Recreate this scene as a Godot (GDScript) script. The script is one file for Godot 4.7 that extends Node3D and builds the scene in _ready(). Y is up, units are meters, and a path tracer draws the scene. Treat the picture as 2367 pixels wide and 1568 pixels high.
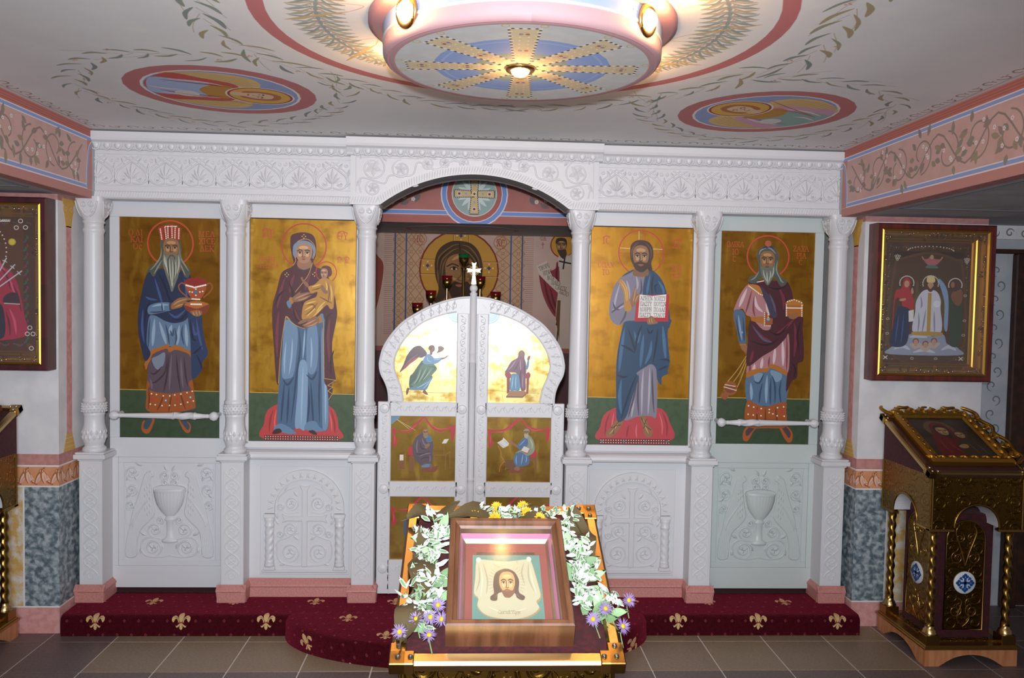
extends Node3D
# A small whitewashed church interior: carved white icon screen with painted icons, painted ceiling with a round lamp drum,
# brass lecterns, carpeted step, tiled floor. Units are metres; the icon screen stands in the plane z = 0, the room runs towards +z.

const CEIL := 2.48      # height of the raised central ceiling
const LOW := 2.14       # height of the ceiling over the aisles and the sanctuary
const STEP := 0.10      # height of the carpeted step
const TILE := 0.318
var M := {}             # materials by name
var taken := {}


func _ready() -> void:
	set_camera_and_light()
	make_materials()
	build_floor()
	build_ceilings()
	build_walls()
	build_windows()
	build_sanctuary()
	build_step()
	build_screen()
	build_doors()
	build_drum()
	build_wall_icons()
	build_lecterns()
	build_centre_icon()


func set_camera_and_light() -> void:
	var cam := Camera3D.new()
	cam.name = "camera"
	cam.fov = 45.586
	cam.position = Vector3(-0.001, 1.65, 4.246)
	cam.rotation_degrees = Vector3(-2.417, -2.793, 1.081)
	cam.near = 0.05
	cam.far = 60.0
	add_child(cam)
	cam.current = true
	var we := WorldEnvironment.new()
	we.name = "environment"
	var e := Environment.new()
	e.background_mode = Environment.BG_COLOR
	e.background_color = Color(0, 0, 0)
	e.tonemap_mode = Environment.TONE_MAPPER_LINEAR
	e.tonemap_exposure = 1.0
	e.sdfgi_enabled = true
	e.ssao_enabled = true
	e.ssil_enabled = true
	we.environment = e
	add_child(we)
	# the photographer's flash, just above the lens, as the glare in the gilding and the shadow of the drum show
	var flash := SpotLight3D.new()
	flash.name = "camera_flash"
	flash.position = Vector3(-0.02, 1.80, 4.25)
	flash.rotation_degrees = Vector3(-1.0, 1.5, 0)
	flash.spot_angle = 48.0
	flash.spot_angle_attenuation = 1.0
	flash.spot_range = 30.0
	flash.spot_attenuation = 2.0
	flash.light_color = Color(0.96, 0.985, 1.0)
	flash.light_energy = 10.2
	flash.light_size = 0.035
	flash.shadow_enabled = true
	add_child(flash)


# ---------------------------------------------------------------- objects

func numbered(called: String) -> String:
	var n: int = taken.get(called, 0)
	taken[called] = n + 1
	return called if n == 0 else "%s_%03d" % [called, n]


func thing(called: String, label: String, category: String, at := Vector3.ZERO, turn := 0.0, group := "") -> Node3D:
	var o := Node3D.new()
	o.name = numbered(called)
	add_child(o)
	o.position = at
	o.rotation.y = turn
	tag(o, label, category, group)
	return o


func tag(o: Node3D, label: String, category: String, group := "") -> void:
	o.set_meta("label", label)
	o.set_meta("category", category)
	if group != "":
		o.set_meta("group", group)


func part(called: String, mesh: Mesh, m: Material, parent: Node3D, at := Vector3.ZERO, turn := Vector3.ZERO) -> MeshInstance3D:
	var o := MeshInstance3D.new()
	o.name = called
	o.mesh = mesh
	o.material_override = m
	parent.add_child(o, true)
	o.position = at
	o.rotation = turn
	return o


func structure(called: String, mesh: Mesh, m: Material, label: String, at := Vector3.ZERO) -> MeshInstance3D:
	var o := MeshInstance3D.new()
	o.name = numbered(called)
	if mesh:
		o.mesh = mesh
		o.material_override = m
	add_child(o)
	o.position = at
	o.set_meta("kind", "structure")
	o.set_meta("label", label)
	return o


# ---------------------------------------------------------------- geometry

class Geo:
	var st := SurfaceTool.new()
	var z := 0.0          # base of relief work

	func _init() -> void:
		st.begin(Mesh.PRIMITIVE_TRIANGLES)
		st.set_smooth_group(-1)

	func smooth(on: bool) -> void:
		st.set_smooth_group(0 if on else -1)

	func done() -> ArrayMesh:
		st.generate_normals()
		return st.commit()

	func tri(a: Vector3, b: Vector3, c: Vector3, ua := Vector2.ZERO, ub := Vector2.ZERO, uc := Vector2.ZERO) -> void:
		st.set_uv(ua)
		st.add_vertex(a)
		st.set_uv(ub)
		st.add_vertex(b)
		st.set_uv(uc)
		st.add_vertex(c)

	func quad(a: Vector3, b: Vector3, c: Vector3, d: Vector3, ua := Vector2.ZERO, ub := Vector2.ZERO, uc := Vector2.ZERO, ud := Vector2.ZERO) -> void:
		tri(a, b, c, ua, ub, uc)
		tri(a, c, d, ua, uc, ud)

	# a convex face turned so that it looks along out
	func face(pts: Array, out: Vector3) -> void:
		var n: Vector3 = (pts[1] - pts[0]).cross(pts[2] - pts[0])
		if n.dot(out) > 0.0:
			pts = pts.duplicate()
			pts.reverse()
		for i in range(1, pts.size() - 1):
			tri(pts[0], pts[i], pts[i + 1])

	func box(c: Vector3, s: Vector3, b := 0.0) -> void:
		var h := s / 2.0
		b = minf(b, minf(h.x, minf(h.y, h.z)) * 0.9)
		for ax in 3:
			for sg in [-1.0, 1.0]:
				var pts := []
				for k in [[-1.0, -1.0], [1.0, -1.0], [1.0, 1.0], [-1.0, 1.0]]:
					var p := Vector3.ZERO
					p[ax] = sg * h[ax]
					p[(ax + 1) % 3] = k[0] * (h[(ax + 1) % 3] - b)
					p[(ax + 2) % 3] = k[1] * (h[(ax + 2) % 3] - b)
					pts.append(c + p)
				var n := Vector3.ZERO
				n[ax] = sg
				face(pts, n)
		if b <= 0.0:
			return
		for ax in 3:
			var a1 := (ax + 1) % 3
			var a2 := (ax + 2) % 3
			for s1 in [-1.0, 1.0]:
				for s2 in [-1.0, 1.0]:
					var pts := []
					for e in [[-1.0, 0], [1.0, 0], [1.0, 1], [-1.0, 1]]:
						var p := Vector3.ZERO
						p[ax] = e[0] * (h[ax] - b)
						p[a1] = s1 * (h[a1] - (b if e[1] == 1 else 0.0))
						p[a2] = s2 * (h[a2] - (0.0 if e[1] == 1 else b))
						pts.append(c + p)
					var n := Vector3.ZERO
					n[a1] = s1
					n[a2] = s2
					face(pts, n)
		for sx in [-1.0, 1.0]:
			for sy in [-1.0, 1.0]:
				for sz in [-1.0, 1.0]:
					var q := Vector3(sx * h.x, sy * h.y, sz * h.z)
					face([c + q - Vector3(0, sy * b, sz * b), c + q - Vector3(sx * b, 0, sz * b), c + q - Vector3(sx * b, sy * b, 0)], Vector3(sx, sy, sz))

	func span(x0: float, y0: float, z0: float, x1: float, y1: float, z1: float, b := 0.0) -> void:
		box(Vector3(x0 + x1, y0 + y1, z0 + z1) / 2.0, Vector3(absf(x1 - x0), absf(y1 - y0), absf(z1 - z0)), b)

	# profile: [radius, height] pairs from top to bottom or bottom to top; flat: squash of the depth (half relief)
	func lathe(profile: Array, n: int, at := Vector3.ZERO, a0 := 0.0, a1 := TAU, flat := 1.0, twist := 0.0, lobes := 0, deep := 0.0) -> void:
		smooth(true)
		var turn := 0.0
		var ring := profile.duplicate()
		ring.append([0.0, profile[profile.size() - 1][1]])
		ring.append([0.0, profile[0][1]])
		for i in ring.size():
			var p: Array = ring[i]
			var q: Array = ring[(i + 1) % ring.size()]
			turn += p[0] * q[1] - q[0] * p[1]
		var up := turn >= 0.0
		for i in profile.size() - 1:
			var p: Array = profile[i]
			var q: Array = profile[i + 1]
			if is_equal_approx(p[1], q[1]) and is_equal_approx(p[0], q[0]):
				continue
			for k in n:
				var pts := []
				for e in [[p, k], [p, k + 1], [q, k + 1], [q, k]]:
					var a: float = a0 + (a1 - a0) * e[1] / n
					var r: float = e[0][0]
					if lobes > 0 and e[0].size() > 2:
						r *= 1.0 + deep * cos(lobes * a + twist * e[0][1])
					pts.append(at + Vector3(sin(a) * r, e[0][1], cos(a) * r * flat))
				if up:
					quad(pts[0], pts[3], pts[2], pts[1])
				else:
					quad(pts[0], pts[1], pts[2], pts[3])
		smooth(false)

	func sphere(c: Vector3, r: float, n := 12, squash := 1.0) -> void:
		var prof := []
		for i in n / 2 + 1:
			var a := PI * i / (n / 2)
			prof.append([sin(a) * r, -cos(a) * r * squash])
		lathe(prof, n, c)

	func tube(pts: Array, r: float, n := 8, closed := false, ends := 1.0) -> void:
		smooth(true)
		var rings := []
		var m := pts.size()
		var up := Vector3.UP
		for i in m:
			var a: Vector3 = pts[(i - 1 + m) % m] if closed else pts[maxi(i - 1, 0)]
			var b: Vector3 = pts[(i + 1) % m] if closed else pts[mini(i + 1, m - 1)]
			var d := (b - a).normalized()
			var s := d.cross(up)
			if s.length() < 0.05:
				s = d.cross(Vector3.RIGHT)
			s = s.normalized()
			var t := s.cross(d).normalized()
			up = t
			var ring := []
			var rr := r * (lerpf(ends, 1.0, minf(1.0, 4.0 * minf(i, m - 1 - i) / float(m - 1))) if not closed else 1.0)
			for k in n:
				var w := TAU * k / n
				ring.append(pts[i] + (s * cos(w) + t * sin(w)) * rr)
			rings.append(ring)
		for i in (m if closed else m - 1):
			var p: Array = rings[i]
			var q: Array = rings[(i + 1) % m]
			for k in n:
				quad(p[k], p[(k + 1) % n], q[(k + 1) % n], q[k])
		smooth(false)
		if not closed:
			face(rings[0], pts[0] - pts[1])
			face(rings[m - 1], pts[m - 1] - pts[m - 2])

	# half-round strand of relief work lying on the plane z, along points in the plane
	func strand(pts: Array, w: float, h: float, taper := 0.35) -> void:
		smooth(true)
		var rows := []
		var m := pts.size()
		for i in m:
			var a: Vector2 = pts[maxi(i - 1, 0)]
			var b: Vector2 = pts[mini(i + 1, m - 1)]
			var d := (b - a).normalized()
			var s := Vector2(-d.y, d.x)
			var f := lerpf(taper, 1.0, minf(1.0, 5.0 * minf(i, m - 1 - i) / float(m - 1)))
			var row := []
			for k in 5:
				var ang := PI * k / 4.0
				var q: Vector2 = pts[i] + s * cos(ang) * w * 0.5 * f
				row.append(Vector3(q.x, q.y, z + sin(ang) * h * f - 0.0006))
			rows.append(row)
		for i in m - 1:
			for k in 4:
				quad(rows[i][k], rows[i][k + 1], rows[i + 1][k + 1], rows[i + 1][k])
		smooth(false)

	# a pointed leaf with a raised spine
	func leaf(p: Vector2, ang: float, len: float, wid: float, h: float) -> void:
		var d := Vector2(cos(ang), sin(ang))
		var s := Vector2(-d.y, d.x)
		var prof := [[0.0, 0.12], [0.25, 0.8], [0.5, 1.0], [0.78, 0.62], [1.0, 0.0]]
		for i in prof.size() - 1:
			var a: Array = prof[i]
			var b: Array = prof[i + 1]
			for sg in [-1.0, 1.0]:
				var a0: Vector2 = p + d * a[0] * len
				var b0: Vector2 = p + d * b[0] * len
				var a1: Vector2 = a0 + s * sg * a[1] * wid * 0.5
				var b1: Vector2 = b0 + s * sg * b[1] * wid * 0.5
				var ha := z + h * (0.45 + 0.55 * sin(PI * minf(a[0] + 0.15, 1.0)))
				var hb := z + h * (0.45 + 0.55 * sin(PI * minf(b[0] + 0.15, 1.0)))
				face([Vector3(a0.x, a0.y, ha), Vector3(b0.x, b0.y, hb), Vector3(b1.x, b1.y, z), Vector3(a1.x, a1.y, z)], Vector3(0, 0, 1))

	# outline (counter-clockwise in x, y) pushed from z0 to z1, its front edge chamfered by b
	func extrude(poly: PackedVector2Array, z0: float, z1: float, b := 0.0, back := false, uv := Rect2()) -> void:
		if Geometry2D.is_polygon_clockwise(poly):
			poly = poly.duplicate()
			poly.reverse()
		var top := poly
		var m := poly.size()
		if b > 0.0:
			top = PackedVector2Array()
			for i in m:
				var d0 := (poly[i] - poly[(i - 1 + m) % m]).normalized()
				var d1 := (poly[(i + 1) % m] - poly[i]).normalized()
				var n0 := Vector2(-d0.y, d0.x)
				var n1 := Vector2(-d1.y, d1.x)
				var k := (n0 + n1)
				k = k / maxf(0.35, 1.0 + n0.dot(n1))
				top.append(poly[i] + k * b)
		var ids := Geometry2D.triangulate_polygon(top)
		for i in range(0, ids.size(), 3):
			var t := [top[ids[i]], top[ids[i + 1]], top[ids[i + 2]]]
			if (t[1] - t[0]).cross(t[2] - t[0]) > 0.0:
				t.reverse()
			var u := []
			for q in t:
				u.append(Vector2((q.x - uv.position.x) / uv.size.x, 1.0 - (q.y - uv.position.y) / uv.size.y) if uv.size.x > 0.0 else Vector2.ZERO)
			tri(Vector3(t[0].x, t[0].y, z1), Vector3(t[1].x, t[1].y, z1), Vector3(t[2].x, t[2].y, z1), u[0], u[1], u[2])
			if back:
				tri(Vector3(t[2].x, t[2].y, z0), Vector3(t[1].x, t[1].y, z0), Vector3(t[0].x, t[0].y, z0))
		for i in m:
			var j := (i + 1) % m
			var d := poly[j] - poly[i]
			var out := Vector3(d.y, -d.x, 0.0)
			var zs := z1 - b
			face([Vector3(poly[i].x, poly[i].y, z0), Vector3(poly[j].x, poly[j].y, z0), Vector3(poly[j].x, poly[j].y, zs), Vector3(poly[i].x, poly[i].y, zs)], out)
			if b > 0.0:
				face([Vector3(poly[i].x, poly[i].y, zs), Vector3(poly[j].x, poly[j].y, zs), Vector3(top[j].x, top[j].y, z1), Vector3(top[i].x, top[i].y, z1)], out + Vector3(0, 0, d.length()))

	# a flat band between an outer and an inner outline of the same number of points
	func band(outer: Array, inner: Array, z0: float, z1: float, closed := true) -> void:
		var m := outer.size()
		for i in (m if closed else m - 1):
			var j := (i + 1) % m
			var a := Vector3(outer[i].x, outer[i].y, z1)
			var b := Vector3(outer[j].x, outer[j].y, z1)
			var c := Vector3(inner[j].x, inner[j].y, z1)
			var d := Vector3(inner[i].x, inner[i].y, z1)
			face([a, b, c], Vector3(0, 0, 1))
			face([a, c, d], Vector3(0, 0, 1))
			var back := Vector3(0, 0, z0 - z1)
			face([a, b, b + back, a + back], ((a + b) - (c + d)))
			face([d, c, c + back, d + back], ((c + d) - (a + b)))

	func plate(x0: float, y0: float, x1: float, y1: float, at_z: float) -> void:
		quad(Vector3(x0, y1, at_z), Vector3(x1, y1, at_z), Vector3(x1, y0, at_z), Vector3(x0, y0, at_z), Vector2(0, 0), Vector2(1, 0), Vector2(1, 1), Vector2(0, 1))

	# a profile of [out, y] pairs run along a line from a to b (moulding); out is the horizontal direction that the profile grows to
	func run(profile: Array, a: Vector3, b: Vector3, out: Vector3, caps := true) -> void:
		for i in profile.size() - 1:
			var p: Array = profile[i]
			var q: Array = profile[i + 1]
			var n = out * absf(q[1] - p[1]) + Vector3.UP * (p[0] - q[0]) * signf(q[1] - p[1] + 1e-9)
			face([a + out * p[0] + Vector3.UP * p[1], b + out * p[0] + Vector3.UP * p[1], b + out * q[0] + Vector3.UP * q[1], a + out * q[0] + Vector3.UP * q[1]], n)
		if caps:
			for e in [[a, a - b], [b, b - a]]:
				for i in profile.size() - 1:
					var p: Array = profile[i]
					var q: Array = profile[i + 1]
					var base: Vector3 = e[0]
					face([base + Vector3.UP * p[1], base + out * p[0] + Vector3.UP * p[1], base + out * q[0] + Vector3.UP * q[1], base + Vector3.UP * q[1]], e[1])


func spline(a: Array, n := 6, closed := false) -> Array:
	var pts := []
	for i in range(0, a.size(), 2):
		pts.append(Vector2(a[i], a[i + 1]))
	return curve(pts, n, closed)


func curve(pts: Array, n := 6, closed := false) -> Array:
	var out := []
	var m := pts.size()
	for i in (m if closed else m - 1):
		var p0: Vector2 = pts[(i - 1 + m) % m] if closed else pts[maxi(i - 1, 0)]
		var p1: Vector2 = pts[i]
		var p2: Vector2 = pts[(i + 1) % m]
		var p3: Vector2 = pts[(i + 2) % m] if closed else pts[mini(i + 2, m - 1)]
		for k in n:
			out.append(p1.cubic_interpolate(p2, p0, p3, float(k) / n))
	if not closed:
		out.append(pts[m - 1])
	return out


func spiral(c: Vector2, r0: float, r1: float, a0: float, turns: float, n := 22) -> Array:
	var out := []
	for i in n + 1:
		var t := float(i) / n
		var r := lerpf(r0, r1, t)
		var a := a0 + turns * TAU * t
		out.append(c + Vector2(cos(a), sin(a)) * r)
	return out


func arc(c: Vector2, r: float, a0: float, a1: float, n := 16) -> Array:
	var out := []
	for i in n + 1:
		var a := lerpf(a0, a1, float(i) / n)
		out.append(c + Vector2(cos(a), sin(a)) * r)
	return out


func mirrored(pts: Array) -> Array:
	var out := []
	for p in pts:
		out.append(Vector2(-p.x, p.y))
	return out


func moved(pts: Array, by: Vector2, k := 1.0) -> Array:
	var out := []
	for p in pts:
		out.append(p * k + by)
	return out


# ---------------------------------------------------------------- painting

class Painter:
	var im: Image
	var orm: Image
	var ss := 2
	var ox := 0.0
	var oy := 0.0
	var sx := 1.0
	var sy := 1.0
	var skew := 0.0
	var rough := 0.55
	var metal := 0.0
	var strips := {}

	# width and height of the finished picture; x0, y0, x1, y1: the corners of the painted field in the units of the drawing
	func _init(width: int, height: int, x0: float, y0: float, x1: float, y1: float, lean := 0.0, with_orm := false) -> void:
		im = Image.create_empty(width * ss, height * ss, false, Image.FORMAT_RGBA8)
		if with_orm:
			orm = Image.create_empty(width * ss, height * ss, false, Image.FORMAT_RGBA8)
		ox = x0
		oy = y0
		sx = width * ss / (x1 - x0)
		sy = height * ss / (y1 - y0)
		skew = lean

	func ground(c: String) -> void:
		im.fill(Color(c))
		if orm:
			orm.fill(Color(1, rough, metal))

	func t(x: float, y: float) -> Vector2:
		return Vector2((x - ox - skew * (y - oy)) * sx, (y - oy) * sy)

	func texture() -> ImageTexture:
		var a: Image = im.duplicate()
		a.shrink_x2()
		return ImageTexture.create_from_image(a)

	func orm_texture() -> ImageTexture:
		var a: Image = orm.duplicate()
		a.shrink_x2()
		return ImageTexture.create_from_image(a)

	func span(y: int, xa: int, xb: int, c: Color) -> void:
		if c.a >= 0.999:
			im.fill_rect(Rect2i(xa, y, xb - xa, 1), c)
		else:
			if not strips.has(c):
				var s := Image.create_empty(im.get_width(), 1, false, Image.FORMAT_RGBA8)
				s.fill(c)
				strips[c] = s
			im.blend_rect(strips[c], Rect2i(0, 0, xb - xa, 1), Vector2i(xa, y))
		if orm and c.a > 0.45:
			orm.fill_rect(Rect2i(xa, y, xb - xa, 1), Color(1, rough, metal))

	func fill_px(c: Color, pts: PackedVector2Array) -> void:
		var h := im.get_height()
		var w := im.get_width()
		var lo := h
		var hi := 0
		for p in pts:
			lo = mini(lo, floori(p.y))
			hi = maxi(hi, ceili(p.y))
		lo = maxi(lo, 0)
		hi = mini(hi, h - 1)
		if hi < lo:
			return
		var rows := []
		rows.resize(hi - lo + 1)
		var m := pts.size()
		for i in m:
			var a := pts[i]
			var b := pts[(i + 1) % m]
			if a.y > b.y:
				var k := a
				a = b
				b = k
			var y0 := maxi(ceili(a.y - 0.5), lo)
			var y1 := mini(ceili(b.y - 0.5) - 1, hi)
			if y1 < y0:
				continue
			var dx := (b.x - a.x) / (b.y - a.y)
			var x := a.x + (y0 + 0.5 - a.y) * dx
			for y in range(y0, y1 + 1):
				if rows[y - lo] == null:
					rows[y - lo] = PackedFloat32Array()
				rows[y - lo].append(x)
				x += dx
		for r in rows.size():
			if rows[r] == null:
				continue
			var xs: PackedFloat32Array = rows[r]
			if xs.size() > 2:
				xs.sort()
			elif xs.size() == 2 and xs[0] > xs[1]:
				xs = PackedFloat32Array([xs[1], xs[0]])
			for k in range(0, xs.size() - 1, 2):
				var xa := clampi(roundi(xs[k]), 0, w)
				var xb := clampi(roundi(xs[k + 1]), 0, w)
				if xb > xa:
					span(r + lo, xa, xb, c)

	func list(a: Array) -> Array:
		var out := []
		for i in range(0, a.size() - 1, 2):
			out.append(t(a[i], a[i + 1]))
		return out

	func smoothed(pts: Array, closed: bool, n := 5) -> PackedVector2Array:
		var out := PackedVector2Array()
		var m := pts.size()
		for i in (m if closed else m - 1):
			var p0: Vector2 = pts[(i - 1 + m) % m] if closed else pts[maxi(i - 1, 0)]
			var p3: Vector2 = pts[(i + 2) % m] if closed else pts[mini(i + 2, m - 1)]
			for k in n:
				out.append(pts[i].cubic_interpolate(pts[(i + 1) % m], p0, p3, float(k) / n))
		if not closed:
			out.append(pts[m - 1])
		return out

	# f: smooth filled outline, p: straight filled outline, l: brush line
	func f(c: String, a: Array) -> void:
		fill_px(Color(c), smoothed(list(a), true))

	func p(c: String, a: Array) -> void:
		fill_px(Color(c), PackedVector2Array(list(a)))

	func rect(c: String, x0: float, y0: float, x1: float, y1: float) -> void:
		p(c, [x0, y0, x1, y0, x1, y1, x0, y1])

	func l(c: String, w: float, a: Array, closed := false, straight := false) -> void:
		var pts := list(a)
		line_px(Color(c), w * sy, PackedVector2Array(pts) if straight else smoothed(pts, closed), closed)

	func line_px(c: Color, w: float, pts: PackedVector2Array, closed := false) -> void:
		var m := pts.size()
		var hw := maxf(w, 1.2) * 0.5
		for i in (m if closed else m - 1):
			var a := pts[i]
			var b := pts[(i + 1) % m]
			var d := (b - a).normalized()
			var s := Vector2(-d.y, d.x) * hw
			var e := d * minf(hw * 0.5, 1.5)
			fill_px(c, PackedVector2Array([a + s - e, b + s + e, b - s + e, a - s - e]))

	# a brush stroke that swells from nothing to w and back
	func stroke(c: String, w: float, a: Array) -> void:
		var pts := smoothed(list(a), false)
		var m := pts.size()
		var left := PackedVector2Array()
		var right := PackedVector2Array()
		for i in m:
			var d := (pts[mini(i + 1, m - 1)] - pts[maxi(i - 1, 0)]).normalized()
			var s := Vector2(-d.y, d.x) * w * sy * 0.5 * sin(PI * clampf((i + 0.3) / float(m), 0, 1))
			left.append(pts[i] + s)
			right.append(pts[i] - s)
		right.reverse()
		fill_px(Color(c), left + right)

	func o(c: String, x: float, y: float, rx: float, ry := -1.0, turn := 0.0) -> void:
		var pts := PackedVector2Array()
		var k := rx if ry < 0.0 else ry
		for i in 28:
			var v := Vector2(cos(TAU * i / 28) * rx, sin(TAU * i / 28) * k).rotated(turn)
			pts.append(t(x + v.x, y + v.y))
		fill_px(Color(c), pts)

	func r(c: String, x: float, y: float, rx: float, w: float, ry := -1.0) -> void:
		var pts := PackedVector2Array()
		for i in 64:
			pts.append(t(x + cos(TAU * i / 64) * rx, y + sin(TAU * i / 64) * (rx if ry < 0.0 else ry)))
		line_px(Color(c), w * sy, pts, true)

	func d(c: String, rad: float, a: Array) -> void:
		for i in range(0, a.size() - 1, 2):
			o(c, a[i], a[i + 1], rad)

	func pearls(c: String, rad: float, x0: float, y0: float, x1: float, y1: float, n: int) -> void:
		for i in n:
			o(c, lerpf(x0, x1, i / float(n - 1)), lerpf(y0, y1, i / float(n - 1)), rad)

	# a leaf: base, direction in degrees, length, width
	func leaf(c: String, x: float, y: float, ang: float, len: float, wid: float) -> void:
		var dv := Vector2.from_angle(deg_to_rad(ang))
		var sv := Vector2(-dv.y, dv.x)
		var a := []
		for k in [[0.0, 0.0], [0.25, 0.4], [0.55, 0.5], [0.8, 0.3], [1.0, 0.0], [0.8, -0.22], [0.5, -0.4], [0.2, -0.3]]:
			var q: Vector2 = Vector2(x, y) + dv * len * k[0] + sv * wid * k[1]
			a.append_array([q.x, q.y])
		f(c, a)

	func spin(c: String, w: float, x: float, y: float, r0: float, r1: float, a0: float, turns: float) -> void:
		var a := []
		for i in 17:
			var k := i / 16.0
			var rr := lerpf(r0, r1, k)
			var an := deg_to_rad(a0) + turns * TAU * k
			a.append_array([x + cos(an) * rr, y + sin(an) * rr])
		l(c, w, a)

	# lettering: left end and base line, height of a capital
	func tx(c: String, s: String, x: float, y: float, size: float, wide := 1.0, turn := 0.0, face_name := "Droid Serif") -> void:
		var tm := TextMesh.new()
		var fnt := SystemFont.new()
		fnt.font_names = PackedStringArray([face_name])
		tm.font = fnt
		tm.font_size = 32
		tm.pixel_size = 1.0 / 23.0
		tm.depth = 0.0
		tm.text = s.replace("Χ", "X").replace("у", "y").replace("Ж", "X")
		tm.horizontal_alignment = HORIZONTAL_ALIGNMENT_LEFT
		tm.vertical_alignment = VERTICAL_ALIGNMENT_BOTTOM
		var arr := tm.get_mesh_arrays()
		if arr.is_empty() or arr[0] == null:
			return
		var vs: PackedVector3Array = arr[Mesh.ARRAY_VERTEX]
		var ids = arr[Mesh.ARRAY_INDEX]
		var base := 9.0 / 23.0
		var n: int = vs.size() if ids == null or ids.size() == 0 else ids.size()
		for i in range(0, n - 2, 3):
			var q := PackedVector2Array()
			for k in 3:
				var v: Vector3 = vs[i + k] if ids == null or ids.size() == 0 else vs[ids[i + k]]
				var uv := Vector2(v.x * size * wide, -(v.y - base) * size).rotated(turn)
				q.append(t(x + uv.x, y + uv.y))
			fill_px(Color(c), q)

	# a painted face: centre, half width, half height
	func face(x: float, y: float, w: float, h: float, skin: String, dark: String, light: String, turn := 0.0) -> void:
		f(skin, [x - w, y - h * 0.35, x - w * 0.7, y - h * 0.85, x, y - h, x + w * 0.7, y - h * 0.85, x + w, y - h * 0.35, x + w * 0.92, y + h * 0.3, x + w * 0.55, y + h * 0.85, x, y + h, x - w * 0.55, y + h * 0.85, x - w * 0.92, y + h * 0.3])
		var k := turn * w
		f(light, [x - w * 0.55 + k, y - h * 0.62, x + k, y - h * 0.75, x + w * 0.55 + k, y - h * 0.62, x + w * 0.4 + k, y - h * 0.4, x + k, y - h * 0.45, x - w * 0.4 + k, y - h * 0.4])
		f(light, [x - w * 0.6 + k, y + h * 0.05, x - w * 0.25 + k, y + h * 0.1, x - w * 0.3 + k, y + h * 0.35, x - w * 0.6 + k, y + h * 0.3])
		f(light, [x + w * 0.6 + k, y + h * 0.05, x + w * 0.25 + k, y + h * 0.1, x + w * 0.3 + k, y + h * 0.35, x + w * 0.6 + k, y + h * 0.3])
		for s in [-1.0, 1.0]:
			l(dark, h * 0.09, [x + k + s * w * 0.16, y - h * 0.24, x + k + s * w * 0.45, y - h * 0.33, x + k + s * w * 0.78, y - h * 0.2])
			f("e8dcc6", [x + k + s * w * 0.2, y - h * 0.05, x + k + s * w * 0.45, y - h * 0.13, x + k + s * w * 0.72, y - h * 0.03, x + k + s * w * 0.45, y + h * 0.03])
			o(dark, x + k + s * w * 0.45, y - h * 0.06, w * 0.13)
			l(dark, h * 0.05, [x + k + s * w * 0.18, y - h * 0.06, x + k + s * w * 0.45, y - h * 0.15, x + k + s * w * 0.75, y - h * 0.04])
		l(dark, h * 0.05, [x + k - w * 0.1, y - h * 0.2, x + k - w * 0.08, y + h * 0.2, x + k - w * 0.18, y + h * 0.34, x + k, y + h * 0.4, x + k + w * 0.16, y + h * 0.34])
		l(light, h * 0.07, [x + k + w * 0.03, y - h * 0.15, x + k + w * 0.03, y + h * 0.28])
		f("8c3a2c", [x + k - w * 0.25, y + h * 0.58, x + k, y + h * 0.53, x + k + w * 0.25, y + h * 0.58, x + k, y + h * 0.67])

	# folds: tapering strokes of one colour, each [x, y, x, y, ...]
	func folds(c: String, w: float, many: Array) -> void:
		for a in many:
			stroke(c, w, a)


# ---------------------------------------------------------------- the painted panels

# cloudy overlay of one colour: opacity follows a noise
func clouds(w: int, h: int, sd: int, freq: float, c: String, from: float, to: float, most: float, stretch := 1.0) -> Image:
	var n := FastNoiseLite.new()
	n.seed = sd
	n.frequency = freq
	n.fractal_octaves = 4
	var a := maxi(w / 4, 8)
	var b := maxi(int(h / 4 / stretch), 8)
	var src := n.get_image(a, b, false, false, false)
	src.convert(Image.FORMAT_L8)
	var raw := src.get_data()
	var col := Color(c)
	var out := PackedByteArray()
	out.resize(raw.size() * 4)
	var cr := int(col.r * 255)
	var cg := int(col.g * 255)
	var cb := int(col.b * 255)
	for i in raw.size():
		out[i * 4] = cr
		out[i * 4 + 1] = cg
		out[i * 4 + 2] = cb
		out[i * 4 + 3] = int(clampf((raw[i] / 255.0 - from) / (to - from), 0.0, 1.0) * most * 255)
	var im := Image.create_from_data(a, b, false, Image.FORMAT_RGBA8, out)
	im.resize(w, h, Image.INTERPOLATE_CUBIC)
	return im


func lay(p: Painter, over: Image) -> void:
	p.im.blend_rect(over, Rect2i(0, 0, over.get_width(), over.get_height()), Vector2i.ZERO)


func gold_ground(p: Painter, base := "b8841f", sd := 3, wear := 1.0, shine := 0.55) -> void:
	p.rough = 0.27
	p.metal = shine
	p.ground(base)
	var w := p.im.get_width()
	var h := p.im.get_height()
	lay(p, clouds(w, h, sd, 0.012, "6e4308", 0.5, 0.85, 0.6 * wear, 0.6))
	lay(p, clouds(w, h, sd + 1, 0.02, "e2b84e", 0.55, 0.9, 0.5 * wear, 3.0))
	lay(p, clouds(w, h, sd + 2, 0.05, "8a5c12", 0.55, 0.85, 0.35 * wear, 3.0))
	p.rough = 0.5
	p.metal = 0.0


func icon_material(p: Painter, coat := 0.25) -> ORMMaterial3D:
	var m := ORMMaterial3D.new()
	m.albedo_texture = p.texture()
	m.orm_texture = p.orm_texture()
	m.clearcoat_enabled = true
	m.clearcoat = coat
	m.clearcoat_roughness = 0.22
	return m


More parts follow.
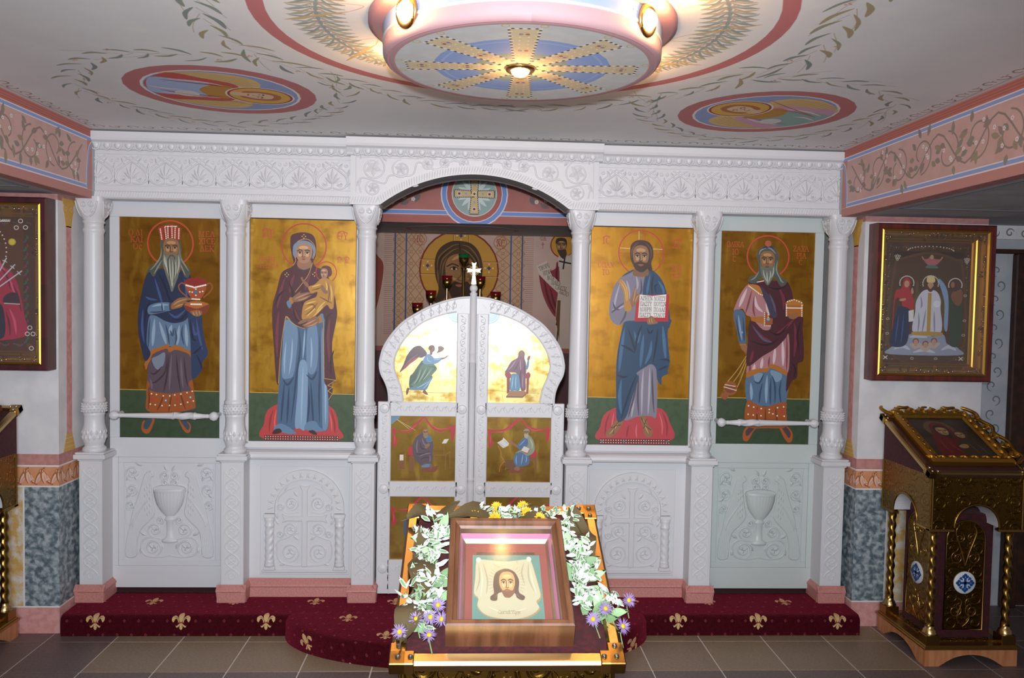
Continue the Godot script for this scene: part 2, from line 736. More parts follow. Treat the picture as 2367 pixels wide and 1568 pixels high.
func paint_high_priest() -> Painter:
	var p := Painter.new(512, 1128, 106, 50, 752, 1476, 0.0, true)
	gold_ground(p, "94641a", 11)
	p.rect("35472c", 90, 1165, 770, 1490)
	lay_patch(p, "2a3a22", 21)
	p.l("c9a64e", 4, [100, 1164, 760, 1170], false, true)
	p.r("c04a28", 431, 215, 146, 8)
	p.r("8a2a16", 431, 215, 140, 3)
	# feet
	p.f("a4541c", [318, 1330, 300, 1385, 258, 1365, 244, 1420, 268, 1450, 300, 1440, 330, 1362])
	p.f("37475a", [306, 1352, 268, 1372, 258, 1412, 284, 1420, 312, 1372])
	p.f("a4541c", [470, 1330, 486, 1365, 520, 1430, 552, 1444, 567, 1410, 556, 1378, 512, 1350, 500, 1310])
	p.f("37475a", [498, 1362, 528, 1360, 556, 1398, 546, 1424, 520, 1398])
	p.pearls("e8e0d0", 4, 305, 1318, 340, 1322, 4)
	p.pearls("e8e0d0", 4, 465, 1316, 500, 1320, 4)
	# lower robe
	p.f("56444f", [300, 930, 405, 900, 470, 905, 562, 930, 578, 985, 572, 1110, 592, 1250, 580, 1290, 430, 1315, 288, 1302, 276, 1200, 285, 1060])
	p.folds("7d8593", 26, [[330, 950, 345, 1000, 360, 1035], [385, 930, 375, 990, 352, 1030]])
	p.f("76808f", [312, 962, 345, 945, 395, 920, 392, 985, 368, 1030, 340, 1028, 322, 1000])
	p.folds("3a2830", 12, [[410, 920, 400, 1040, 340, 1110, 300, 1120], [425, 930, 408, 1080, 388, 1180], [470, 930, 480, 1050, 500, 1180], [520, 950, 530, 1060, 545, 1140], [300, 1050, 330, 1060, 380, 1010]])
	p.folds("6e5c68", 14, [[440, 930, 430, 1060, 425, 1170], [500, 950, 505, 1060, 515, 1150], [300, 1090, 310, 1130, 312, 1160]])
	p.f("9a4e18", [283, 1110, 300, 1130, 302, 1168, 420, 1188, 520, 1172, 566, 1164, 548, 1120, 574, 1100, 586, 1180, 594, 1255, 578, 1286, 420, 1316, 284, 1302, 276, 1210])
	p.folds("6a2c0c", 10, [[390, 1190, 370, 1250, 345, 1300], [440, 1190, 430, 1250, 420, 1310], [495, 1180, 510, 1230, 530, 1290], [290, 1140, 295, 1220, 288, 1290]])
	p.d("ece4d4", 5, [310, 1190, 342, 1195, 386, 1203, 428, 1203, 460, 1196, 500, 1190, 540, 1180, 574, 1171, 302, 1258, 334, 1262, 378, 1267, 426, 1265, 462, 1263, 500, 1256, 544, 1243, 581, 1234])
	p.d("5c7f9c", 9, [402, 1233, 562, 1210])
	p.d("ece4d4", 4, [402, 1233, 562, 1210])
	p.p("b5342c", [314, 1214, 326, 1214, 326, 1240, 314, 1240])
	p.p("b5342c", [472, 1212, 484, 1212, 484, 1236, 472, 1236])
	# blue tunic
	p.f("5d7590", [285, 690, 340, 685, 430, 725, 540, 690, 556, 800, 564, 905, 500, 890, 440, 880, 420, 882, 310, 915, 282, 945, 272, 860, 276, 770])
	p.folds("8fa3b6", 22, [[330, 700, 322, 800, 316, 880], [360, 720, 385, 800, 405, 866], [440, 740, 432, 770, 428, 800], [490, 740, 480, 820, 475, 870], [530, 730, 535, 810, 540, 880]])
	p.folds("35485f", 12, [[300, 700, 292, 800, 288, 900], [400, 735, 415, 800, 425, 870], [455, 760, 445, 810, 430, 775], [460, 760, 470, 820, 462, 870], [512, 740, 505, 800, 520, 870]])
	p.f("a8601f", [268, 985, 300, 935, 310, 905, 415, 868, 424, 885, 470, 873, 540, 900, 578, 925, 582, 970, 566, 955, 545, 925, 470, 902, 425, 918, 405, 896, 322, 930, 305, 968, 288, 1000, 276, 1035, 266, 1010])
	# dark blue cloak
	p.f("1d2747", [300, 395, 350, 380, 400, 392, 440, 520, 480, 415, 512, 385, 550, 400, 566, 445, 560, 560, 545, 690, 470, 728, 400, 716, 330, 680, 296, 690, 282, 780, 280, 870, 304, 930, 268, 978, 240, 880, 222, 760, 225, 650, 245, 540, 270, 440])
	p.f("243256", [548, 665, 628, 660, 642, 770, 660, 860, 676, 926, 640, 980, 636, 1030, 576, 1092, 566, 980, 560, 820])
	p.folds("3b5080", 16, [[330, 440, 360, 540, 380, 610], [270, 560, 300, 575, 345, 580], [255, 640, 250, 760, 262, 860], [420, 660, 470, 690, 530, 640], [520, 440, 535, 520, 530, 600], [600, 700, 615, 800, 640, 900], [575, 720, 590, 800, 610, 780]])
	p.folds("0f1530", 12, [[350, 400, 400, 500, 430, 600], [300, 590, 280, 640, 262, 740], [560, 700, 575, 820, 600, 840], [640, 870, 600, 910, 580, 925], [600, 930, 625, 980, 635, 1025], [440, 700, 500, 705, 545, 650], [380, 420, 420, 560, 450, 590]])
	# right arm
	p.f("5d7590", [285, 635, 310, 610, 370, 596, 436, 600, 438, 642, 400, 655, 330, 672, 290, 672])
	p.folds("90a6ba", 14, [[310, 625, 360, 612, 420, 612], [385, 600, 384, 630, 386, 655]])
	p.folds("33405c", 10, [[295, 660, 340, 660, 400, 650], [376, 600, 378, 630, 384, 655]])
	p.rect("45324a", 424, 598, 438, 645)
	p.f("8f6038", [438, 606, 470, 575, 500, 562, 560, 563, 572, 574, 530, 584, 548, 592, 520, 602, 505, 622, 470, 634, 440, 638])
	p.folds("c08e5c", 8, [[450, 615, 480, 590, 540, 570], [460, 626, 490, 612, 515, 605]])
	# vessel
	p.l("9a4a20", 9, [530, 480, 505, 468, 484, 490, 500, 525, 545, 560])
	p.l("9a4a20", 9, [660, 480, 685, 466, 702, 490, 685, 525, 645, 560])
	p.f("a24a22", [526, 470, 540, 440, 575, 436, 600, 428, 630, 438, 658, 448, 664, 490, 645, 545, 610, 578, 585, 576, 555, 550, 534, 505])
	p.f("8c1c14", [526, 470, 540, 440, 575, 436, 600, 428, 630, 438, 658, 448, 662, 478, 600, 494])
	p.f("b06024", [520, 610, 560, 588, 600, 584, 650, 590, 680, 606, 660, 645, 600, 668, 550, 650])
	p.f("7c3214", [520, 612, 600, 632, 680, 606, 664, 655, 600, 672, 545, 652])
	p.pearls("efe6d6", 6, 534, 482, 575, 492, 6)
	p.pearls("efe6d6", 6, 585, 496, 658, 478, 8)
	p.pearls("efe6d6", 6, 566, 604, 630, 604, 7)
	p.pearls("efe6d6", 5, 572, 570, 620, 572, 6)
	p.o("4a6a86", 596, 526, 12)
	p.d("efe6d6", 5, [596, 506, 596, 546, 572, 526, 622, 524, 556, 524, 640, 520])
	p.f("8f6038", [560, 652, 580, 645, 600, 640, 620, 644, 636, 650, 632, 672, 606, 684, 576, 674])
	p.folds("c08e5c", 7, [[575, 650, 582, 668, 590, 676], [596, 645, 602, 664, 606, 678], [616, 645, 620, 660, 624, 672]])
	# hair, head
	p.f("4c4d42", [362, 215, 380, 186, 430, 176, 480, 186, 500, 220, 502, 300, 520, 350, 548, 362, 560, 395, 545, 432, 520, 425, 500, 380, 400, 360, 352, 385, 330, 428, 312, 424, 300, 402, 282, 405, 290, 375, 330, 345, 362, 320, 372, 270])
	p.folds("8c8d80", 9, [[372, 240, 368, 300, 330, 360, 300, 390], [380, 320, 350, 370, 325, 415], [492, 240, 500, 310, 530, 360, 550, 392], [490, 330, 510, 380, 528, 420], [395, 195, 430, 186, 470, 196]])
	p.face(437, 245, 52, 62, "8c623c", "2a1a12", "b98a58")
	p.f("6d6e60", [388, 262, 400, 290, 425, 282, 440, 276, 460, 282, 478, 288, 492, 260, 500, 330, 486, 410, 462, 480, 440, 528, 424, 478, 400, 410, 382, 340])
	p.folds("b4b4a4", 9, [[400, 300, 410, 380, 432, 450], [425, 310, 430, 400, 440, 490], [445, 320, 448, 410, 444, 500], [465, 310, 466, 390, 452, 450], [484, 290, 486, 350, 474, 410], [392, 290, 394, 330, 404, 370]])
	p.folds("3c3d34", 6, [[412, 310, 420, 400, 436, 480], [455, 330, 458, 400, 448, 470], [436, 285, 425, 300, 415, 330], [442, 285, 455, 300, 464, 330]])
	p.f("7a3c2a", [425, 292, 440, 288, 456, 292, 440, 299])
	# crown
	p.f("9c3018", [352, 118, 380, 104, 405, 100, 432, 90, 462, 98, 497, 114, 496, 150, 490, 192, 430, 180, 372, 200, 362, 160])
	p.folds("6a1c0e", 6, [[388, 105, 392, 150, 396, 186], [424, 96, 426, 140, 428, 180], [462, 100, 462, 140, 460, 182]])
	for q in [[366, 124, 376, 188], [396, 112, 404, 182], [414, 106, 416, 176], [440, 104, 442, 176], [462, 108, 460, 178], [486, 120, 484, 182]]:
		p.pearls("ece2d0", 4.5, q[0], q[1], q[2], q[3], 7)
	p.pearls("ece2d0", 4, 400, 106, 470, 104, 8)
	for q in [["Ο ΔΙ", 160, 166], ["ΚΑΙ", 172, 210], ["Ος", 190, 254], ["ΜΕΛ", 610, 166], ["ΧΙCΕ", 612, 212], ["ΔΕΚ", 622, 260]]:
		p.tx("b04022", q[0], q[1], q[2], 36, 0.95)
	return p


func lay_patch(p: Painter, c: String, sd: int) -> void:
	# brushed unevenness of the painted meadow at the foot of a panel
	var w := p.im.get_width()
	var h := int(p.im.get_height() * 0.21)
	var over := clouds(w, h, sd, 0.04, c, 0.45, 0.8, 0.6)
	p.im.blend_rect(over, Rect2i(0, 0, w, h), Vector2i(0, p.im.get_height() - h))


func paint_mother_and_child() -> Painter:
	var p := Painter.new(512, 1072, 77, 72, 754, 1490, 0.0, true)
	gold_ground(p, "c08f2c", 31)
	p.rect("3c5030", 60, 1182, 770, 1500)
	lay_patch(p, "2d3f24", 22)
	p.l("c9a64e", 4, [70, 1181, 760, 1186], false, true)
	p.r("b03024", 420, 240, 142, 8)
	# cushion
	p.f("b53a38", [174, 1480, 172, 1380, 185, 1310, 225, 1270, 300, 1250, 540, 1250, 610, 1275, 642, 1330, 652, 1400, 652, 1480])
	p.folds("8e2626", 12, [[230, 1290, 210, 1360, 205, 1440], [600, 1280, 625, 1370, 630, 1440]])
	p.folds("d4605a", 10, [[250, 1290, 240, 1360, 240, 1420], [590, 1300, 605, 1360, 610, 1430]])
	p.rect("6e1a1e", 174, 1456, 654, 1490)
	p.pearls("e8dcc4", 3.5, 182, 1465, 646, 1465, 30)
	p.pearls("e8dcc4", 3.5, 182, 1480, 646, 1480, 30)
	p.d("3d5a4a", 8, [193, 1472, 343, 1472, 492, 1472, 630, 1472])
	# gown
	p.f("45607f", [300, 700, 420, 750, 545, 680, 560, 850, 575, 1050, 588, 1240, 586, 1400, 550, 1425, 480, 1395, 440, 1410, 380, 1400, 340, 1440, 262, 1400, 258, 1240, 275, 1000, 285, 820])
	p.f("6a86a4", [300, 720, 370, 745, 385, 800, 380, 900, 360, 1060, 320, 1090, 284, 1070, 288, 900])
	p.f("6a86a4", [450, 760, 500, 740, 515, 850, 510, 1000, 480, 1060, 448, 1030, 440, 900])
	p.f("7b98b4", [395, 990, 440, 980, 452, 1120, 440, 1400, 400, 1410, 370, 1390, 385, 1180])
	p.f("6a86a4", [540, 760, 562, 900, 582, 1180, 584, 1390, 550, 1405, 545, 1200, 535, 950])
	p.folds("93adc6", 12, [[310, 850, 300, 960, 300, 1060], [350, 830, 345, 950, 330, 1060], [470, 820, 475, 920, 470, 1020], [420, 1010, 415, 1180, 410, 1380], [560, 980, 566, 1180, 568, 1380], [430, 770, 425, 860, 418, 960]])
	p.folds("263d5c", 14, [[290, 1090, 320, 1130, 360, 1080], [300, 1120, 290, 1240, 280, 1370], [390, 760, 400, 900, 380, 1050, 365, 1200, 345, 1370], [330, 1140, 325, 1260, 318, 1380], [440, 1060, 480, 1090, 510, 1040], [470, 1110, 480, 1250, 490, 1390], [525, 800, 530, 1000, 525, 1200, 530, 1370], [455, 1130, 460, 1250, 450, 1380]])
	p.f("5f7d9c", [235, 1420, 250, 1390, 300, 1385, 380, 1440, 330, 1446, 280, 1436])
	p.f("5f7d9c", [430, 1410, 450, 1370, 500, 1362, 530, 1400, 565, 1420, 520, 1430, 470, 1425])
	p.f("3a1a18", [224, 1446, 240, 1420, 270, 1412, 286, 1432, 260, 1446])
	p.f("3a1a18", [458, 1428, 485, 1420, 505, 1432, 512, 1450, 485, 1446])
	# maphorion
	p.f("4b1a22", [333, 190, 350, 165, 415, 152, 475, 168, 497, 220, 496, 300, 480, 340, 500, 372, 560, 400, 610, 520, 636, 650, 630, 720, 606, 860, 618, 1000, 632, 1095, 606, 1120, 612, 1150, 606, 1200, 590, 1225, 576, 1140, 556, 1090, 552, 860, 550, 690, 430, 765, 360, 735, 306, 690, 290, 820, 275, 980, 262, 1125, 246, 1090, 232, 900, 220, 740, 222, 620, 248, 520, 280, 410, 350, 365, 342, 300, 333, 250])
	p.folds("6e2c34", 20, [[300, 440, 270, 540, 250, 640], [360, 420, 340, 480, 330, 540], [260, 660, 250, 800, 252, 950], [590, 700, 580, 820, 590, 980], [330, 560, 350, 640, 400, 720], [470, 400, 440, 470, 430, 520]])
	p.folds("2c0c12", 14, [[300, 520, 260, 560, 240, 620], [320, 460, 350, 540, 340, 580], [610, 660, 570, 700, 560, 840], [345, 600, 370, 700, 420, 745], [620, 900, 600, 960, 600, 1060], [400, 560, 420, 640, 410, 700]])
	p.l("c39a48", 4, [350, 365, 368, 330, 352, 290, 356, 240, 390, 205, 440, 195, 480, 225, 493, 270, 480, 320])
	p.l("c39a48", 4, [475, 345, 450, 420, 400, 490, 365, 535])
	p.l("c39a48", 4, [312, 690, 350, 735, 410, 762, 430, 762])
	p.l("c39a48", 4, [306, 690, 285, 820, 270, 980, 262, 1120])
	p.l("c39a48", 4, [548, 690, 552, 860, 556, 1085, 632, 1096, 580, 1130, 612, 1140, 582, 1165, 610, 1185, 588, 1222], false, true)
	for q in [[418, 178], [311, 424], [489, 418]]:
		p.d("d8b25c", 4, [q[0] - 11, q[1], q[0] + 11, q[1], q[0], q[1] - 11, q[0], q[1] + 11])
	# cap and face
	p.f("6d87a2", [348, 270, 355, 232, 390, 208, 430, 205, 470, 222, 492, 260, 484, 300, 470, 318, 478, 270, 450, 230, 400, 225, 368, 258, 372, 312, 352, 300])
	p.f("96694c", [385, 330, 460, 325, 465, 372, 420, 390, 380, 370])
	p.face(420, 285, 53, 64, "a87a5a", "3a241c", "cfa07a", -0.05)
	p.l("33505f", 4, [382, 382, 420, 392, 460, 378])
	# hands
	p.f("5f7d9c", [310, 605, 326, 585, 345, 602, 330, 640])
	p.f("a8742e", [326, 580, 342, 566, 358, 592, 342, 612])
	p.f("8a5f44", [345, 575, 375, 545, 405, 525, 398, 540, 455, 532, 470, 540, 420, 562, 470, 550, 440, 575, 400, 592, 358, 596])
	p.folds("c2926c", 7, [[360, 580, 400, 560, 450, 540], [380, 586, 420, 576, 450, 560]])
	p.f("5f7d9c", [522, 680, 545, 668, 550, 712, 530, 726])
	p.f("a8742e", [512, 690, 530, 682, 540, 716, 520, 730])
	# child
	p.r("b03024", 564, 403, 66, 6)
	p.f("b4802c", [530, 445, 560, 440, 600, 455, 622, 500, 616, 560, 612, 630, 590, 636, 570, 612, 530, 650, 490, 690, 450, 706, 412, 706, 410, 660, 425, 600, 470, 575, 500, 560, 506, 530, 470, 540, 448, 500, 490, 482])
	p.folds("e2bc62", 8, [[430, 610, 460, 600, 500, 590], [425, 650, 460, 630, 480, 620], [500, 660, 530, 620, 560, 590], [480, 690, 520, 650, 545, 620], [590, 480, 600, 530, 600, 590], [470, 500, 500, 490, 530, 480], [560, 460, 570, 500, 560, 540], [440, 690, 470, 660, 500, 630]])
	p.folds("6c4210", 7, [[440, 620, 480, 610, 500, 640], [520, 560, 560, 580, 600, 600], [575, 470, 585, 540, 575, 600], [470, 520, 510, 510, 530, 500], [430, 680, 470, 650, 510, 600]])
	p.f("8a5f44", [400, 445, 410, 436, 420, 455, 450, 480, 445, 502, 420, 480])
	p.f("8a5f44", [530, 490, 545, 488, 560, 510, 576, 530, 560, 542, 535, 520])
	p.f("5c2c22", [532, 400, 535, 370, 560, 360, 590, 370, 600, 400, 595, 425, 575, 430, 560, 400])
	p.face(551, 412, 23, 34, "a87a5a", "3a241c", "cfa07a", -0.15)
	p.f("8a5f44", [385, 730, 410, 712, 450, 700, 466, 708, 440, 722, 400, 738])
	p.f("8a5f44", [412, 744, 440, 728, 480, 690, 512, 690, 522, 716, 500, 742, 450, 760, 430, 756])
	p.folds("c2926c", 7, [[425, 745, 460, 728, 500, 706], [440, 752, 480, 742, 510, 722]])
	for q in [["ΜΡ", 150, 186, 44], ["ΘΥ", 630, 192, 44], ["ΗΟΔΗ", 130, 338, 30], ["ΓΗΤΡΙΑ", 138, 382, 28], ["ΙC", 634, 342, 26], ["ΧC", 678, 342, 26]]:
		p.tx("b03a20", q[0], q[1], q[2], q[3], 0.85)
	for q in [[150, 140, 210], [636, 146, 690], [636, 310, 660], [682, 310, 712]]:
		p.l("b03a20", 5, [q[0], q[1] + 4, (q[0] + q[2]) / 2.0, q[1] - 6, q[2], q[1] + 2])
	return p


func paint_saviour() -> Painter:
	var p := Painter.new(512, 1088, 110, 130, 749, 1503, -0.0204, true)
	gold_ground(p, "bd8420", 51, 0.7)
	p.rect("3c5232", 40, 1206, 770, 1520)
	lay_patch(p, "2d3f24", 23)
	p.l("c9a64e", 4, [60, 1205, 760, 1208], false, true)
	p.l("d8c8a0", 3, [408, 150, 408, 215], false, true)
	p.l("b03024", 3, [444, 150, 444, 215], false, true)
	p.l("d8c8a0", 3, [285, 260, 360, 262], false, true)
	p.l("d8c8a0", 3, [490, 262, 562, 263], false, true)
	p.l("b03024", 3, [282, 292, 360, 292], false, true)
	p.l("b03024", 3, [490, 296, 562, 296], false, true)
	p.d("7a7468", 5, [318, 276, 530, 278, 425, 178])
	p.r("b03024", 422, 288, 141, 7)
	# cushion
	p.f("b23a40", [166, 1480, 168, 1390, 190, 1320, 240, 1280, 300, 1268, 520, 1268, 575, 1290, 605, 1350, 610, 1480])
	p.folds("8e2630", 12, [[230, 1300, 205, 1370, 200, 1450], [560, 1290, 590, 1370, 590, 1450], [350, 1380, 340, 1420, 335, 1460]])
	p.folds("d2606a", 10, [[255, 1300, 245, 1360, 240, 1400], [540, 1300, 560, 1370, 560, 1440], [400, 1370, 395, 1420, 400, 1465]])
	p.rect("6e1a1e", 164, 1468, 612, 1503)
	p.pearls("e8dcc4", 3.5, 172, 1478, 604, 1478, 28)
	p.pearls("e8dcc4", 3.5, 172, 1494, 604, 1494, 28)
	p.d("4f6a78", 8, [180, 1487, 318, 1487, 456, 1485, 590, 1482])
	# feet
	p.f("8c6240", [262, 1355, 310, 1350, 300, 1390, 262, 1440, 225, 1462, 204, 1450, 206, 1425, 235, 1395])
	p.f("8c6240", [418, 1325, 455, 1322, 470, 1370, 498, 1410, 496, 1445, 470, 1460, 448, 1440, 438, 1390])
	p.folds("c29468", 8, [[285, 1360, 262, 1400, 225, 1440], [440, 1340, 455, 1390, 475, 1435]])
	p.l("2a1a14", 3, [290, 1355, 260, 1390, 235, 1400])
	p.l("2a1a14", 3, [300, 1380, 262, 1390, 250, 1440])
	p.l("2a1a14", 3, [425, 1330, 450, 1380, 440, 1400])
	p.l("2a1a14", 3, [462, 1340, 450, 1380, 490, 1410])
	# tunic skirt
	p.f("7d7686", [400, 1010, 440, 990, 500, 985, 525, 1010, 525, 1310, 490, 1322, 440, 1320, 390, 1330, 320, 1345, 340, 1200])
	p.folds("a7a2b0", 14, [[440, 1020, 432, 1150, 430, 1310], [480, 1010, 478, 1150, 470, 1310], [385, 1150, 375, 1250, 365, 1330]])
	p.folds("4c4454", 12, [[410, 1050, 405, 1200, 412, 1320], [495, 1020, 498, 1150, 508, 1300], [400, 1100, 375, 1220, 345, 1330]])
	# blue cloak
	p.f("24405e", [330, 690, 400, 715, 600, 700, 606, 740, 592, 780, 598, 880, 607, 975, 594, 1030, 596, 1050, 558, 1072, 554, 1122, 528, 1090, 520, 1020, 490, 990, 450, 1010, 395, 1050, 410, 1080, 370, 1200, 330, 1330, 275, 1352, 268, 1200, 268, 1000, 285, 860])
	p.folds("40668a", 22, [[320, 760, 300, 900, 285, 1040], [300, 1090, 290, 1200, 300, 1310], [440, 800, 430, 900, 420, 1010], [490, 840, 480, 920, 450, 990], [560, 740, 570, 850, 580, 960], [380, 780, 400, 850, 420, 760]])
	p.folds("12243c", 14, [[340, 760, 370, 850, 385, 910], [295, 870, 340, 890, 385, 920], [385, 920, 400, 820, 430, 740], [270, 1060, 310, 1075, 340, 1070], [400, 1050, 350, 1180, 300, 1340], [530, 760, 520, 860, 500, 980], [540, 960, 590, 960, 605, 975], [530, 1030, 570, 1010, 592, 1000], [460, 760, 480, 795, 500, 770]])
	# torso
	p.f("7a7384", [300, 440, 370, 405, 440, 440, 440, 560, 420, 700, 330, 720, 290, 748, 245, 730, 222, 680, 226, 600, 250, 510, 278, 460])
	p.folds("a39dae", 14, [[290, 480, 262, 580, 255, 640], [330, 460, 345, 520, 350, 580], [390, 430, 400, 480, 396, 520], [240, 650, 280, 640, 325, 620]])
	p.folds("4c4456", 12, [[320, 600, 270, 640, 235, 670], [330, 640, 320, 690, 290, 740], [245, 600, 260, 640, 290, 650], [420, 450, 425, 520, 410, 560]])
	p.f("b07c32", [278, 470, 300, 455, 330, 500, 345, 540, 345, 640, 318, 650, 315, 560, 300, 510])
	p.folds("dcb46c", 5, [[290, 470, 320, 520, 330, 600], [302, 462, 330, 510, 338, 600]])
	p.f("24405e", [300, 440, 330, 415, 380, 390, 365, 408, 320, 432])
	p.f("24405e", [432, 560, 440, 470, 462, 395, 500, 400, 550, 450, 580, 520, 592, 600, 606, 680, 600, 760, 530, 720, 440, 600])
	p.folds("40668a", 16, [[480, 420, 465, 500, 460, 550], [530, 460, 560, 510, 565, 545]])
	p.folds("12243c", 12, [[500, 420, 490, 490, 492, 550], [520, 540, 510, 500, 530, 480]])
	# book and hands
	p.p("b02028", [396, 556, 600, 545, 596, 718, 382, 722])
	p.p("dcd8d4", [414, 550, 494, 558, 492, 694, 404, 698])
	p.p("e2deda", [494, 558, 582, 546, 574, 694, 492, 694])
	for i in 4:
		p.tx("4c4440", ["ΑΖΗΕΝ", "ΠΑΣΤΥ", "ΔΟΒΡΗ", "ΠΑΣΤΥ"][i], 418 - i * 2, 586 + i * 35, 26, 0.62)
		p.tx("4c4440", ["ΔΟΠΣΥ", "ΠΟΥΣΝ", "ΠΟΛΑΓ", "ΤΖΑΟΥ"][i], 503 - i, 586 + i * 35, 26, 0.62)
	p.f("8c6240", [356, 590, 372, 545, 385, 500, 392, 492, 390, 530, 398, 545, 414, 548, 408, 580, 390, 612, 362, 632])
	p.folds("c29468", 6, [[372, 600, 380, 560, 388, 510], [385, 600, 395, 570, 408, 555]])
	p.f("b07c32", [324, 600, 350, 594, 362, 640, 340, 662, 326, 640])
	p.f("8c6240", [460, 712, 476, 690, 486, 684, 500, 690, 512, 712, 530, 728, 490, 738, 466, 736])
	p.folds("c29468", 5, [[474, 700, 476, 718, 480, 730], [488, 694, 490, 714, 496, 730]])
	# head
	p.f("3c2214", [352, 300, 358, 240, 390, 212, 430, 208, 470, 220, 494, 255, 498, 310, 485, 350, 492, 390, 480, 402, 462, 390, 450, 350, 400, 350, 380, 370, 362, 345])
	p.folds("6e4426", 7, [[370, 300, 375, 250, 410, 220], [480, 330, 484, 270, 450, 224], [360, 320, 364, 270, 392, 228]])
	p.f("7c5434", [385, 380, 455, 380, 470, 425, 420, 438, 372, 428])
	p.face(420, 312, 50, 72, "8c6240", "26160e", "bb8c60")
	p.f("3a2114", [368, 330, 380, 350, 415, 342, 455, 350, 474, 326, 470, 372, 440, 405, 420, 410, 396, 400, 374, 372])
	p.f("94503a", [400, 362, 420, 358, 440, 362, 420, 372])
	p.tx("b03a20", "ΙC", 178, 236, 42, 0.85)
	p.tx("b03a20", "ΧC", 618, 250, 42, 0.85)
	p.l("b03a20", 5, [182, 194, 205, 186, 228, 190])
	p.l("b03a20", 5, [626, 206, 652, 198, 680, 204])
	for q in [["ΟΠΑΝ", 150, 384], ["ΤΟ", 176, 430], ["ΚΡΑ", 612, 394], ["ΤΩΡ", 610, 440]]:
		p.tx("b03a20", q[0], q[1], q[2], 34, 0.72)
	return p


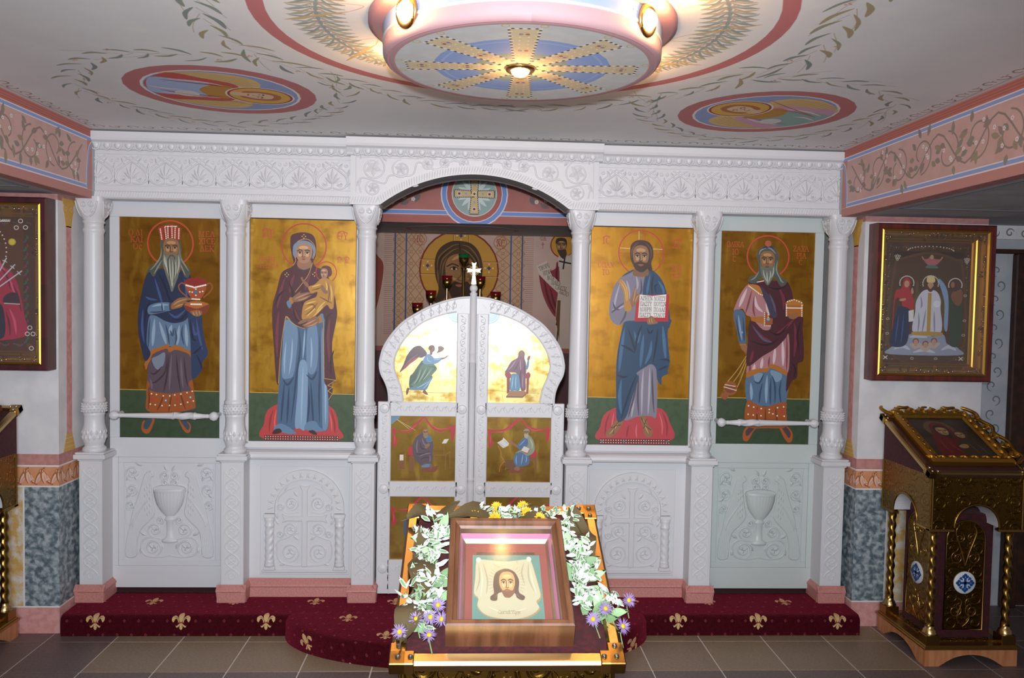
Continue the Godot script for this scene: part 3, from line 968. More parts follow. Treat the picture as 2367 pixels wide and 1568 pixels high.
func paint_prophet() -> Painter:
	var p := Painter.new(512, 1152, 138, 152, 729, 1502, -0.026, true)
	gold_ground(p, "9a6a1c", 71)
	p.rect("34462c", 60, 1208, 770, 1520)
	lay_patch(p, "29381f", 24)
	p.l("c9a64e", 4, [80, 1207, 760, 1212], false, true)
	p.r("c04a30", 431, 308, 131, 8)
	p.r("8a2a16", 431, 308, 126, 3)
	# shoes
	p.f("a4541c", [312, 1380, 380, 1372, 340, 1430, 310, 1482, 280, 1478, 278, 1430])
	p.f("4a3540", [328, 1390, 362, 1385, 320, 1440, 300, 1452, 296, 1420])
	p.f("a4541c", [500, 1375, 540, 1372, 590, 1420, 594, 1470, 570, 1494, 540, 1462, 515, 1410])
	p.f("4a3540", [520, 1385, 550, 1388, 582, 1430, 572, 1462, 548, 1432])
	# skirts
	p.f("4f6a86", [306, 1040, 440, 1010, 560, 1050, 552, 1240, 545, 1270, 430, 1260, 305, 1235])
	p.folds("87a0b6", 20, [[350, 1060, 360, 1090, 370, 1100], [430, 1060, 425, 1150, 425, 1240], [490, 1040, 490, 1080, 495, 1095], [325, 1110, 330, 1170, 330, 1220]])
	p.f("7690a8", [345, 1055, 400, 1050, 396, 1090, 360, 1105])
	p.f("7690a8", [450, 1030, 520, 1050, 515, 1090, 480, 1100])
	p.folds("2c4460", 12, [[345, 1100, 380, 1110, 410, 1050], [400, 1110, 385, 1180, 380, 1240], [460, 1060, 480, 1130, 480, 1240], [520, 1090, 510, 1160, 520, 1250], [455, 1080, 450, 1160, 452, 1250]])
	p.f("9a4e18", [303, 1228, 370, 1250, 430, 1262, 545, 1230, 553, 1290, 550, 1390, 440, 1400, 298, 1385])
	p.folds("6a2c0c", 9, [[370, 1260, 366, 1320, 370, 1390], [485, 1260, 490, 1320, 500, 1390], [420, 1270, 420, 1330, 420, 1390]])
	p.d("ece4d4", 5, [312, 1258, 345, 1266, 393, 1275, 445, 1280, 497, 1268, 536, 1262, 310, 1312, 343, 1317, 392, 1321, 444, 1300, 468, 1308, 495, 1320, 540, 1322])
	p.o("b03040", 367, 1297, 8, 13)
	p.o("b03040", 527, 1295, 8, 13)
	# pink robe
	p.f("a87478", [300, 490, 340, 470, 420, 500, 440, 640, 430, 720, 540, 760, 570, 850, 566, 1055, 450, 1000, 440, 1020, 380, 1030, 302, 1060, 306, 960, 330, 720, 296, 680, 270, 640, 218, 655, 230, 610, 262, 540])
	p.folds("d0b4b8", 20, [[300, 510, 270, 580, 250, 630], [350, 560, 360, 620, 400, 660], [420, 590, 430, 640, 440, 680], [480, 880, 475, 940, 470, 990], [525, 830, 530, 920, 530, 1000], [350, 990, 345, 1020, 340, 1040], [400, 950, 395, 990, 390, 1020]])
	p.folds("7a3c40", 12, [[330, 520, 310, 600, 290, 670], [345, 560, 340, 640, 350, 690], [552, 800, 555, 920, 552, 1030], [445, 940, 440, 980, 440, 1010], [320, 980, 320, 1020, 315, 1045]])
	p.f("a8661f", [306, 1040, 370, 1020, 435, 1015, 445, 990, 510, 1005, 572, 1050, 570, 1070, 510, 1040, 450, 1015, 432, 1040, 380, 1045, 302, 1078])
	# blue sleeve and hand
	p.f("4b627e", [218, 655, 250, 645, 285, 672, 290, 760, 294, 860, 255, 868, 235, 780, 216, 700])
	p.folds("8298b2", 14, [[245, 680, 255, 760, 268, 840], [240, 770, 262, 790, 285, 790]])
	p.folds("2a3c58", 10, [[230, 700, 245, 780, 258, 850], [275, 690, 280, 780, 284, 850]])
	p.rect("a8661f", 254, 862, 296, 876)
	p.f("8f6038", [262, 876, 296, 872, 312, 900, 318, 935, 300, 938, 285, 915, 268, 900])
	for q in [[300, 935, 240, 1030, 180, 1105], [305, 938, 260, 1040, 218, 1105], [308, 938, 280, 1040, 240, 1140]]:
		p.l("c8a45c", 4, q)
	p.o("93502a", 196, 1148, 44)
	p.o("7a3c1c", 196, 1148, 34, 30)
	p.pearls("e0cfae", 4, 158, 1140, 232, 1160, 10)
	p.pearls("e0cfae", 4, 165, 1125, 225, 1135, 8)
	p.f("93502a", [150, 1180, 185, 1190, 165, 1222, 134, 1200])
	# wine cloak
	p.f("451420", [310, 480, 330, 462, 400, 455, 470, 460, 545, 460, 575, 500, 592, 570, 600, 650, 655, 690, 654, 760, 662, 950, 625, 985, 620, 1070, 585, 1100, 552, 1165, 556, 1060, 570, 1000, 568, 800, 540, 830, 480, 890, 400, 940, 302, 1004, 305, 860, 322, 708, 400, 770, 450, 760, 440, 660, 400, 560, 350, 510])
	p.folds("6e2434", 20, [[500, 500, 530, 570, 530, 640], [340, 760, 400, 820, 460, 850], [600, 720, 610, 820, 600, 940], [480, 800, 540, 760, 600, 700], [340, 900, 330, 950, 320, 980]])
	p.f("3c3448", [385, 500, 430, 540, 470, 600, 490, 680, 455, 690, 420, 600])
	p.folds("54506a", 14, [[330, 740, 400, 830, 460, 850], [440, 540, 470, 610, 480, 660]])
	p.folds("220810", 12, [[540, 560, 560, 620, 540, 690], [440, 780, 500, 800, 560, 740], [320, 840, 420, 870, 500, 830], [640, 720, 620, 800, 630, 900], [590, 980, 610, 1020, 600, 1070], [430, 500, 500, 510, 560, 480]])
	# collar, belt
	p.f("b0702c", [308, 488, 350, 486, 380, 500, 398, 552, 370, 548, 330, 520])
	p.pearls("ece4d4", 4, 312, 496, 370, 538, 9)
	p.pearls("ece4d4", 4, 375, 544, 396, 552, 3)
	p.pearls("ece4d4", 4, 362, 470, 402, 462, 6)
	p.p("a8661f", [326, 692, 410, 686, 460, 700, 462, 735, 410, 738, 326, 716])
	p.p("93502a", [408, 660, 434, 660, 434, 690, 464, 700, 460, 735, 436, 750, 408, 750])
	p.pearls("ece4d4", 4, 411, 664, 411, 746, 8)
	p.pearls("ece4d4", 4, 432, 664, 434, 690, 3)
	p.pearls("ece4d4", 4, 411, 746, 445, 746, 4)
	p.o("86a0b4", 434, 704, 10)
	# casket and hand
	p.f("b0702c", [548, 610, 560, 582, 598, 574, 640, 584, 652, 618])
	p.p("a8601f", [546, 614, 652, 614, 650, 684, 546, 684])
	p.pearls("ece4d4", 4.5, 550, 630, 648, 630, 12)
	p.pearls("ece4d4", 4.5, 549, 612, 549, 680, 7)
	p.pearls("ece4d4", 4.5, 648, 612, 648, 680, 7)
	p.pearls("ece4d4", 4.5, 556, 590, 598, 577, 4)
	p.pearls("ece4d4", 4.5, 598, 577, 645, 595, 4)
	p.f("8f6038", [563, 690, 566, 662, 580, 672, 590, 658, 602, 668, 616, 666, 624, 684, 600, 700, 575, 698])
	# head
	p.f("4b5048", [362, 320, 368, 270, 400, 246, 445, 240, 482, 262, 498, 310, 492, 380, 520, 440, 550, 456, 540, 485, 510, 494, 470, 440, 390, 440, 350, 480, 306, 466, 320, 435, 358, 420, 372, 370])
	p.folds("8d9288", 8, [[375, 300, 385, 270, 420, 254], [375, 400, 350, 440, 322, 460], [490, 330, 486, 400, 520, 460], [480, 290, 450, 258, 430, 254], [500, 430, 515, 460, 532, 470]])
	p.face(427, 330, 46, 58, "8c623c", "2a1a12", "b98a58")
	p.f("646a60", [380, 345, 392, 372, 424, 362, 458, 372, 474, 345, 476, 400, 462, 440, 430, 490, 402, 450, 386, 410])
	p.folds("aab0a4", 8, [[400, 390, 408, 430, 425, 465], [424, 400, 426, 440, 430, 480], [446, 395, 446, 430, 436, 470], [466, 370, 464, 410, 452, 440]])
	p.f("7a3c2a", [410, 372, 424, 368, 440, 372, 424, 379])
	p.f("b0583a", [412, 232, 416, 212, 432, 207, 447, 214, 450, 234, 432, 246])
	p.f("26345a", [398, 258, 412, 240, 432, 248, 452, 238, 466, 258, 432, 250])
	for q in [["ΟΔΙΚΑ", 168, 250, 32], ["ΙΟ", 204, 298, 34], ["C", 206, 342, 32], ["ΖΑΧΑ", 590, 270, 34], ["ΡΙΑ", 610, 314, 34], ["C", 626, 354, 32]]:
		p.tx("b8452a", q[0], q[1], q[2], q[3], 0.8)
	return p


# the four small panels and the two tall panels of the central doors; drawing units are those of the panel as it stands
func paint_archangel() -> Painter:
	var p := Painter.new(448, 640, 300, 520, 950, 1430, 0.0, true)
	gold_ground(p, "ccb878", 91, 1.2, 0.92)
	p.o("6f9cc4", 948, 535, 104, 98)
	p.r("dfe8f0", 948, 535, 84, 4, 78)
	p.f("584048", [365, 1135, 400, 1060, 440, 960, 500, 885, 560, 865, 600, 890, 640, 945, 590, 985, 540, 985, 480, 1030, 430, 1080])
	p.folds("8c5a62", 14, [[400, 1090, 470, 1010, 550, 950], [420, 1080, 500, 1010, 580, 965]])
	p.folds("b83c48", 12, [[370, 1134, 420, 1085, 470, 1040], [400, 1110, 440, 1070, 500, 1010], [450, 1060, 500, 1020, 550, 985]])
	p.f("4a5c50", [470, 1290, 468, 1180, 500, 1140, 560, 1050, 600, 1010, 680, 1030, 735, 1075, 735, 1110, 690, 1160, 700, 1180, 640, 1240, 560, 1280])
	p.f("63889e", [440, 1300, 520, 1270, 640, 1200, 700, 1175, 670, 1240, 635, 1305, 560, 1310, 500, 1310])
	p.f("5f7e66", [600, 1050, 560, 1110, 530, 1200, 480, 1260, 560, 1270, 640, 1210, 700, 1150, 735, 1090, 690, 1050])
	p.folds("9fb0a0", 10, [[580, 1100, 550, 1190, 510, 1250], [640, 1080, 600, 1160, 560, 1230], [690, 1090, 650, 1150, 600, 1210]])
	p.folds("3a4a3c", 8, [[610, 1080, 570, 1180, 530, 1250], [660, 1090, 620, 1170, 580, 1230], [650, 1070, 720, 1080, 700, 1120]])
	p.folds("a8c4d8", 8, [[540, 1290, 600, 1260, 660, 1220], [600, 1300, 640, 1260, 680, 1200]])
	p.f("6f94b8", [600, 1040, 610, 985, 650, 945, 690, 965, 720, 990, 790, 980, 790, 1000, 740, 1040, 680, 1050])
	p.folds("a8c4de", 8, [[640, 970, 650, 1010, 690, 1030], [700, 1005, 750, 1000, 780, 990]])
	p.f("8a5a44", [785, 985, 820, 975, 850, 955, 846, 972, 820, 990, 795, 1000])
	p.f("7c5244", [655, 885, 670, 862, 700, 858, 718, 880, 716, 912, 696, 930, 690, 955, 668, 950, 668, 920])
	p.f("5a3028", [652, 890, 662, 866, 690, 858, 714, 872, 690, 880, 676, 910, 660, 905])
	p.f("7a5048", [752, 870, 790, 868, 812, 890, 790, 918, 738, 936, 752, 905])
	p.f("7c4a38", [434, 1320, 445, 1290, 462, 1300, 450, 1350, 435, 1356])
	p.f("7c4a38", [600, 1330, 620, 1305, 640, 1330, 656, 1355, 628, 1350])
	p.l("9c4a3c", 3, [330, 1330, 940, 1335], false, true)
	return p


func paint_annunciate() -> Painter:
	var p := Painter.new(448, 640, 1275, 530, 1900, 1440, 0.0, true)
	gold_ground(p, "ccb878", 97, 1.2, 0.92)
	p.o("6f9cc4", 1286, 550, 104, 98)
	p.r("dfe8f0", 1286, 550, 84, 4, 78)
	p.l("a08430", 3, [1280, 1310, 1800, 1340], false, true)
	p.f("a23a40", [1450, 1140, 1470, 1122, 1500, 1135, 1520, 1175, 1480, 1190, 1455, 1170])
	p.f("a23a40", [1655, 1150, 1680, 1122, 1702, 1150, 1690, 1185, 1660, 1190])
	p.p("8c4c3c", [1468, 1180, 1500, 1180, 1500, 1330, 1472, 1345])
	p.p("8c4c3c", [1662, 1185, 1690, 1180, 1684, 1345, 1664, 1340])
	p.f("5f8cab", [1510, 1160, 1550, 1140, 1590, 1160, 1600, 1300, 1550, 1312, 1502, 1306])
	p.folds("a6c4d8", 9, [[1530, 1160, 1525, 1230, 1520, 1295], [1560, 1160, 1556, 1230, 1560, 1300]])
	p.f("7a5264", [1580, 930, 1610, 905, 1640, 930, 1640, 985, 1656, 1040, 1660, 1120, 1655, 1200, 1655, 1300, 1610, 1305, 1590, 1180, 1560, 1135, 1505, 1130, 1450, 1130, 1470, 1090, 1510, 1020, 1570, 980])
	p.folds("a8859a", 12, [[1560, 1000, 1520, 1060, 1480, 1110], [1600, 990, 1600, 1060, 1610, 1120], [1630, 1140, 1625, 1220, 1630, 1290]])
	p.folds("55303f", 10, [[1590, 1010, 1560, 1080, 1530, 1120], [1620, 1080, 1600, 1150, 1610, 1250], [1640, 1000, 1640, 1080, 1640, 1160]])
	p.f("5f8cab", [1658, 1080, 1668, 1010, 1684, 1000, 1684, 1060, 1668, 1100])
	p.f("8a5a44", [1666, 1000, 1672, 970, 1696, 958, 1692, 990, 1680, 1006])
	p.f("8c6250", [1592, 930, 1606, 918, 1622, 924, 1626, 950, 1612, 972, 1598, 964])
	p.p("a87858", [1500, 1316, 1640, 1312, 1668, 1330, 1625, 1372, 1465, 1372])
	p.p("7a4c3c", [1465, 1372, 1625, 1372, 1668, 1330, 1668, 1342, 1628, 1384, 1465, 1384])
	return p


func paint_scribe(kind: int) -> Painter:
	# drawing units 0..730 wide and high
	var p := Painter.new(320, 320, 0, 0, 730, 735, 0.0, true)
	gold_ground(p, "8c6c22", 101 + kind * 5, 1.2)
	var drape := [[0, 145, 20, 160, 60, 165, 170, 172, 260, 100, 350, 20, 378, 10, 400, 30, 460, 110, 560, 150, 726, 100, 726, 140, 620, 160, 560, 180, 470, 150, 400, 70, 372, 30, 290, 110, 200, 185, 60, 180, 40, 190], [0, 130, 30, 145, 90, 150, 200, 140, 300, 60, 372, 12, 400, 30, 480, 100, 560, 130, 700, 140, 700, 160, 560, 160, 470, 130, 385, 40, 320, 90, 220, 165, 100, 175, 40, 175]]
	p.f("b01c28", drape[kind % 2])
	p.f("b01c28", [10, 150, 45, 160, 50, 250, 75, 290, 40, 350, 20, 340, 24, 260])
	p.f("b01c28", [680, 120, 720, 130, 716, 220, 700, 280, 676, 235])
	p.folds("d8505a", 7, [[100, 172, 200, 165, 300, 90], [440, 100, 540, 150, 640, 140], [30, 200, 40, 260, 40, 320]])
	if kind == 0:
		p.f("6888a0", [0, 0, 95, 0, 80, 40, 40, 70, 0, 95])
		p.l("d8cca0", 3, [60, 45, 270, 165], false, true)
		p.l("d8cca0", 3, [60, 45, 200, 150], false, true)
		p.o("b01c28", 225, 400, 36, 55)
		p.p("7c4a14", [205, 460, 265, 460, 265, 620, 210, 625])
		p.p("7c4a14", [80, 500, 158, 500, 158, 605, 80, 605])
		p.p("d8d0c4", [98, 440, 142, 440, 142, 505, 98, 505])
		p.l("8c5418", 5, [490, 440, 620, 440, 620, 600], false, true)
		p.l("8c5418", 5, [490, 440, 490, 560], false, true)
		p.l("8c5418", 5, [620, 440, 670, 400, 670, 590], false, true)
		p.l("7c4a14", 6, [600, 310, 600, 410], false, true)
		p.p("dcd4cc", [575, 310, 602, 262, 655, 258, 625, 308])
		p.p("7c3c14", [340, 610, 370, 580, 560, 560, 500, 635, 370, 635])
		p.f("5f7ea0", [350, 560, 420, 540, 460, 545, 440, 575, 360, 582])
		p.f("54424c", [290, 235, 350, 195, 420, 215, 470, 290, 480, 360, 470, 400, 475, 480, 450, 540, 390, 530, 350, 560, 300, 520, 260, 470, 242, 390, 250, 300])
		p.folds("7c6a76", 16, [[300, 270, 290, 350, 300, 420], [350, 250, 370, 310, 420, 350], [320, 460, 380, 430, 450, 420], [440, 440, 445, 490, 440, 520]])
		p.folds("30222a", 10, [[330, 290, 340, 360, 400, 380], [280, 430, 350, 430, 440, 400], [330, 500, 380, 470, 440, 470]])
		p.f("4a6a92", [400, 230, 440, 225, 465, 280, 430, 300, 400, 290])
		p.face(388, 190, 30, 40, "8a6044", "2a1a12", "b88a60")
		p.f("8c7456", [365, 205, 410, 205, 415, 235, 390, 255, 368, 240])
		p.f("8a6044", [380, 350, 400, 320, 430, 310, 440, 330, 400, 370])
		p.f("7c5038", [440, 560, 450, 545, 470, 560, 510, 555, 480, 565, 455, 600])
	elif kind == 1:
		p.o("b01c28", 535, 420, 42, 55)
		p.p("7c4a14", [500, 460, 575, 450, 580, 610, 560, 610, 556, 490, 505, 500])
		p.p("d8d4d0", [120, 295, 180, 260, 190, 235, 255, 300, 250, 325, 190, 355])
		p.l("70685f", 3, [140, 300, 200, 340], false, true)
		p.l("70685f", 3, [195, 265, 240, 305], false, true)
		p.l("a8661f", 8, [130, 330, 160, 390, 170, 450, 200, 500, 160, 560, 150, 620])
		p.l("a8661f", 6, [200, 500, 230, 540, 220, 600])
		p.p("6e4414", [210, 490, 330, 480, 340, 590, 230, 590])
		p.p("7c3c14", [250, 610, 300, 590, 460, 580, 400, 640, 280, 640])
		p.f("4a6a92", [330, 420, 400, 390, 470, 400, 495, 480, 480, 540, 400, 560, 340, 555, 310, 490])
		p.folds("86a4c0", 12, [[350, 430, 340, 490, 350, 540], [420, 420, 410, 480, 400, 540], [450, 430, 460, 480, 450, 520]])
		p.f("8a9078", [430, 210, 480, 205, 530, 260, 550, 330, 540, 400, 470, 440, 400, 400, 330, 410, 380, 380, 440, 340])
		p.folds("b8bca4", 12, [[490, 240, 520, 300, 520, 360], [450, 300, 440, 350, 400, 390]])
		p.f("4a6a92", [350, 330, 400, 260, 440, 230, 470, 260, 470, 320, 430, 350, 380, 370])
		p.folds("86a4c0", 10, [[370, 330, 410, 290, 440, 260]])
		p.f("8c6048", [250, 270, 300, 290, 360, 330, 350, 345, 280, 305])
		p.p("d4ccc4", [395, 380, 430, 330, 495, 360, 470, 410])
		p.l("a01c28", 5, [395, 385, 470, 412, 496, 362], false, true)
		p.face(452, 178, 30, 40, "8a6044", "2a1a12", "b88a60")
		p.f("8c8a74", [420, 160, 440, 135, 475, 138, 488, 165, 470, 158, 440, 160])
		p.f("a8a28c", [430, 195, 474, 195, 474, 225, 452, 245, 432, 225])
		p.f("8c6048", [320, 590, 340, 565, 380, 570, 380, 600, 350, 610])
	else:
		p.o("a02030", 190, 330, 40, 60)
		p.f("44506c", [150, 330, 200, 240, 280, 200, 350, 260, 380, 380, 370, 500, 260, 560, 170, 500])
		p.folds("7c88a4", 12, [[220, 280, 230, 380, 220, 480], [290, 260, 310, 360, 320, 460]])
		p.face(285, 165, 34, 44, "8a6044", "2a1a12", "b88a60")
		p.f("54382a", [262, 190, 310, 190, 308, 225, 285, 245, 264, 225])
		p.p("7c4a14", [430, 400, 600, 400, 600, 620, 430, 620])
	return p


func ceiling_painting() -> Painter:
	# drawing units: metres, x to the right, y = z of the room; field x -1.9..1.9, z 0..3.8
	var p := Painter.new(2048, 2048, -1.9, 0.0, 1.9, 3.8)
	p.ground("e4e2e2")
	lay(p, clouds(p.im.get_width(), p.im.get_height(), 5, 0.006, "dcdadc", 0.4, 0.8, 0.8))
	lay(p, clouds(p.im.get_width(), p.im.get_height(), 6, 0.02, "e8e5e2", 0.5, 0.8, 0.6))
	var cx := 0.13
	var cz := 1.80
	p.r("bd7274", cx, cz, 0.765, 0.048)
	# the thick garlands inside the ring
	for side in [-1.0, 1.0]:
		for i in 26:
			var k := sin(PI * clampf((i + 1.0) / 27.0, 0.0, 1.0))
			var an := deg_to_rad((0.0 if side > 0 else 180.0) + side * (52.0 - i * 3.7))
			var x := cx + cos(an) * 0.60
			var y := cz + sin(an) * 0.60
			var tang = rad_to_deg(an) - 90.0 * side
			for q in [-1.0, 1.0]:
				for e in 3:
					var col: String = ["8d9a9a", "a5aca6", "b4aa94"][(i + e) % 3]
					var l0 := (0.11 - 0.014 * e) * (0.45 + 0.55 * k)
					var ang = tang + q * (34.0 + e * 22.0)
					var dv := Vector2.from_angle(deg_to_rad(ang))
					var sv = Vector2(-dv.y, dv.x) * q
					p.stroke(col, 0.011, [x, y, x + dv.x * l0 * 0.6, y + dv.y * l0 * 0.6, x + dv.x * l0 + sv.x * 0.012, y + dv.y * l0 + sv.y * 0.012])
			p.leaf("8b9a9c", x, y, tang, 0.045, 0.016)
			p.d("c98e80", 0.004, [x + 0.012, y + 0.01, x - 0.01, y + 0.012])
		for i in 3:
			var an := deg_to_rad((0.0 if side > 0 else 180.0) + side * (38.0 - i * 34.0))
			var o := Vector2(cx + cos(an) * 0.60, cz + sin(an) * 0.60)
			var rr := Vector2(cos(an), sin(an))
			var tt := Vector2(-rr.y, rr.x)
			var s0 := o - rr * 0.10 - tt * 0.05
			var s1 := o + rr * 0.10 + tt * 0.05
			p.stroke("c4ab7c", 0.014, [s0.x, s0.y, o.x, o.y, s1.x, s1.y])
			p.l("c9a29a", 0.003, [s0.x, s0.y, s0.x - rr.x * 0.04 - tt.x * 0.05, s0.y - rr.y * 0.04 - tt.y * 0.05, o.x - rr.x * 0.05 - tt.x * 0.11, o.y - rr.y * 0.05 - tt.y * 0.11])
	# loose garlands of leaves
	var vines := [
		[-0.78, 2.6, -0.80, 2.2, -0.80, 1.92, -0.82, 1.71, -0.82, 1.63, -0.77, 1.51, -0.72, 1.37, -0.63, 1.28, -0.53, 1.18, -0.42, 1.08, -0.27, 0.90, -0.10, 0.83, 0.12, 0.81],
		[-0.74, 1.40, -0.93, 1.40, -1.03, 1.43, -1.18, 1.41, -1.29, 1.37, -1.43, 1.22, -1.56, 1.03],
		[-1.56, 1.03, -1.58, 0.84, -1.52, 0.67, -1.41, 0.48, -1.28, 0.37, -1.10, 0.34, -0.88, 0.43, -0.69, 0.60, -0.58, 0.79, -0.53, 0.97, -0.55, 1.12],
		[1.02, 2.7, 1.00, 2.4, 1.03, 2.11, 1.04, 1.98, 1.06, 1.85, 1.08, 1.67, 1.05, 1.52, 0.96, 1.44, 0.91, 1.29, 0.79, 1.14, 0.64, 1.02, 0.48, 0.90, 0.30, 0.83, 0.12, 0.81],
		[0.94, 1.33, 1.03, 1.36, 1.12, 1.38, 1.24, 1.36, 1.37, 1.32, 1.54, 1.22, 1.67, 1.07, 1.70, 0.93, 1.69, 0.77],
		[1.69, 0.77, 1.66, 0.59, 1.56, 0.43, 1.39, 0.34, 1.22, 0.31, 1.03, 0.39, 0.86, 0.57, 0.74, 0.77, 0.69, 0.98]]
	var rng := RandomNumberGenerator.new()
	rng.seed = 44
	for v in vines:
		var pts := spline(v, 10)
		var run := 0.0
		var flip := 1.0
		for i in range(1, pts.size()):
			run += pts[i].distance_to(pts[i - 1])
			if run < 0.042:
				continue
			run = 0.0
			flip = -flip
			var d: Vector2 = (pts[i] - pts[i - 1]).normalized()
			var big := 1.25 if (v[1] > 2.0 and pts[i].y > 1.3) else 1.0
			var ang := rad_to_deg(d.angle()) + flip * rng.randf_range(14, 38)
			var len := rng.randf_range(0.075, 0.12) * big
			var dv := Vector2.from_angle(deg_to_rad(ang))
			var sv := Vector2(-dv.y, dv.x) * flip
			var col: String = ["858f8c", "9a9a80", "8d968a", "a89a78"][rng.randi() % 4]
			var b: Vector2 = pts[i] + sv * 0.008
			p.stroke(col, rng.randf_range(0.010, 0.017) * big, [b.x, b.y, b.x + dv.x * len * 0.5 + sv.x * 0.012, b.y + dv.y * len * 0.5 + sv.y * 0.012, b.x + dv.x * len, b.y + dv.y * len])
			if rng.randf() < 0.3:
				var q: Vector2 = pts[i] - sv * 0.045
				p.d("c99a8c", 0.0045, [q.x, q.y, q.x + 0.012, q.y + 0.004, q.x + 0.006, q.y + 0.012])
			if rng.randf() < 0.45:
				var e: Vector2 = pts[i] + d * 0.16 - sv * 0.06
				p.l("b3a590", 0.0022, [pts[i].x, pts[i].y, pts[i].x + d.x * 0.09 - sv.x * 0.045, pts[i].y + d.y * 0.09 - sv.y * 0.045, e.x, e.y])
	# running scroll along the walls
	for i in 46:
		var x := -1.83 + i * 0.081
		scroll_mark(p, Vector2(x, 0.205), 0.0, i)
	p.l("a89a80", 0.003, [-1.85, 0.165, 1.87, 0.165], false, true)
	for s in [-1.0, 1.0]:
		for i in 44:
			scroll_mark(p, Vector2(s * 1.845, 0.25 + i * 0.081), 90.0, i)
		p.l("a89a80", 0.003, [s * 1.875, 0.17, s * 1.875, 3.8], false, true)
	angel_medallion(p, -1.015, 0.93, 0.365, false)
	angel_medallion(p, 1.215, 0.85, 0.36, true)
	return p


func scroll_mark(p: Painter, at: Vector2, turn: float, i: int) -> void:
	var col := "9c8a72" if i % 2 else "948a7c"
	var pts := []
	for k in 9:
		var a := lerpf(-0.4, 4.4, k / 8.0)
		var v := (Vector2(cos(a), sin(a)) * (0.026 - 0.0015 * k)).rotated(deg_to_rad(turn + (180.0 if i % 2 else 0.0)))
		pts.append_array([at.x + v.x, at.y + v.y])
	p.l(col, 0.0065, pts)
	var u := Vector2(0.04, 0.012).rotated(deg_to_rad(turn))
	p.l("b0a48c", 0.004, [at.x + u.x * 0.5, at.y + u.y * 0.5, at.x + u.x, at.y + u.y])


# half figure of an angel in a round field, head towards the middle of the ceiling
func angel_medallion(p: Painter, cx: float, cz: float, R: float, pink: bool) -> void:
	p.o("bd7274", cx, cz, R)
	p.o("e8e2e0", cx, cz, R * 0.83)
	p.o("8fa0cc", cx, cz, R * 0.80)
	# the way the head points, seen from below
	var up := Vector2.from_angle(deg_to_rad(-20.0 if not pink else 153.0))
	var side := Vector2(up.y, -up.x)
	var g := func(a: Array) -> Array:
		var out := []
		for i in range(0, a.size(), 2):
			var v: Vector2 = (side * a[i] + up * a[i + 1]) * R * 0.79
			v = v.limit_length(R * 0.79)
			out.append_array([cx + v.x, cz + v.y])
		return out
	# drawing: x across, y up (towards the head), unit circle
	var wing := "d9b878"
	p.f(wing, g.call([0.25, 0.25, 0.55, 0.45, 0.85, 0.3, 0.95, -0.1, 0.8, -0.6, 0.6, -0.8, 0.5, -0.3]))
	p.f(wing, g.call([-0.25, 0.25, -0.55, 0.45, -0.85, 0.3, -0.95, -0.1, -0.8, -0.6, -0.6, -0.8, -0.5, -0.3]))
	for s in [-1.0, 1.0]:
		for k in 6:
			p.l("b08a54", R * 0.008, g.call([s * (0.4 + k * 0.08), 0.36 - k * 0.02, s * (0.55 + k * 0.06), 0.0 - k * 0.05, s * (0.55 + k * 0.05), -0.55 - k * 0.02]))
	var coat := "c4504a" if not pink else "cf9fb4"
	p.f(coat, g.call([-0.2, 0.22, -0.5, 0.1, -0.62, -0.3, -0.72, -0.75, 0.0, -1.0, 0.72, -0.75, 0.62, -0.3, 0.5, 0.1, 0.2, 0.22]))
	p.f("a8b8dc" if not pink else "8fb0a8", g.call([-0.3, -0.15, 0.3, -0.15, 0.42, -0.5, 0.4, -0.92, -0.36, -0.92, -0.4, -0.5]))
	p.f("c08a34", g.call([-0.3, 0.12, 0.3, 0.12, 0.32, -0.14, 0.0, -0.3, -0.32, -0.14]))
	p.folds("e6d2d6", R * 0.04, [g.call([-0.35, 0.0, -0.42, -0.3, -0.4, -0.7]), g.call([0.36, 0.0, 0.42, -0.4, 0.36, -0.8]), g.call([0.1, -0.5, 0.15, -0.7, 0.1, -0.95])])
	p.folds("8c2c2c" if not pink else "a8607c", R * 0.03, [g.call([-0.3, 0.1, -0.32, -0.3, -0.3, -0.8]), g.call([0.26, 0.1, 0.32, -0.4, 0.26, -0.8])])
	var orb := Vector2(cx, cz) + (side * (0.3 if not pink else -0.3) - up * 0.45) * R * 0.79
	p.o("d8d4d0", orb.x, orb.y, R * 0.13)
	p.folds("b86a58", R * 0.02, [g.call([0.62, 0.6, 0.45, 0.0, 0.3, -0.7])])
	var hx := cx + up.x * 0.5 * R * 0.79
	var hy := cz + up.y * 0.5 * R * 0.79
	p.o("e9e4e0", hx, hy, R * 0.37)
	p.o("9c3c34", hx, hy, R * 0.35)
	p.o("d9ab4a", hx, hy, R * 0.325)
	p.f("b06a3c", g.call([-0.2, 0.3, -0.24, 0.55, -0.12, 0.76, 0.12, 0.76, 0.24, 0.55, 0.2, 0.3, 0.1, 0.24, -0.1, 0.24]))
	p.f("e0bfa0", g.call([-0.08, 0.12, 0.08, 0.12, 0.1, 0.3, 0.16, 0.45, 0.12, 0.64, 0.0, 0.68, -0.12, 0.64, -0.16, 0.45, -0.1, 0.3]))
	for s in [-1.0, 1.0]:
		p.l("5a3a2c", R * 0.014, g.call([s * 0.03, 0.52, s * 0.07, 0.54, s * 0.12, 0.52]))
		var ey: Vector2 = Vector2(cx, cz) + (side * s * 0.075 + up * 0.48) * R * 0.79
		p.o("5a3a2c", ey.x, ey.y, R * 0.012)
	p.l("8a5c44", R * 0.01, g.call([0.01, 0.5, 0.015, 0.42, -0.02, 0.39]))
	p.l("a8503c", R * 0.016, g.call([-0.04, 0.34, 0.0, 0.335, 0.04, 0.34]))


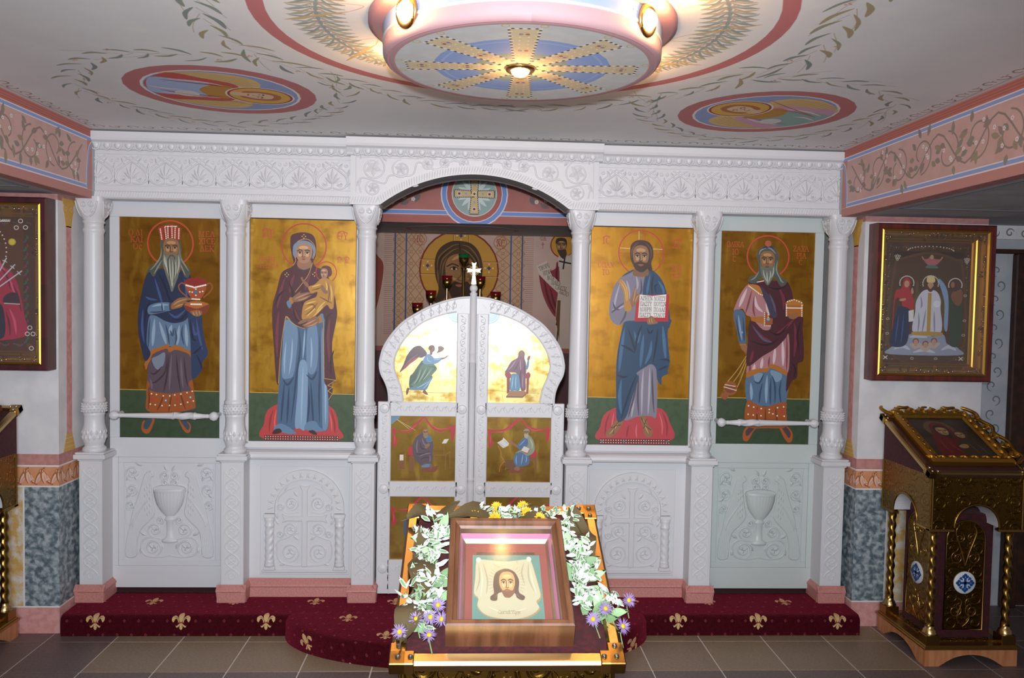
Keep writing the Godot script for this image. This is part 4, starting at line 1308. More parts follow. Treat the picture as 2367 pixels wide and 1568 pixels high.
func drum_painting() -> Painter:
	var p := Painter.new(1024, 1024, -1, -1, 1, 1)
	p.ground("c9c9c9")
	lay(p, clouds(2048, 2048, 8, 0.02, "d2d4d4", 0.4, 0.8, 0.7))
	p.r("c98e92", 0, 0, 0.975, 0.06)
	p.o("8ba4d8", 0, 0, 0.66)
	lay_ring(p)
	p.o("93a39c", 0, 0, 0.36)
	for i in 8:
		var a := TAU * i / 8.0 + deg_to_rad(2.0)
		var d := Vector2.from_angle(a)
		var s := Vector2(-d.y, d.x)
		var c0 := d * 0.08
		var c1 := d * 0.86
		var w0 := 0.055
		var w1 := 0.105
		var q := [c0 + s * w0, c1 + s * w1, c1 - s * w1, c0 - s * w0]
		var flat := []
		for v in q:
			flat.append_array([v.x, v.y])
		p.p("d6c4a2", flat)
		for sg in [-1.0, 1.0]:
			for k in 27:
				var t := k / 26.0
				var v: Vector2 = c0.lerp(c1, t) + s * sg * lerpf(w0, w1, t)
				p.o("4a4444" if k % 2 else "e8e4dc", v.x, v.y, 0.011)
				var v2: Vector2 = c0.lerp(c1, t) + s * sg * (lerpf(w0, w1, t) - 0.016)
				if k % 3 == 0:
					p.o("f0ece4", v2.x, v2.y, 0.006)
		for k in 9:
			var v: Vector2 = c1 + s * lerpf(-w1, w1, k / 8.0)
			p.o("4a4444" if k % 2 else "e8e4dc", v.x, v.y, 0.011)
		for k in 9:
			var v: Vector2 = c0.lerp(c1, 0.12 + k * 0.095)
			p.d("efe6d2", 0.008, [v.x + s.x * 0.03, v.y + s.y * 0.03, v.x - s.x * 0.03, v.y - s.y * 0.03])
		for e in [0.42, 0.86]:
			var v: Vector2 = c0.lerp(c1, e)
			p.r("c49a62", v.x, v.y, 0.035, 0.006)
			p.o("9c5a52" if i % 2 else "7f86b4", v.x + s.x * 0.02, v.y + s.y * 0.02, 0.015)
			p.o("7f86b4" if i % 2 else "9c5a52", v.x - s.x * 0.02, v.y - s.y * 0.02, 0.015)
		for sg in [-1.0, 1.0]:
			var v: Vector2 = d * 0.91 + s * sg * 0.125
			p.r("cbb47c", v.x, v.y, 0.025, 0.009)
	return p


func lay_ring(p: Painter) -> void:
	p.r("9cb2e0", 0, 0, 0.6, 0.02)


func beam_painting(flip: bool) -> Painter:
	# drawing units: metres along the beam (0..2.2 from the screen) and down from the ceiling (0..0.34)
	var p := Painter.new(2048, 316, 0, 0, 2.2, 0.34)
	p.ground("c8a49e")
	lay(p, clouds(p.im.get_width(), p.im.get_height(), 15 if flip else 16, 0.01, "bc968f", 0.45, 0.8, 0.6))
	p.rect("b27068", 0, 0, 2.2, 0.042)
	for k in 3:
		p.l("a45648", 0.003, [0, 0.010 + k * 0.011, 2.2, 0.009 + k * 0.011], false, true)
	p.rect("bb857e", 0, 0.30, 2.2, 0.34)
	for e in [[0.042, "ddd6da"], [0.047, "8c9fd0"], [0.060, "ddd6da"], [0.276, "ddd6da"], [0.281, "8c9fd0"], [0.296, "ddd6da"]]:
		p.rect(e[1], 0.0, e[0], 2.2, e[0] + (0.014 if e[1] == "8c9fd0" else 0.005))
	p.rect("bb857e", 0, 0.06, 0.05, 0.3)
	p.l("ddd6da", 0.005, [0.0, 0.06, 0.035, 0.10, 0.055, 0.2, 0.06, 0.29])
	p.l("8c9fd0", 0.012, [0.0, 0.075, 0.025, 0.11, 0.045, 0.2, 0.05, 0.29])
	# running vine
	var rng := RandomNumberGenerator.new()
	rng.seed = 7 if flip else 9
	var a := []
	for i in 12:
		a.append_array([0.1 + i * 0.19, 0.17 + (0.075 if i % 2 else -0.075)])
	p.l("8c8078", 0.008, a)
	for i in 11:
		var cx := 0.19 + i * 0.19
		var up := 1.0 if i % 2 else -1.0
		var cy := 0.17 - up * 0.012
		p.spin("8c8078", 0.007, cx - 0.02, cy, 0.085, 0.03, 90.0 * up, -0.9 * up)
		for k in 9:
			var an := rng.randf() * 360.0
			var r := rng.randf_range(0.03, 0.088)
			var x := cx + cos(deg_to_rad(an)) * r
			var y := clampf(cy + sin(deg_to_rad(an)) * r, 0.085, 0.262)
			p.leaf(["8c867c", "988c76", "94807a"][k % 3], x, y, an + rng.randf_range(-50, 50), rng.randf_range(0.036, 0.056), 0.026)
		for k in 4:
			var an := rng.randf() * TAU
			var r := rng.randf_range(0.02, 0.09)
			var x := cx + cos(an) * r
			var y := clampf(cy + sin(an) * r, 0.085, 0.262)
			for q in 5:
				p.o("dcd4d4", x + cos(q * TAU / 5) * 0.006, y + sin(q * TAU / 5) * 0.006, 0.0038)
			p.o("b08a70", x, y, 0.0025)
	return p


func fascia_painting() -> Painter:
	# the beam before the sanctuary: metres, x -1.2..1.2, y down from the ceiling 0..0.34
	var p := Painter.new(1536, 218, -1.2, 0, 1.2, 0.34)
	p.ground("b8756e")
	lay(p, clouds(p.im.get_width(), p.im.get_height(), 18, 0.012, "a8685e", 0.45, 0.8, 0.6))
	p.rect("b26a62", -1.2, 0.30, 1.2, 0.34)
	for s in [-1.0, 1.0]:
		p.p("ddd6da", [s * 1.2, 0.262, s * 0.155, 0.262, s * 0.10, 0.292, s * 1.2, 0.292])
		p.p("7e96d0", [s * 1.2, 0.267, s * 0.16, 0.267, s * 0.115, 0.288, s * 1.2, 0.288])
		p.l("7a6a66", 0.006, [s * 0.30, 0.06, s * 0.33, 0.15, s * 0.42, 0.215, s * 0.55, 0.20, s * 0.62, 0.14, s * 0.75, 0.12])
		for q in [[0.30, 0.08, 200], [0.335, 0.17, 60], [0.40, 0.215, 20], [0.47, 0.21, 340], [0.52, 0.18, 300], [0.62, 0.14, 30], [0.7, 0.12, 320]]:
			p.leaf("7c6c68", s * q[0], q[1], q[2] if s > 0 else 180 - q[2], 0.055, 0.032)
		for q in [[0.325, 0.13], [0.375, 0.2], [0.43, 0.19], [0.50, 0.225], [0.36, 0.09], [0.58, 0.18]]:
			for k in 5:
				p.o("e2dada", s * q[0] + cos(k * TAU / 5) * 0.008, q[1] + sin(k * TAU / 5) * 0.008, 0.005)
	p.o("ddd6da", -0.005, 0.16, 0.205)
	p.o("7e96d0", -0.005, 0.16, 0.197)
	p.o("ddd6da", -0.005, 0.16, 0.172)
	p.o("b0645c", -0.005, 0.16, 0.167)
	p.o("d8d4cc", -0.005, 0.16, 0.138)
	p.o("9fb0aa", -0.005, 0.16, 0.133)
	for k in 12:
		var a := deg_to_rad(45.0 + (k / 3) * 90.0 + (k % 3 - 1) * 24.0)
		p.leaf("d4dad4", -0.005 + cos(a) * 0.02, 0.16 + sin(a) * 0.02, rad_to_deg(a), 0.085, 0.026)
	for e in [[0.0, 0.125, 0.026], [90.0, 0.125, 0.03], [180.0, 0.125, 0.026], [270.0, 0.125, 0.03]]:
		var d := Vector2.from_angle(deg_to_rad(e[0]))
		var s := Vector2(-d.y, d.x)
		var c := Vector2(-0.005, 0.16)
		for pass_ in [["4a4444", 0.0], ["d9b884", 0.005]]:
			var a: Vector2 = c + s * (0.021 - pass_[1])
			var b: Vector2 = c + d * (e[1] - pass_[1]) + s * (e[2] - pass_[1])
			var g: Vector2 = c + d * (e[1] - pass_[1]) - s * (e[2] - pass_[1])
			var h: Vector2 = c - s * (0.021 - pass_[1])
			p.p(pass_[0], [a.x, a.y, b.x, b.y, g.x, g.y, h.x, h.y])
		for k in 9:
			for sg in [-1.0, 1.0]:
				var v: Vector2 = c + d * (0.02 + k * 0.0125) + s * sg * lerpf(0.021, e[2], k / 8.0) * 0.9
				p.o("e6e0d6", v.x, v.y, 0.0022)
		var j: Vector2 = c + d * 0.092
		p.rect("e4e0dc", j.x - 0.011, j.y - 0.011, j.x + 0.011, j.y + 0.011)
		p.rect("8c3c40", j.x - 0.007, j.y - 0.007, j.x + 0.007, j.y + 0.007)
		var i: Vector2 = c + d * 0.052
		p.p("8fa6d4", [i.x - 0.008, i.y - 0.006, i.x + 0.008, i.y - 0.006, i.x, i.y + 0.01])
	p.rect("e4d4b0", -0.02, 0.145, 0.01, 0.175)
	p.o("8c3c40", -0.005, 0.16, 0.007)
	return p


func apse_painting() -> Painter:
	# the sanctuary's back wall; drawing units are those of a study 1352 x 1568 of it, scaled onto the wall
	var p := Painter.new(1024, 1024, 0, 380, 1300, 1680)
	p.ground("c6a496")
	lay(p, clouds(p.im.get_width(), p.im.get_height(), 28, 0.008, "b8968a", 0.45, 0.8, 0.5))
	for e in [[75, 125, 0], [960, 1020, 1]]:
		for k in 52:
			p.l("8a5c4c", 2, [e[0], 440 + k * 12.4, e[1], 440 + k * 12.4], false, true)
	for e in [[128, 205], [215, 330], [780, 870], [884, 965]]:
		p.rect("c09878", e[0], 380, e[1], 1680)
		var step := 75.0
		for r in 18:
			var y := 400.0 + r * step
			var n := maxi(1, roundi((e[1] - e[0]) / step))
			var wx: float = (e[1] - e[0]) / n
			for c in n:
				var x: float = e[0] + c * wx
				p.l("94603c", 3, [x, y, x + wx, y + step], false, true)
				p.l("94603c", 3, [x + wx, y, x, y + step], false, true)
				p.r("94603c", x + wx / 2, y, 7, 2.5)
				for q in 4:
					var an := PI / 4 + q * PI / 2
					p.l("a87450", 2.5, [x + wx / 2 + cos(an) * 9, y + sin(an) * 9, x + wx / 2 + cos(an) * 22, y + sin(an) * 22], false, true)
	for x in [142, 212, 876, 948]:
		p.rect("4c5680", x - 5, 380, x + 5, 1680)
	# halo with cross bars
	p.o("7c2c20", 548, 662, 254)
	p.o("c28a34", 548, 662, 244)
	for e in [[300, 595, 400, 595], [300, 688, 400, 688], [700, 605, 795, 605], [700, 698, 795, 698], [510, 415, 510, 480], [606, 420, 606, 500]]:
		p.l("7c4a24", 3, e, false, true)
		p.l("dcc09a", 2, [e[0] + 3, e[1] + 5, e[2] + 3, e[3] + 5], false, true)
	for e in [[348, 636], [738, 645], [557, 443]]:
		p.p("3f4468", [e[0] - 13, e[1], e[0], e[1] - 13, e[0] + 13, e[1], e[0], e[1] + 13])
		p.d("e0c8b4", 5, [e[0] - 25, e[1], e[0] + 25, e[1], e[0], e[1] + 25, e[0], e[1] - 25])
	# neck, hair, face
	p.f("8c5c34", [470, 780, 630, 780, 660, 880, 560, 930, 450, 880])
	p.f("4a3018", [398, 700, 394, 600, 420, 530, 480, 485, 545, 476, 620, 490, 670, 540, 696, 620, 694, 700, 680, 760, 700, 830, 650, 860, 620, 780, 500, 780, 450, 850, 400, 870, 420, 780])
	p.folds("7c5832", 9, [[410, 660, 420, 580, 500, 510, 550, 496], [425, 690, 440, 600, 500, 540, 545, 520], [680, 660, 665, 580, 610, 515, 560, 500], [670, 690, 650, 600, 600, 545, 560, 525], [440, 740, 445, 640, 470, 580], [420, 760, 415, 700, 412, 660]])
	p.folds("2c1a0c", 7, [[418, 680, 430, 590, 490, 525], [675, 680, 660, 600, 600, 530], [545, 480, 550, 520, 556, 556]])
	p.f("96683c", [462, 680, 462, 620, 490, 575, 550, 556, 600, 572, 640, 620, 645, 700, 630, 760, 590, 810, 545, 825, 500, 800, 470, 745])
	p.folds("c09058", 22, [[500, 600, 550, 575, 600, 596], [490, 700, 510, 720, 530, 716], [600, 716, 620, 710, 632, 690]])
	p.folds("a05a38", 16, [[490, 730, 510, 735, 525, 725], [590, 735, 610, 730, 625, 720]])
	p.l("2c1a10", 7, [470, 640, 505, 622, 545, 636])
	p.l("2c1a10", 7, [580, 640, 610, 622, 640, 640])
	for e in [[516, 652], [610, 654]]:
		p.f("d8c4a4", [e[0] - 24, e[1], e[0], e[1] - 10, e[0] + 24, e[1], e[0], e[1] + 8])
		p.o("2c1a10", e[0], e[1] - 1, 10)
		p.l("2c1a10", 5, [e[0] - 26, e[1], e[0], e[1] - 12, e[0] + 26, e[1] + 1])
	p.l("5c3c20", 5, [560, 640, 562, 690, 540, 716, 560, 728, 585, 716])
	p.f("3c2412", [470, 740, 500, 750, 520, 732, 560, 742, 600, 732, 620, 750, 640, 730, 630, 800, 590, 845, 545, 850, 500, 830])
	p.f("a05844", [525, 756, 548, 750, 575, 756, 548, 768])
	p.r("a04a3c", 299, 468, 40, 3)
	p.r("a04a3c", 806, 482, 40, 3)
	p.tx("9c3a34", "ΙC", 276, 488, 42, 0.7)
	p.tx("9c3a34", "ΧC", 782, 502, 42, 0.7)
	# saint with a scroll at the right
	p.o("7c2c20", 1206, 490, 80)
	p.o("c88a2e", 1206, 490, 73)
	p.f("8a3038", [1160, 640, 1180, 590, 1300, 600, 1300, 960, 1190, 960, 1130, 900, 1080, 790, 1058, 660, 1100, 660])
	p.folds("5c1a22", 14, [[1090, 700, 1120, 830, 1170, 930], [1130, 760, 1160, 860, 1200, 940], [1180, 800, 1200, 880, 1230, 940], [1180, 600, 1170, 680, 1190, 740]])
	p.f("c8b0a0", [1180, 560, 1240, 555, 1300, 600, 1300, 1300, 1190, 1300, 1170, 950, 1190, 700])
	p.p("c8b8a8", [1178, 580, 1300, 560, 1300, 615, 1180, 625])
	p.l("2a1c20", 9, [1185, 590, 1300, 612], false, true)
	p.l("2a1c20", 9, [1222, 560, 1212, 640], false, true)
	p.l("2a1c20", 7, [1175, 1000, 1190, 930, 1180, 1140])
	p.p("6c4020", [1180, 840, 1200, 840, 1195, 1100, 1172, 960])
	p.face(1198, 490, 36, 46, "96683c", "2c1a10", "b98c5c")
	p.f("3c281c", [1162, 480, 1165, 450, 1195, 440, 1228, 452, 1232, 500, 1222, 470, 1190, 462])
	p.f("4a3424", [1172, 520, 1195, 520, 1225, 515, 1232, 550, 1215, 575, 1192, 560])
	p.p("ccb8a8", [1040, 625, 1105, 588, 1140, 680, 1215, 745, 1225, 790, 1190, 800, 1110, 730, 1060, 680])
	for k in 6:
		p.tx("5c4034", ["ТВОРЕ", "НТЯС", "ВОЖ", "ЦАВЪ", "СВЯТЫ", "БЫЛО"][k], 1062 + k * 25, 655 + k * 28 - 0.1 * k * k, 26, 0.6, -0.42 + 0.16 * k)
	p.tx("9c3a34", "ОА", 1062, 460, 26, 0.7)
	p.tx("9c3a34", "†", 1068, 508, 34)
	# edge of another figure at the left
	p.f("8a4030", [0, 580, 40, 590, 70, 640, 60, 760, 30, 900, 0, 940])
	p.rect("9c5a50", 0, 1150, 1300, 1180)
	p.rect("5c3c40", 0, 1180, 1300, 1680)
	return p


func carpet_tile() -> Painter:
	# one repeat, 0..410 mm each way, two lilies in half drop
	var p := Painter.new(512, 512, 0, 0, 410, 410)
	p.ground("463e3c")
	lay(p, clouds(1024, 1024, 33, 0.05, "302a28", 0.45, 0.8, 0.7))
	lay(p, clouds(1024, 1024, 34, 0.2, "564c4a", 0.5, 0.8, 0.5))
	return p


func lily_pattern() -> ImageTexture:
	var p := Painter.new(512, 512, 0, 0, 410, 410)
	p.im.fill(Color(0.3, 0.05, 0.08, 0.0))
	for q in [[100, 300], [305, 95]]:
		lily(p, q[0], q[1])
	for i in 6:
		for j in 6:
			var x := 34.0 + i * 68.3 + (34.0 if j % 2 else 0.0)
			var y := 34.0 + j * 68.3
			x = fmod(x, 410.0)
			if Vector2(x - 100, y - 300).length() < 50 or Vector2(x - 305, y - 95).length() < 50:
				continue
			p.l("a0505a", 1.6, [x - 6, y, x, y - 7, x + 6, y, x, y + 7], true, true)
			p.o("96404c", x, y, 1.8)
	return p.texture()


func lily(p: Painter, x: float, y: float) -> void:
	var c := "c9a878"
	p.f(c, [x, y - 46, x + 13, y - 24, x + 10, y - 2, x + 3, y + 14, x - 3, y + 14, x - 10, y - 2, x - 13, y - 24])
	for s in [-1.0, 1.0]:
		p.f(c, [x + s * 7, y + 12, x + s * 14, y - 8, x + s * 28, y - 20, x + s * 42, y - 12, x + s * 44, y + 4, x + s * 36, y + 14, x + s * 30, y + 4, x + s * 24, y - 4, x + s * 16, y + 4, x + s * 12, y + 16])
		p.f(c, [x + s * 4, y + 18, x + s * 14, y + 26, x + s * 22, y + 32, x + s * 26, y + 26, x + s * 22, y + 40, x + s * 10, y + 34])
		p.stroke("7c4a30", 3, [x + s * 12, y + 6, x + s * 20, y - 8, x + s * 34, y - 10])
	p.f(c, [x - 3, y + 18, x + 3, y + 18, x + 8, y + 40, x, y + 52, x - 8, y + 40])
	p.rect("8a3a30", x - 16, y + 13, x + 16, y + 18)


func leaf_band() -> Painter:
	# painted frieze of pale leaves on orange; metres 0..0.5, 0..0.095
	var p := Painter.new(640, 122, 0, 0, 0.5, 0.095)
	p.ground("cf9068")
	lay(p, clouds(1280, 244, 36, 0.02, "c27f58", 0.45, 0.8, 0.6))
	for i in 7:
		var x := i * 0.075 - 0.01
		for e in [[x, 0.085, -62, 0.085], [x + 0.02, 0.015, 50, 0.09], [x + 0.045, 0.085, -100, 0.07]]:
			p.leaf("9c5c38", e[0], e[1], e[2], e[3] * 1.12, 0.034)
			p.leaf("e0b898", e[0] + 0.003, e[1], e[2], e[3], 0.024)
			p.leaf("c89a98", e[0] + 0.005, e[1], e[2], e[3] * 0.7, 0.010)
		p.r("a8683c", x + 0.03, 0.02, 0.010, 0.003)
		p.r("a8683c", x + 0.065, 0.075, 0.008, 0.003)
	return p


func holy_face_print() -> Painter:
	# the small print in the wooden frame; units of a study: 805..1500 x 545..1130
	var p := Painter.new(512, 480, 800, 545, 1470, 1125)
	p.ground("4a7c72")
	lay(p, clouds(1024, 960, 40, 0.01, "4c8278", 0.45, 0.8, 0.6))
	p.f("8c7c54", [858, 605, 905, 590, 1120, 610, 1330, 590, 1370, 612, 1405, 760, 1430, 900, 1390, 960, 1410, 1000, 1330, 1060, 1160, 1090, 960, 1060, 870, 990, 875, 920, 836, 880, 845, 760])
	p.f("aca88a", [862, 598, 905, 584, 1120, 602, 1330, 582, 1364, 604, 1398, 750, 1422, 890, 1382, 940, 1400, 990, 1320, 1048, 1160, 1078, 960, 1050, 876, 980, 880, 915, 842, 870, 852, 750])
	p.folds("928e70", 12, [[880, 620, 890, 760, 860, 860], [920, 610, 960, 760, 950, 880], [1340, 610, 1330, 740, 1370, 860], [1300, 610, 1270, 700, 1290, 800], [1000, 615, 1060, 650, 1100, 640]])
	p.folds("bcb89c", 12, [[900, 640, 915, 760, 900, 900], [1350, 640, 1360, 760, 1390, 880], [960, 980, 1120, 1030, 1300, 990]])
	p.d("cfcaac", 22, [880, 588, 1345, 580])
	p.f("4a3422", [1010, 800, 1030, 710, 1090, 672, 1150, 668, 1210, 700, 1242, 770, 1235, 860, 1285, 900, 1265, 930, 1215, 910, 1190, 870, 1060, 870, 1040, 930, 990, 930, 985, 900, 1015, 870])
	p.face(1135, 790, 70, 100, "b58c58", "3a2818", "d0aa74")
	p.f("6a4628", [1070, 810, 1095, 850, 1130, 838, 1180, 850, 1200, 810, 1195, 870, 1160, 905, 1135, 910, 1100, 895])
	p.f("8c5040", [1110, 852, 1135, 846, 1160, 852, 1135, 860])
	for k in 12:
		for s in [-1.0, 1.0]:
			var a := deg_to_rad(-60.0 + k * 10.0)
			p.l("8c7c50", 2.5, [1130 + s * cos(a) * 130, 780 + sin(a) * 130, 1130 + s * cos(a) * 165, 780 + sin(a) * 165], false, true)
	p.tx("6a5430", "Святый", 1050, 1035, 26, 0.75)
	p.tx("6a5430", "Убрус", 1160, 1035, 26, 0.75)
	p.tx("6a5430", "ХС", 1212, 612, 22, 0.8)
	return p


func three_figures_print() -> Painter:
	# the right-hand wall icon: units of a study 590..1190 x 270..1140
	var p := Painter.new(512, 768, 585, 275, 1195, 1150)
	p.rough = 0.35
	p.ground("4c2c12")
	lay(p, clouds(1024, 1536, 46, 0.01, "3a200c", 0.45, 0.8, 0.7))
	# jewelled border
	for k in 40:
		for e in [[612, 300 + k * 20.5], [1168, 300 + k * 20.5]]:
			p.leaf(["2c5c30", "7c2c20", "2c5c30", "8c6a28"][k % 4], e[0], e[1], 90 + (k % 3) * 40, 16, 9)
	for k in 26:
		for y in [312, 1112]:
			p.leaf(["7c2c20", "2c5c30", "8c6a28"][k % 3], 610 + k * 22, y, (k % 4) * 45, 16, 9)
	p.rect("30190c", 640, 345, 1140, 1085)
	p.f("5a3a16", [640, 1085, 640, 460, 700, 390, 900, 345, 1080, 390, 1140, 460, 1140, 1085])
	p.f("4a2c10", [655, 1085, 655, 470, 710, 405, 900, 362, 1070, 405, 1126, 470, 1126, 1085])
	for k in 18:
		var a := lerpf(0.15, PI - 0.15, k / 17.0)
		p.o("cfc8c0", 900 - cos(a) * 165, 340 - sin(a) * 34, 4.5)
	for e in [[665, 388], [1160, 402]]:
		for q in [[-14, -8], [0, -12], [14, -8], [-8, 6], [8, 6], [0, 18]]:
			p.r("d0ccc4", e[0] + q[0], e[1] + q[1], 6, 3)
	for e in [[605, 1108], [1145, 1110]]:
		p.l("d8d4cc", 6, [e[0] - 14, e[1] - 12, e[0] + 14, e[1] + 12], false, true)
		p.l("d8d4cc", 6, [e[0] + 14, e[1] - 12, e[0] - 14, e[1] + 12], false, true)
	for e in [[612, 830], [612, 935], [1158, 655], [1160, 835], [1156, 940], [795, 1112], [965, 1112]]:
		p.r("d0ccc4", e[0], e[1], 10, 3, 7)
	# blessing figure above
	p.f("a85c60", [850, 400, 880, 395, 905, 372, 930, 395, 975, 400, 950, 432, 930, 440, 885, 440])
	p.l("b88868", 8, [850, 402, 840, 380])
	p.l("b88868", 8, [972, 402, 985, 382])
	p.o("b09070", 909, 382, 13, 16)
	p.f("4c6c5c", [870, 460, 885, 440, 935, 440, 955, 462])
	# clouds
	p.f("8c94a8", [636, 1085, 636, 1040, 700, 1010, 740, 1015, 750, 950, 820, 935, 900, 945, 1010, 935, 1040, 1000, 1080, 1010, 1130, 1040, 1130, 1085])
	p.folds("b8bcc8", 26, [[660, 1050, 720, 1025, 780, 1050], [800, 1070, 880, 1050, 960, 1070], [1000, 1050, 1060, 1025, 1110, 1050], [770, 960, 840, 950, 900, 960]])
	# throne
	p.f("5c4420", [800, 900, 805, 580, 820, 572, 835, 640, 980, 640, 1000, 575, 1010, 590, 1015, 920])
	# left figure
	p.f("a82028", [655, 650, 700, 610, 715, 550, 740, 530, 768, 560, 760, 610, 790, 680, 795, 740, 770, 770, 720, 760, 700, 690, 660, 700, 650, 920, 645, 910])
	p.f("16244a", [690, 740, 765, 760, 770, 830, 750, 1010, 640, 1020, 648, 900, 670, 800])
	p.folds("34508a", 9, [[690, 800, 680, 900, 672, 1005], [725, 790, 720, 900, 712, 1005]])
	p.o("b88c68", 738, 578, 18, 25)
	p.p("d8d4d0", [758, 770, 795, 762, 795, 845, 762, 850])
	p.f("b88c68", [690, 690, 730, 680, 735, 695, 700, 702])
	p.f("b88c68", [770, 620, 780, 605, 788, 640, 776, 650])
	# middle figure
	p.f("c4c4d0", [850, 630, 900, 615, 955, 630, 985, 690, 985, 750, 990, 930, 800, 930, 805, 780, 810, 700])
	p.folds("8c8ca4", 12, [[830, 780, 835, 850, 830, 920], [880, 760, 870, 850, 860, 930], [940, 770, 945, 850, 950, 930], [840, 660, 850, 720, 845, 750]])
	p.rect("b08a3c", 892, 640, 918, 930)
	p.f("b08a3c", [800, 920, 990, 920, 985, 945, 810, 945])
	p.o("d8d8e0", 958, 718, 26)
	p.o("b88c68", 908, 588, 22, 30)
	p.f("4a3020", [888, 590, 908, 612, 928, 590, 926, 620, 908, 632, 890, 620])
	p.f("d8c080", [880, 560, 884, 525, 908, 516, 932, 525, 938, 560, 908, 566])
	# right figure
	p.f("7c98b8", [960, 540, 1010, 580, 1040, 680, 1040, 900, 1015, 880, 1010, 700])
	p.f("2c3c28", [1045, 680, 1080, 640, 1120, 660, 1140, 760, 1130, 1005, 1050, 1000, 1060, 850])
	p.f("7c4c30", [1060, 640, 1100, 605, 1135, 620, 1138, 690, 1110, 730, 1065, 690])
	p.f("4a2c1c", [1055, 560, 1070, 540, 1110, 545, 1120, 600, 1100, 620, 1075, 620])
	p.o("94643c", 1066, 578, 14, 22)
	for e in [[738, 572, 50], [908, 572, 56], [1084, 580, 48]]:
		for k in 20:
			var a := lerpf(PI * 0.9, PI * 2.1, k / 19.0)
			p.o("d6d0c8", e[0] + cos(a) * e[2], e[1] + sin(a) * e[2], 4.5)
	for e in [[818, 995], [888, 1012], [948, 990]]:
		p.f("b8a090", [e[0] - 42, e[1] + 20, e[0] - 20, e[1] + 5, e[0], e[1] + 30, e[0] + 22, e[1] + 4, e[0] + 44, e[1] + 16, e[0], e[1] + 52])
		p.o("6c4428", e[0], e[1] - 6, 22)
		p.o("b88c70", e[0], e[1], 17, 20)
	return p


func seven_swords_print() -> Painter:
	# the left-hand wall icon, of which the right part shows; units of a study: -330..240 x 110..990
	var p := Painter.new(512, 768, -330, 130, 235, 1000)
	p.rough = 0.35
	p.ground("4c2812")
	lay(p, clouds(1024, 1536, 48, 0.01, "3a1c0c", 0.45, 0.8, 0.7))
	p.rect("5a3014", -280, 180, 165, 905)
	for k in 40:
		for x in [-305, 185]:
			p.leaf(["1e5c34", "1e5c34", "5c3468", "7c2c20"][k % 4], x, 250 + k * 18.0, 70 + (k % 3) * 40, 26, 14)
	for k in 26:
		for y in [170, 950]:
			p.leaf(["1e5c34", "7c2c20", "5c3468"][k % 3], -300 + k * 20, y, (k % 4) * 45, 22, 12)
	# figure in rose
	p.f("a81c40", [-170, 905, -150, 600, -120, 480, -80, 380, -60, 300, -20, 280, 10, 330, 25, 440, 90, 480, 130, 560, 150, 660, 168, 760, 165, 905])
	p.f("1c1830", [-60, 905, -50, 700, 0, 690, 45, 720, 50, 905])
	p.folds("d04c6c", 16, [[60, 500, 100, 580, 120, 660], [80, 720, 110, 800, 120, 890], [20, 380, 30, 440, 60, 480], [-90, 500, -110, 620, -120, 760]])
	p.folds("6c1028", 14, [[100, 560, 130, 640, 150, 740], [60, 740, 80, 820, 85, 895], [40, 470, 70, 520, 90, 600]])
	p.face(-40, 390, 42, 60, "a8785c", "3a2420", "cca080")
	for q in [[0, 540, 66, 400], [0, 575, 115, 440], [0, 605, 155, 480], [-80, 540, -150, 400], [-80, 575, -190, 440], [-80, 605, -230, 480]]:
		p.l("a8a8b4", 9, [q[0], q[1], q[2], q[3]], false, true)
		p.l("dcdce4", 3, [q[0] + 2, q[1] - 2, q[2] + 2, q[3] - 2], false, true)
		var d := Vector2(q[2] - q[0], q[3] - q[1]).normalized()
		var g := Vector2(q[2], q[3]) - d * 22
		p.l("c8c8d0", 6, [g.x - d.y * 14, g.y + d.x * 14, g.x + d.y * 14, g.y - d.x * 14], false, true)
	p.f("3c1c30", [50, 650, 90, 620, 130, 630, 140, 690, 100, 694, 50, 690])
	p.pearls("c8bcb4", 4, 54, 690, 140, 694, 12)
	p.o("c8b020", 100, 295, 22)
	p.o("d8c444", 100, 295, 15)
	for k in 22:
		var a := lerpf(PI, TAU + 0.6, k / 21.0)
		p.o("d6d0c8", -45 + cos(a) * 112, 350 + sin(a) * 160, 5)
	for e in [[150, 160], [125, 203], [178, 200], [200, 845], [185, 885], [218, 885], [208, 978]]:
		p.r("d8d4cc", e[0], e[1], 12, 5)
	for k in 6:
		p.stroke("d8d4cc", 7, [20 + k * 12, 150, 35 + k * 10, 165, 50 + k * 8, 150])
	return p


func dark_icon_print() -> Painter:
	# the darkened canvas on the right-hand lectern; units 0..600 x 0..760
	var p := Painter.new(384, 448, 0, 0, 600, 760)
	p.ground("3a2c20")
	lay(p, clouds(768, 896, 52, 0.012, "281d16", 0.4, 0.75, 0.8))
	p.o("5c4426", 260, 230, 150, 170)
	p.f("5c1c1a", [150, 300, 180, 160, 250, 90, 330, 130, 370, 250, 360, 380, 440, 520, 450, 740, 80, 740, 100, 480])
	p.f("2c2420", [200, 300, 210, 190, 260, 150, 320, 180, 340, 280, 330, 380, 300, 420])
	p.f("3c3026", [300, 520, 380, 430, 470, 420, 540, 520, 560, 740, 320, 740])
	p.face(270, 270, 58, 80, "8c6a44", "2a1c14", "b08c5c", 0.12)
	p.o("4a2e1c", 425, 330, 70, 72)
	p.face(415, 345, 46, 58, "8c6a44", "2a1c14", "b08c5c", -0.1)
	p.f("94704a", [300, 560, 360, 520, 400, 540, 380, 590, 320, 600])
	p.folds("7c2c24", 16, [[170, 420, 160, 560, 180, 700], [240, 460, 250, 580, 300, 700]])
	p.folds("5a4a30", 12, [[400, 480, 430, 580, 440, 700], [480, 480, 510, 580, 520, 700]])
	return p


# ---------------------------------------------------------------- materials

func plain(c: String, rough := 0.6, metal := 0.0) -> StandardMaterial3D:
	var m := StandardMaterial3D.new()
	m.albedo_color = Color(c)
	m.roughness = rough
	m.metallic = metal
	return m


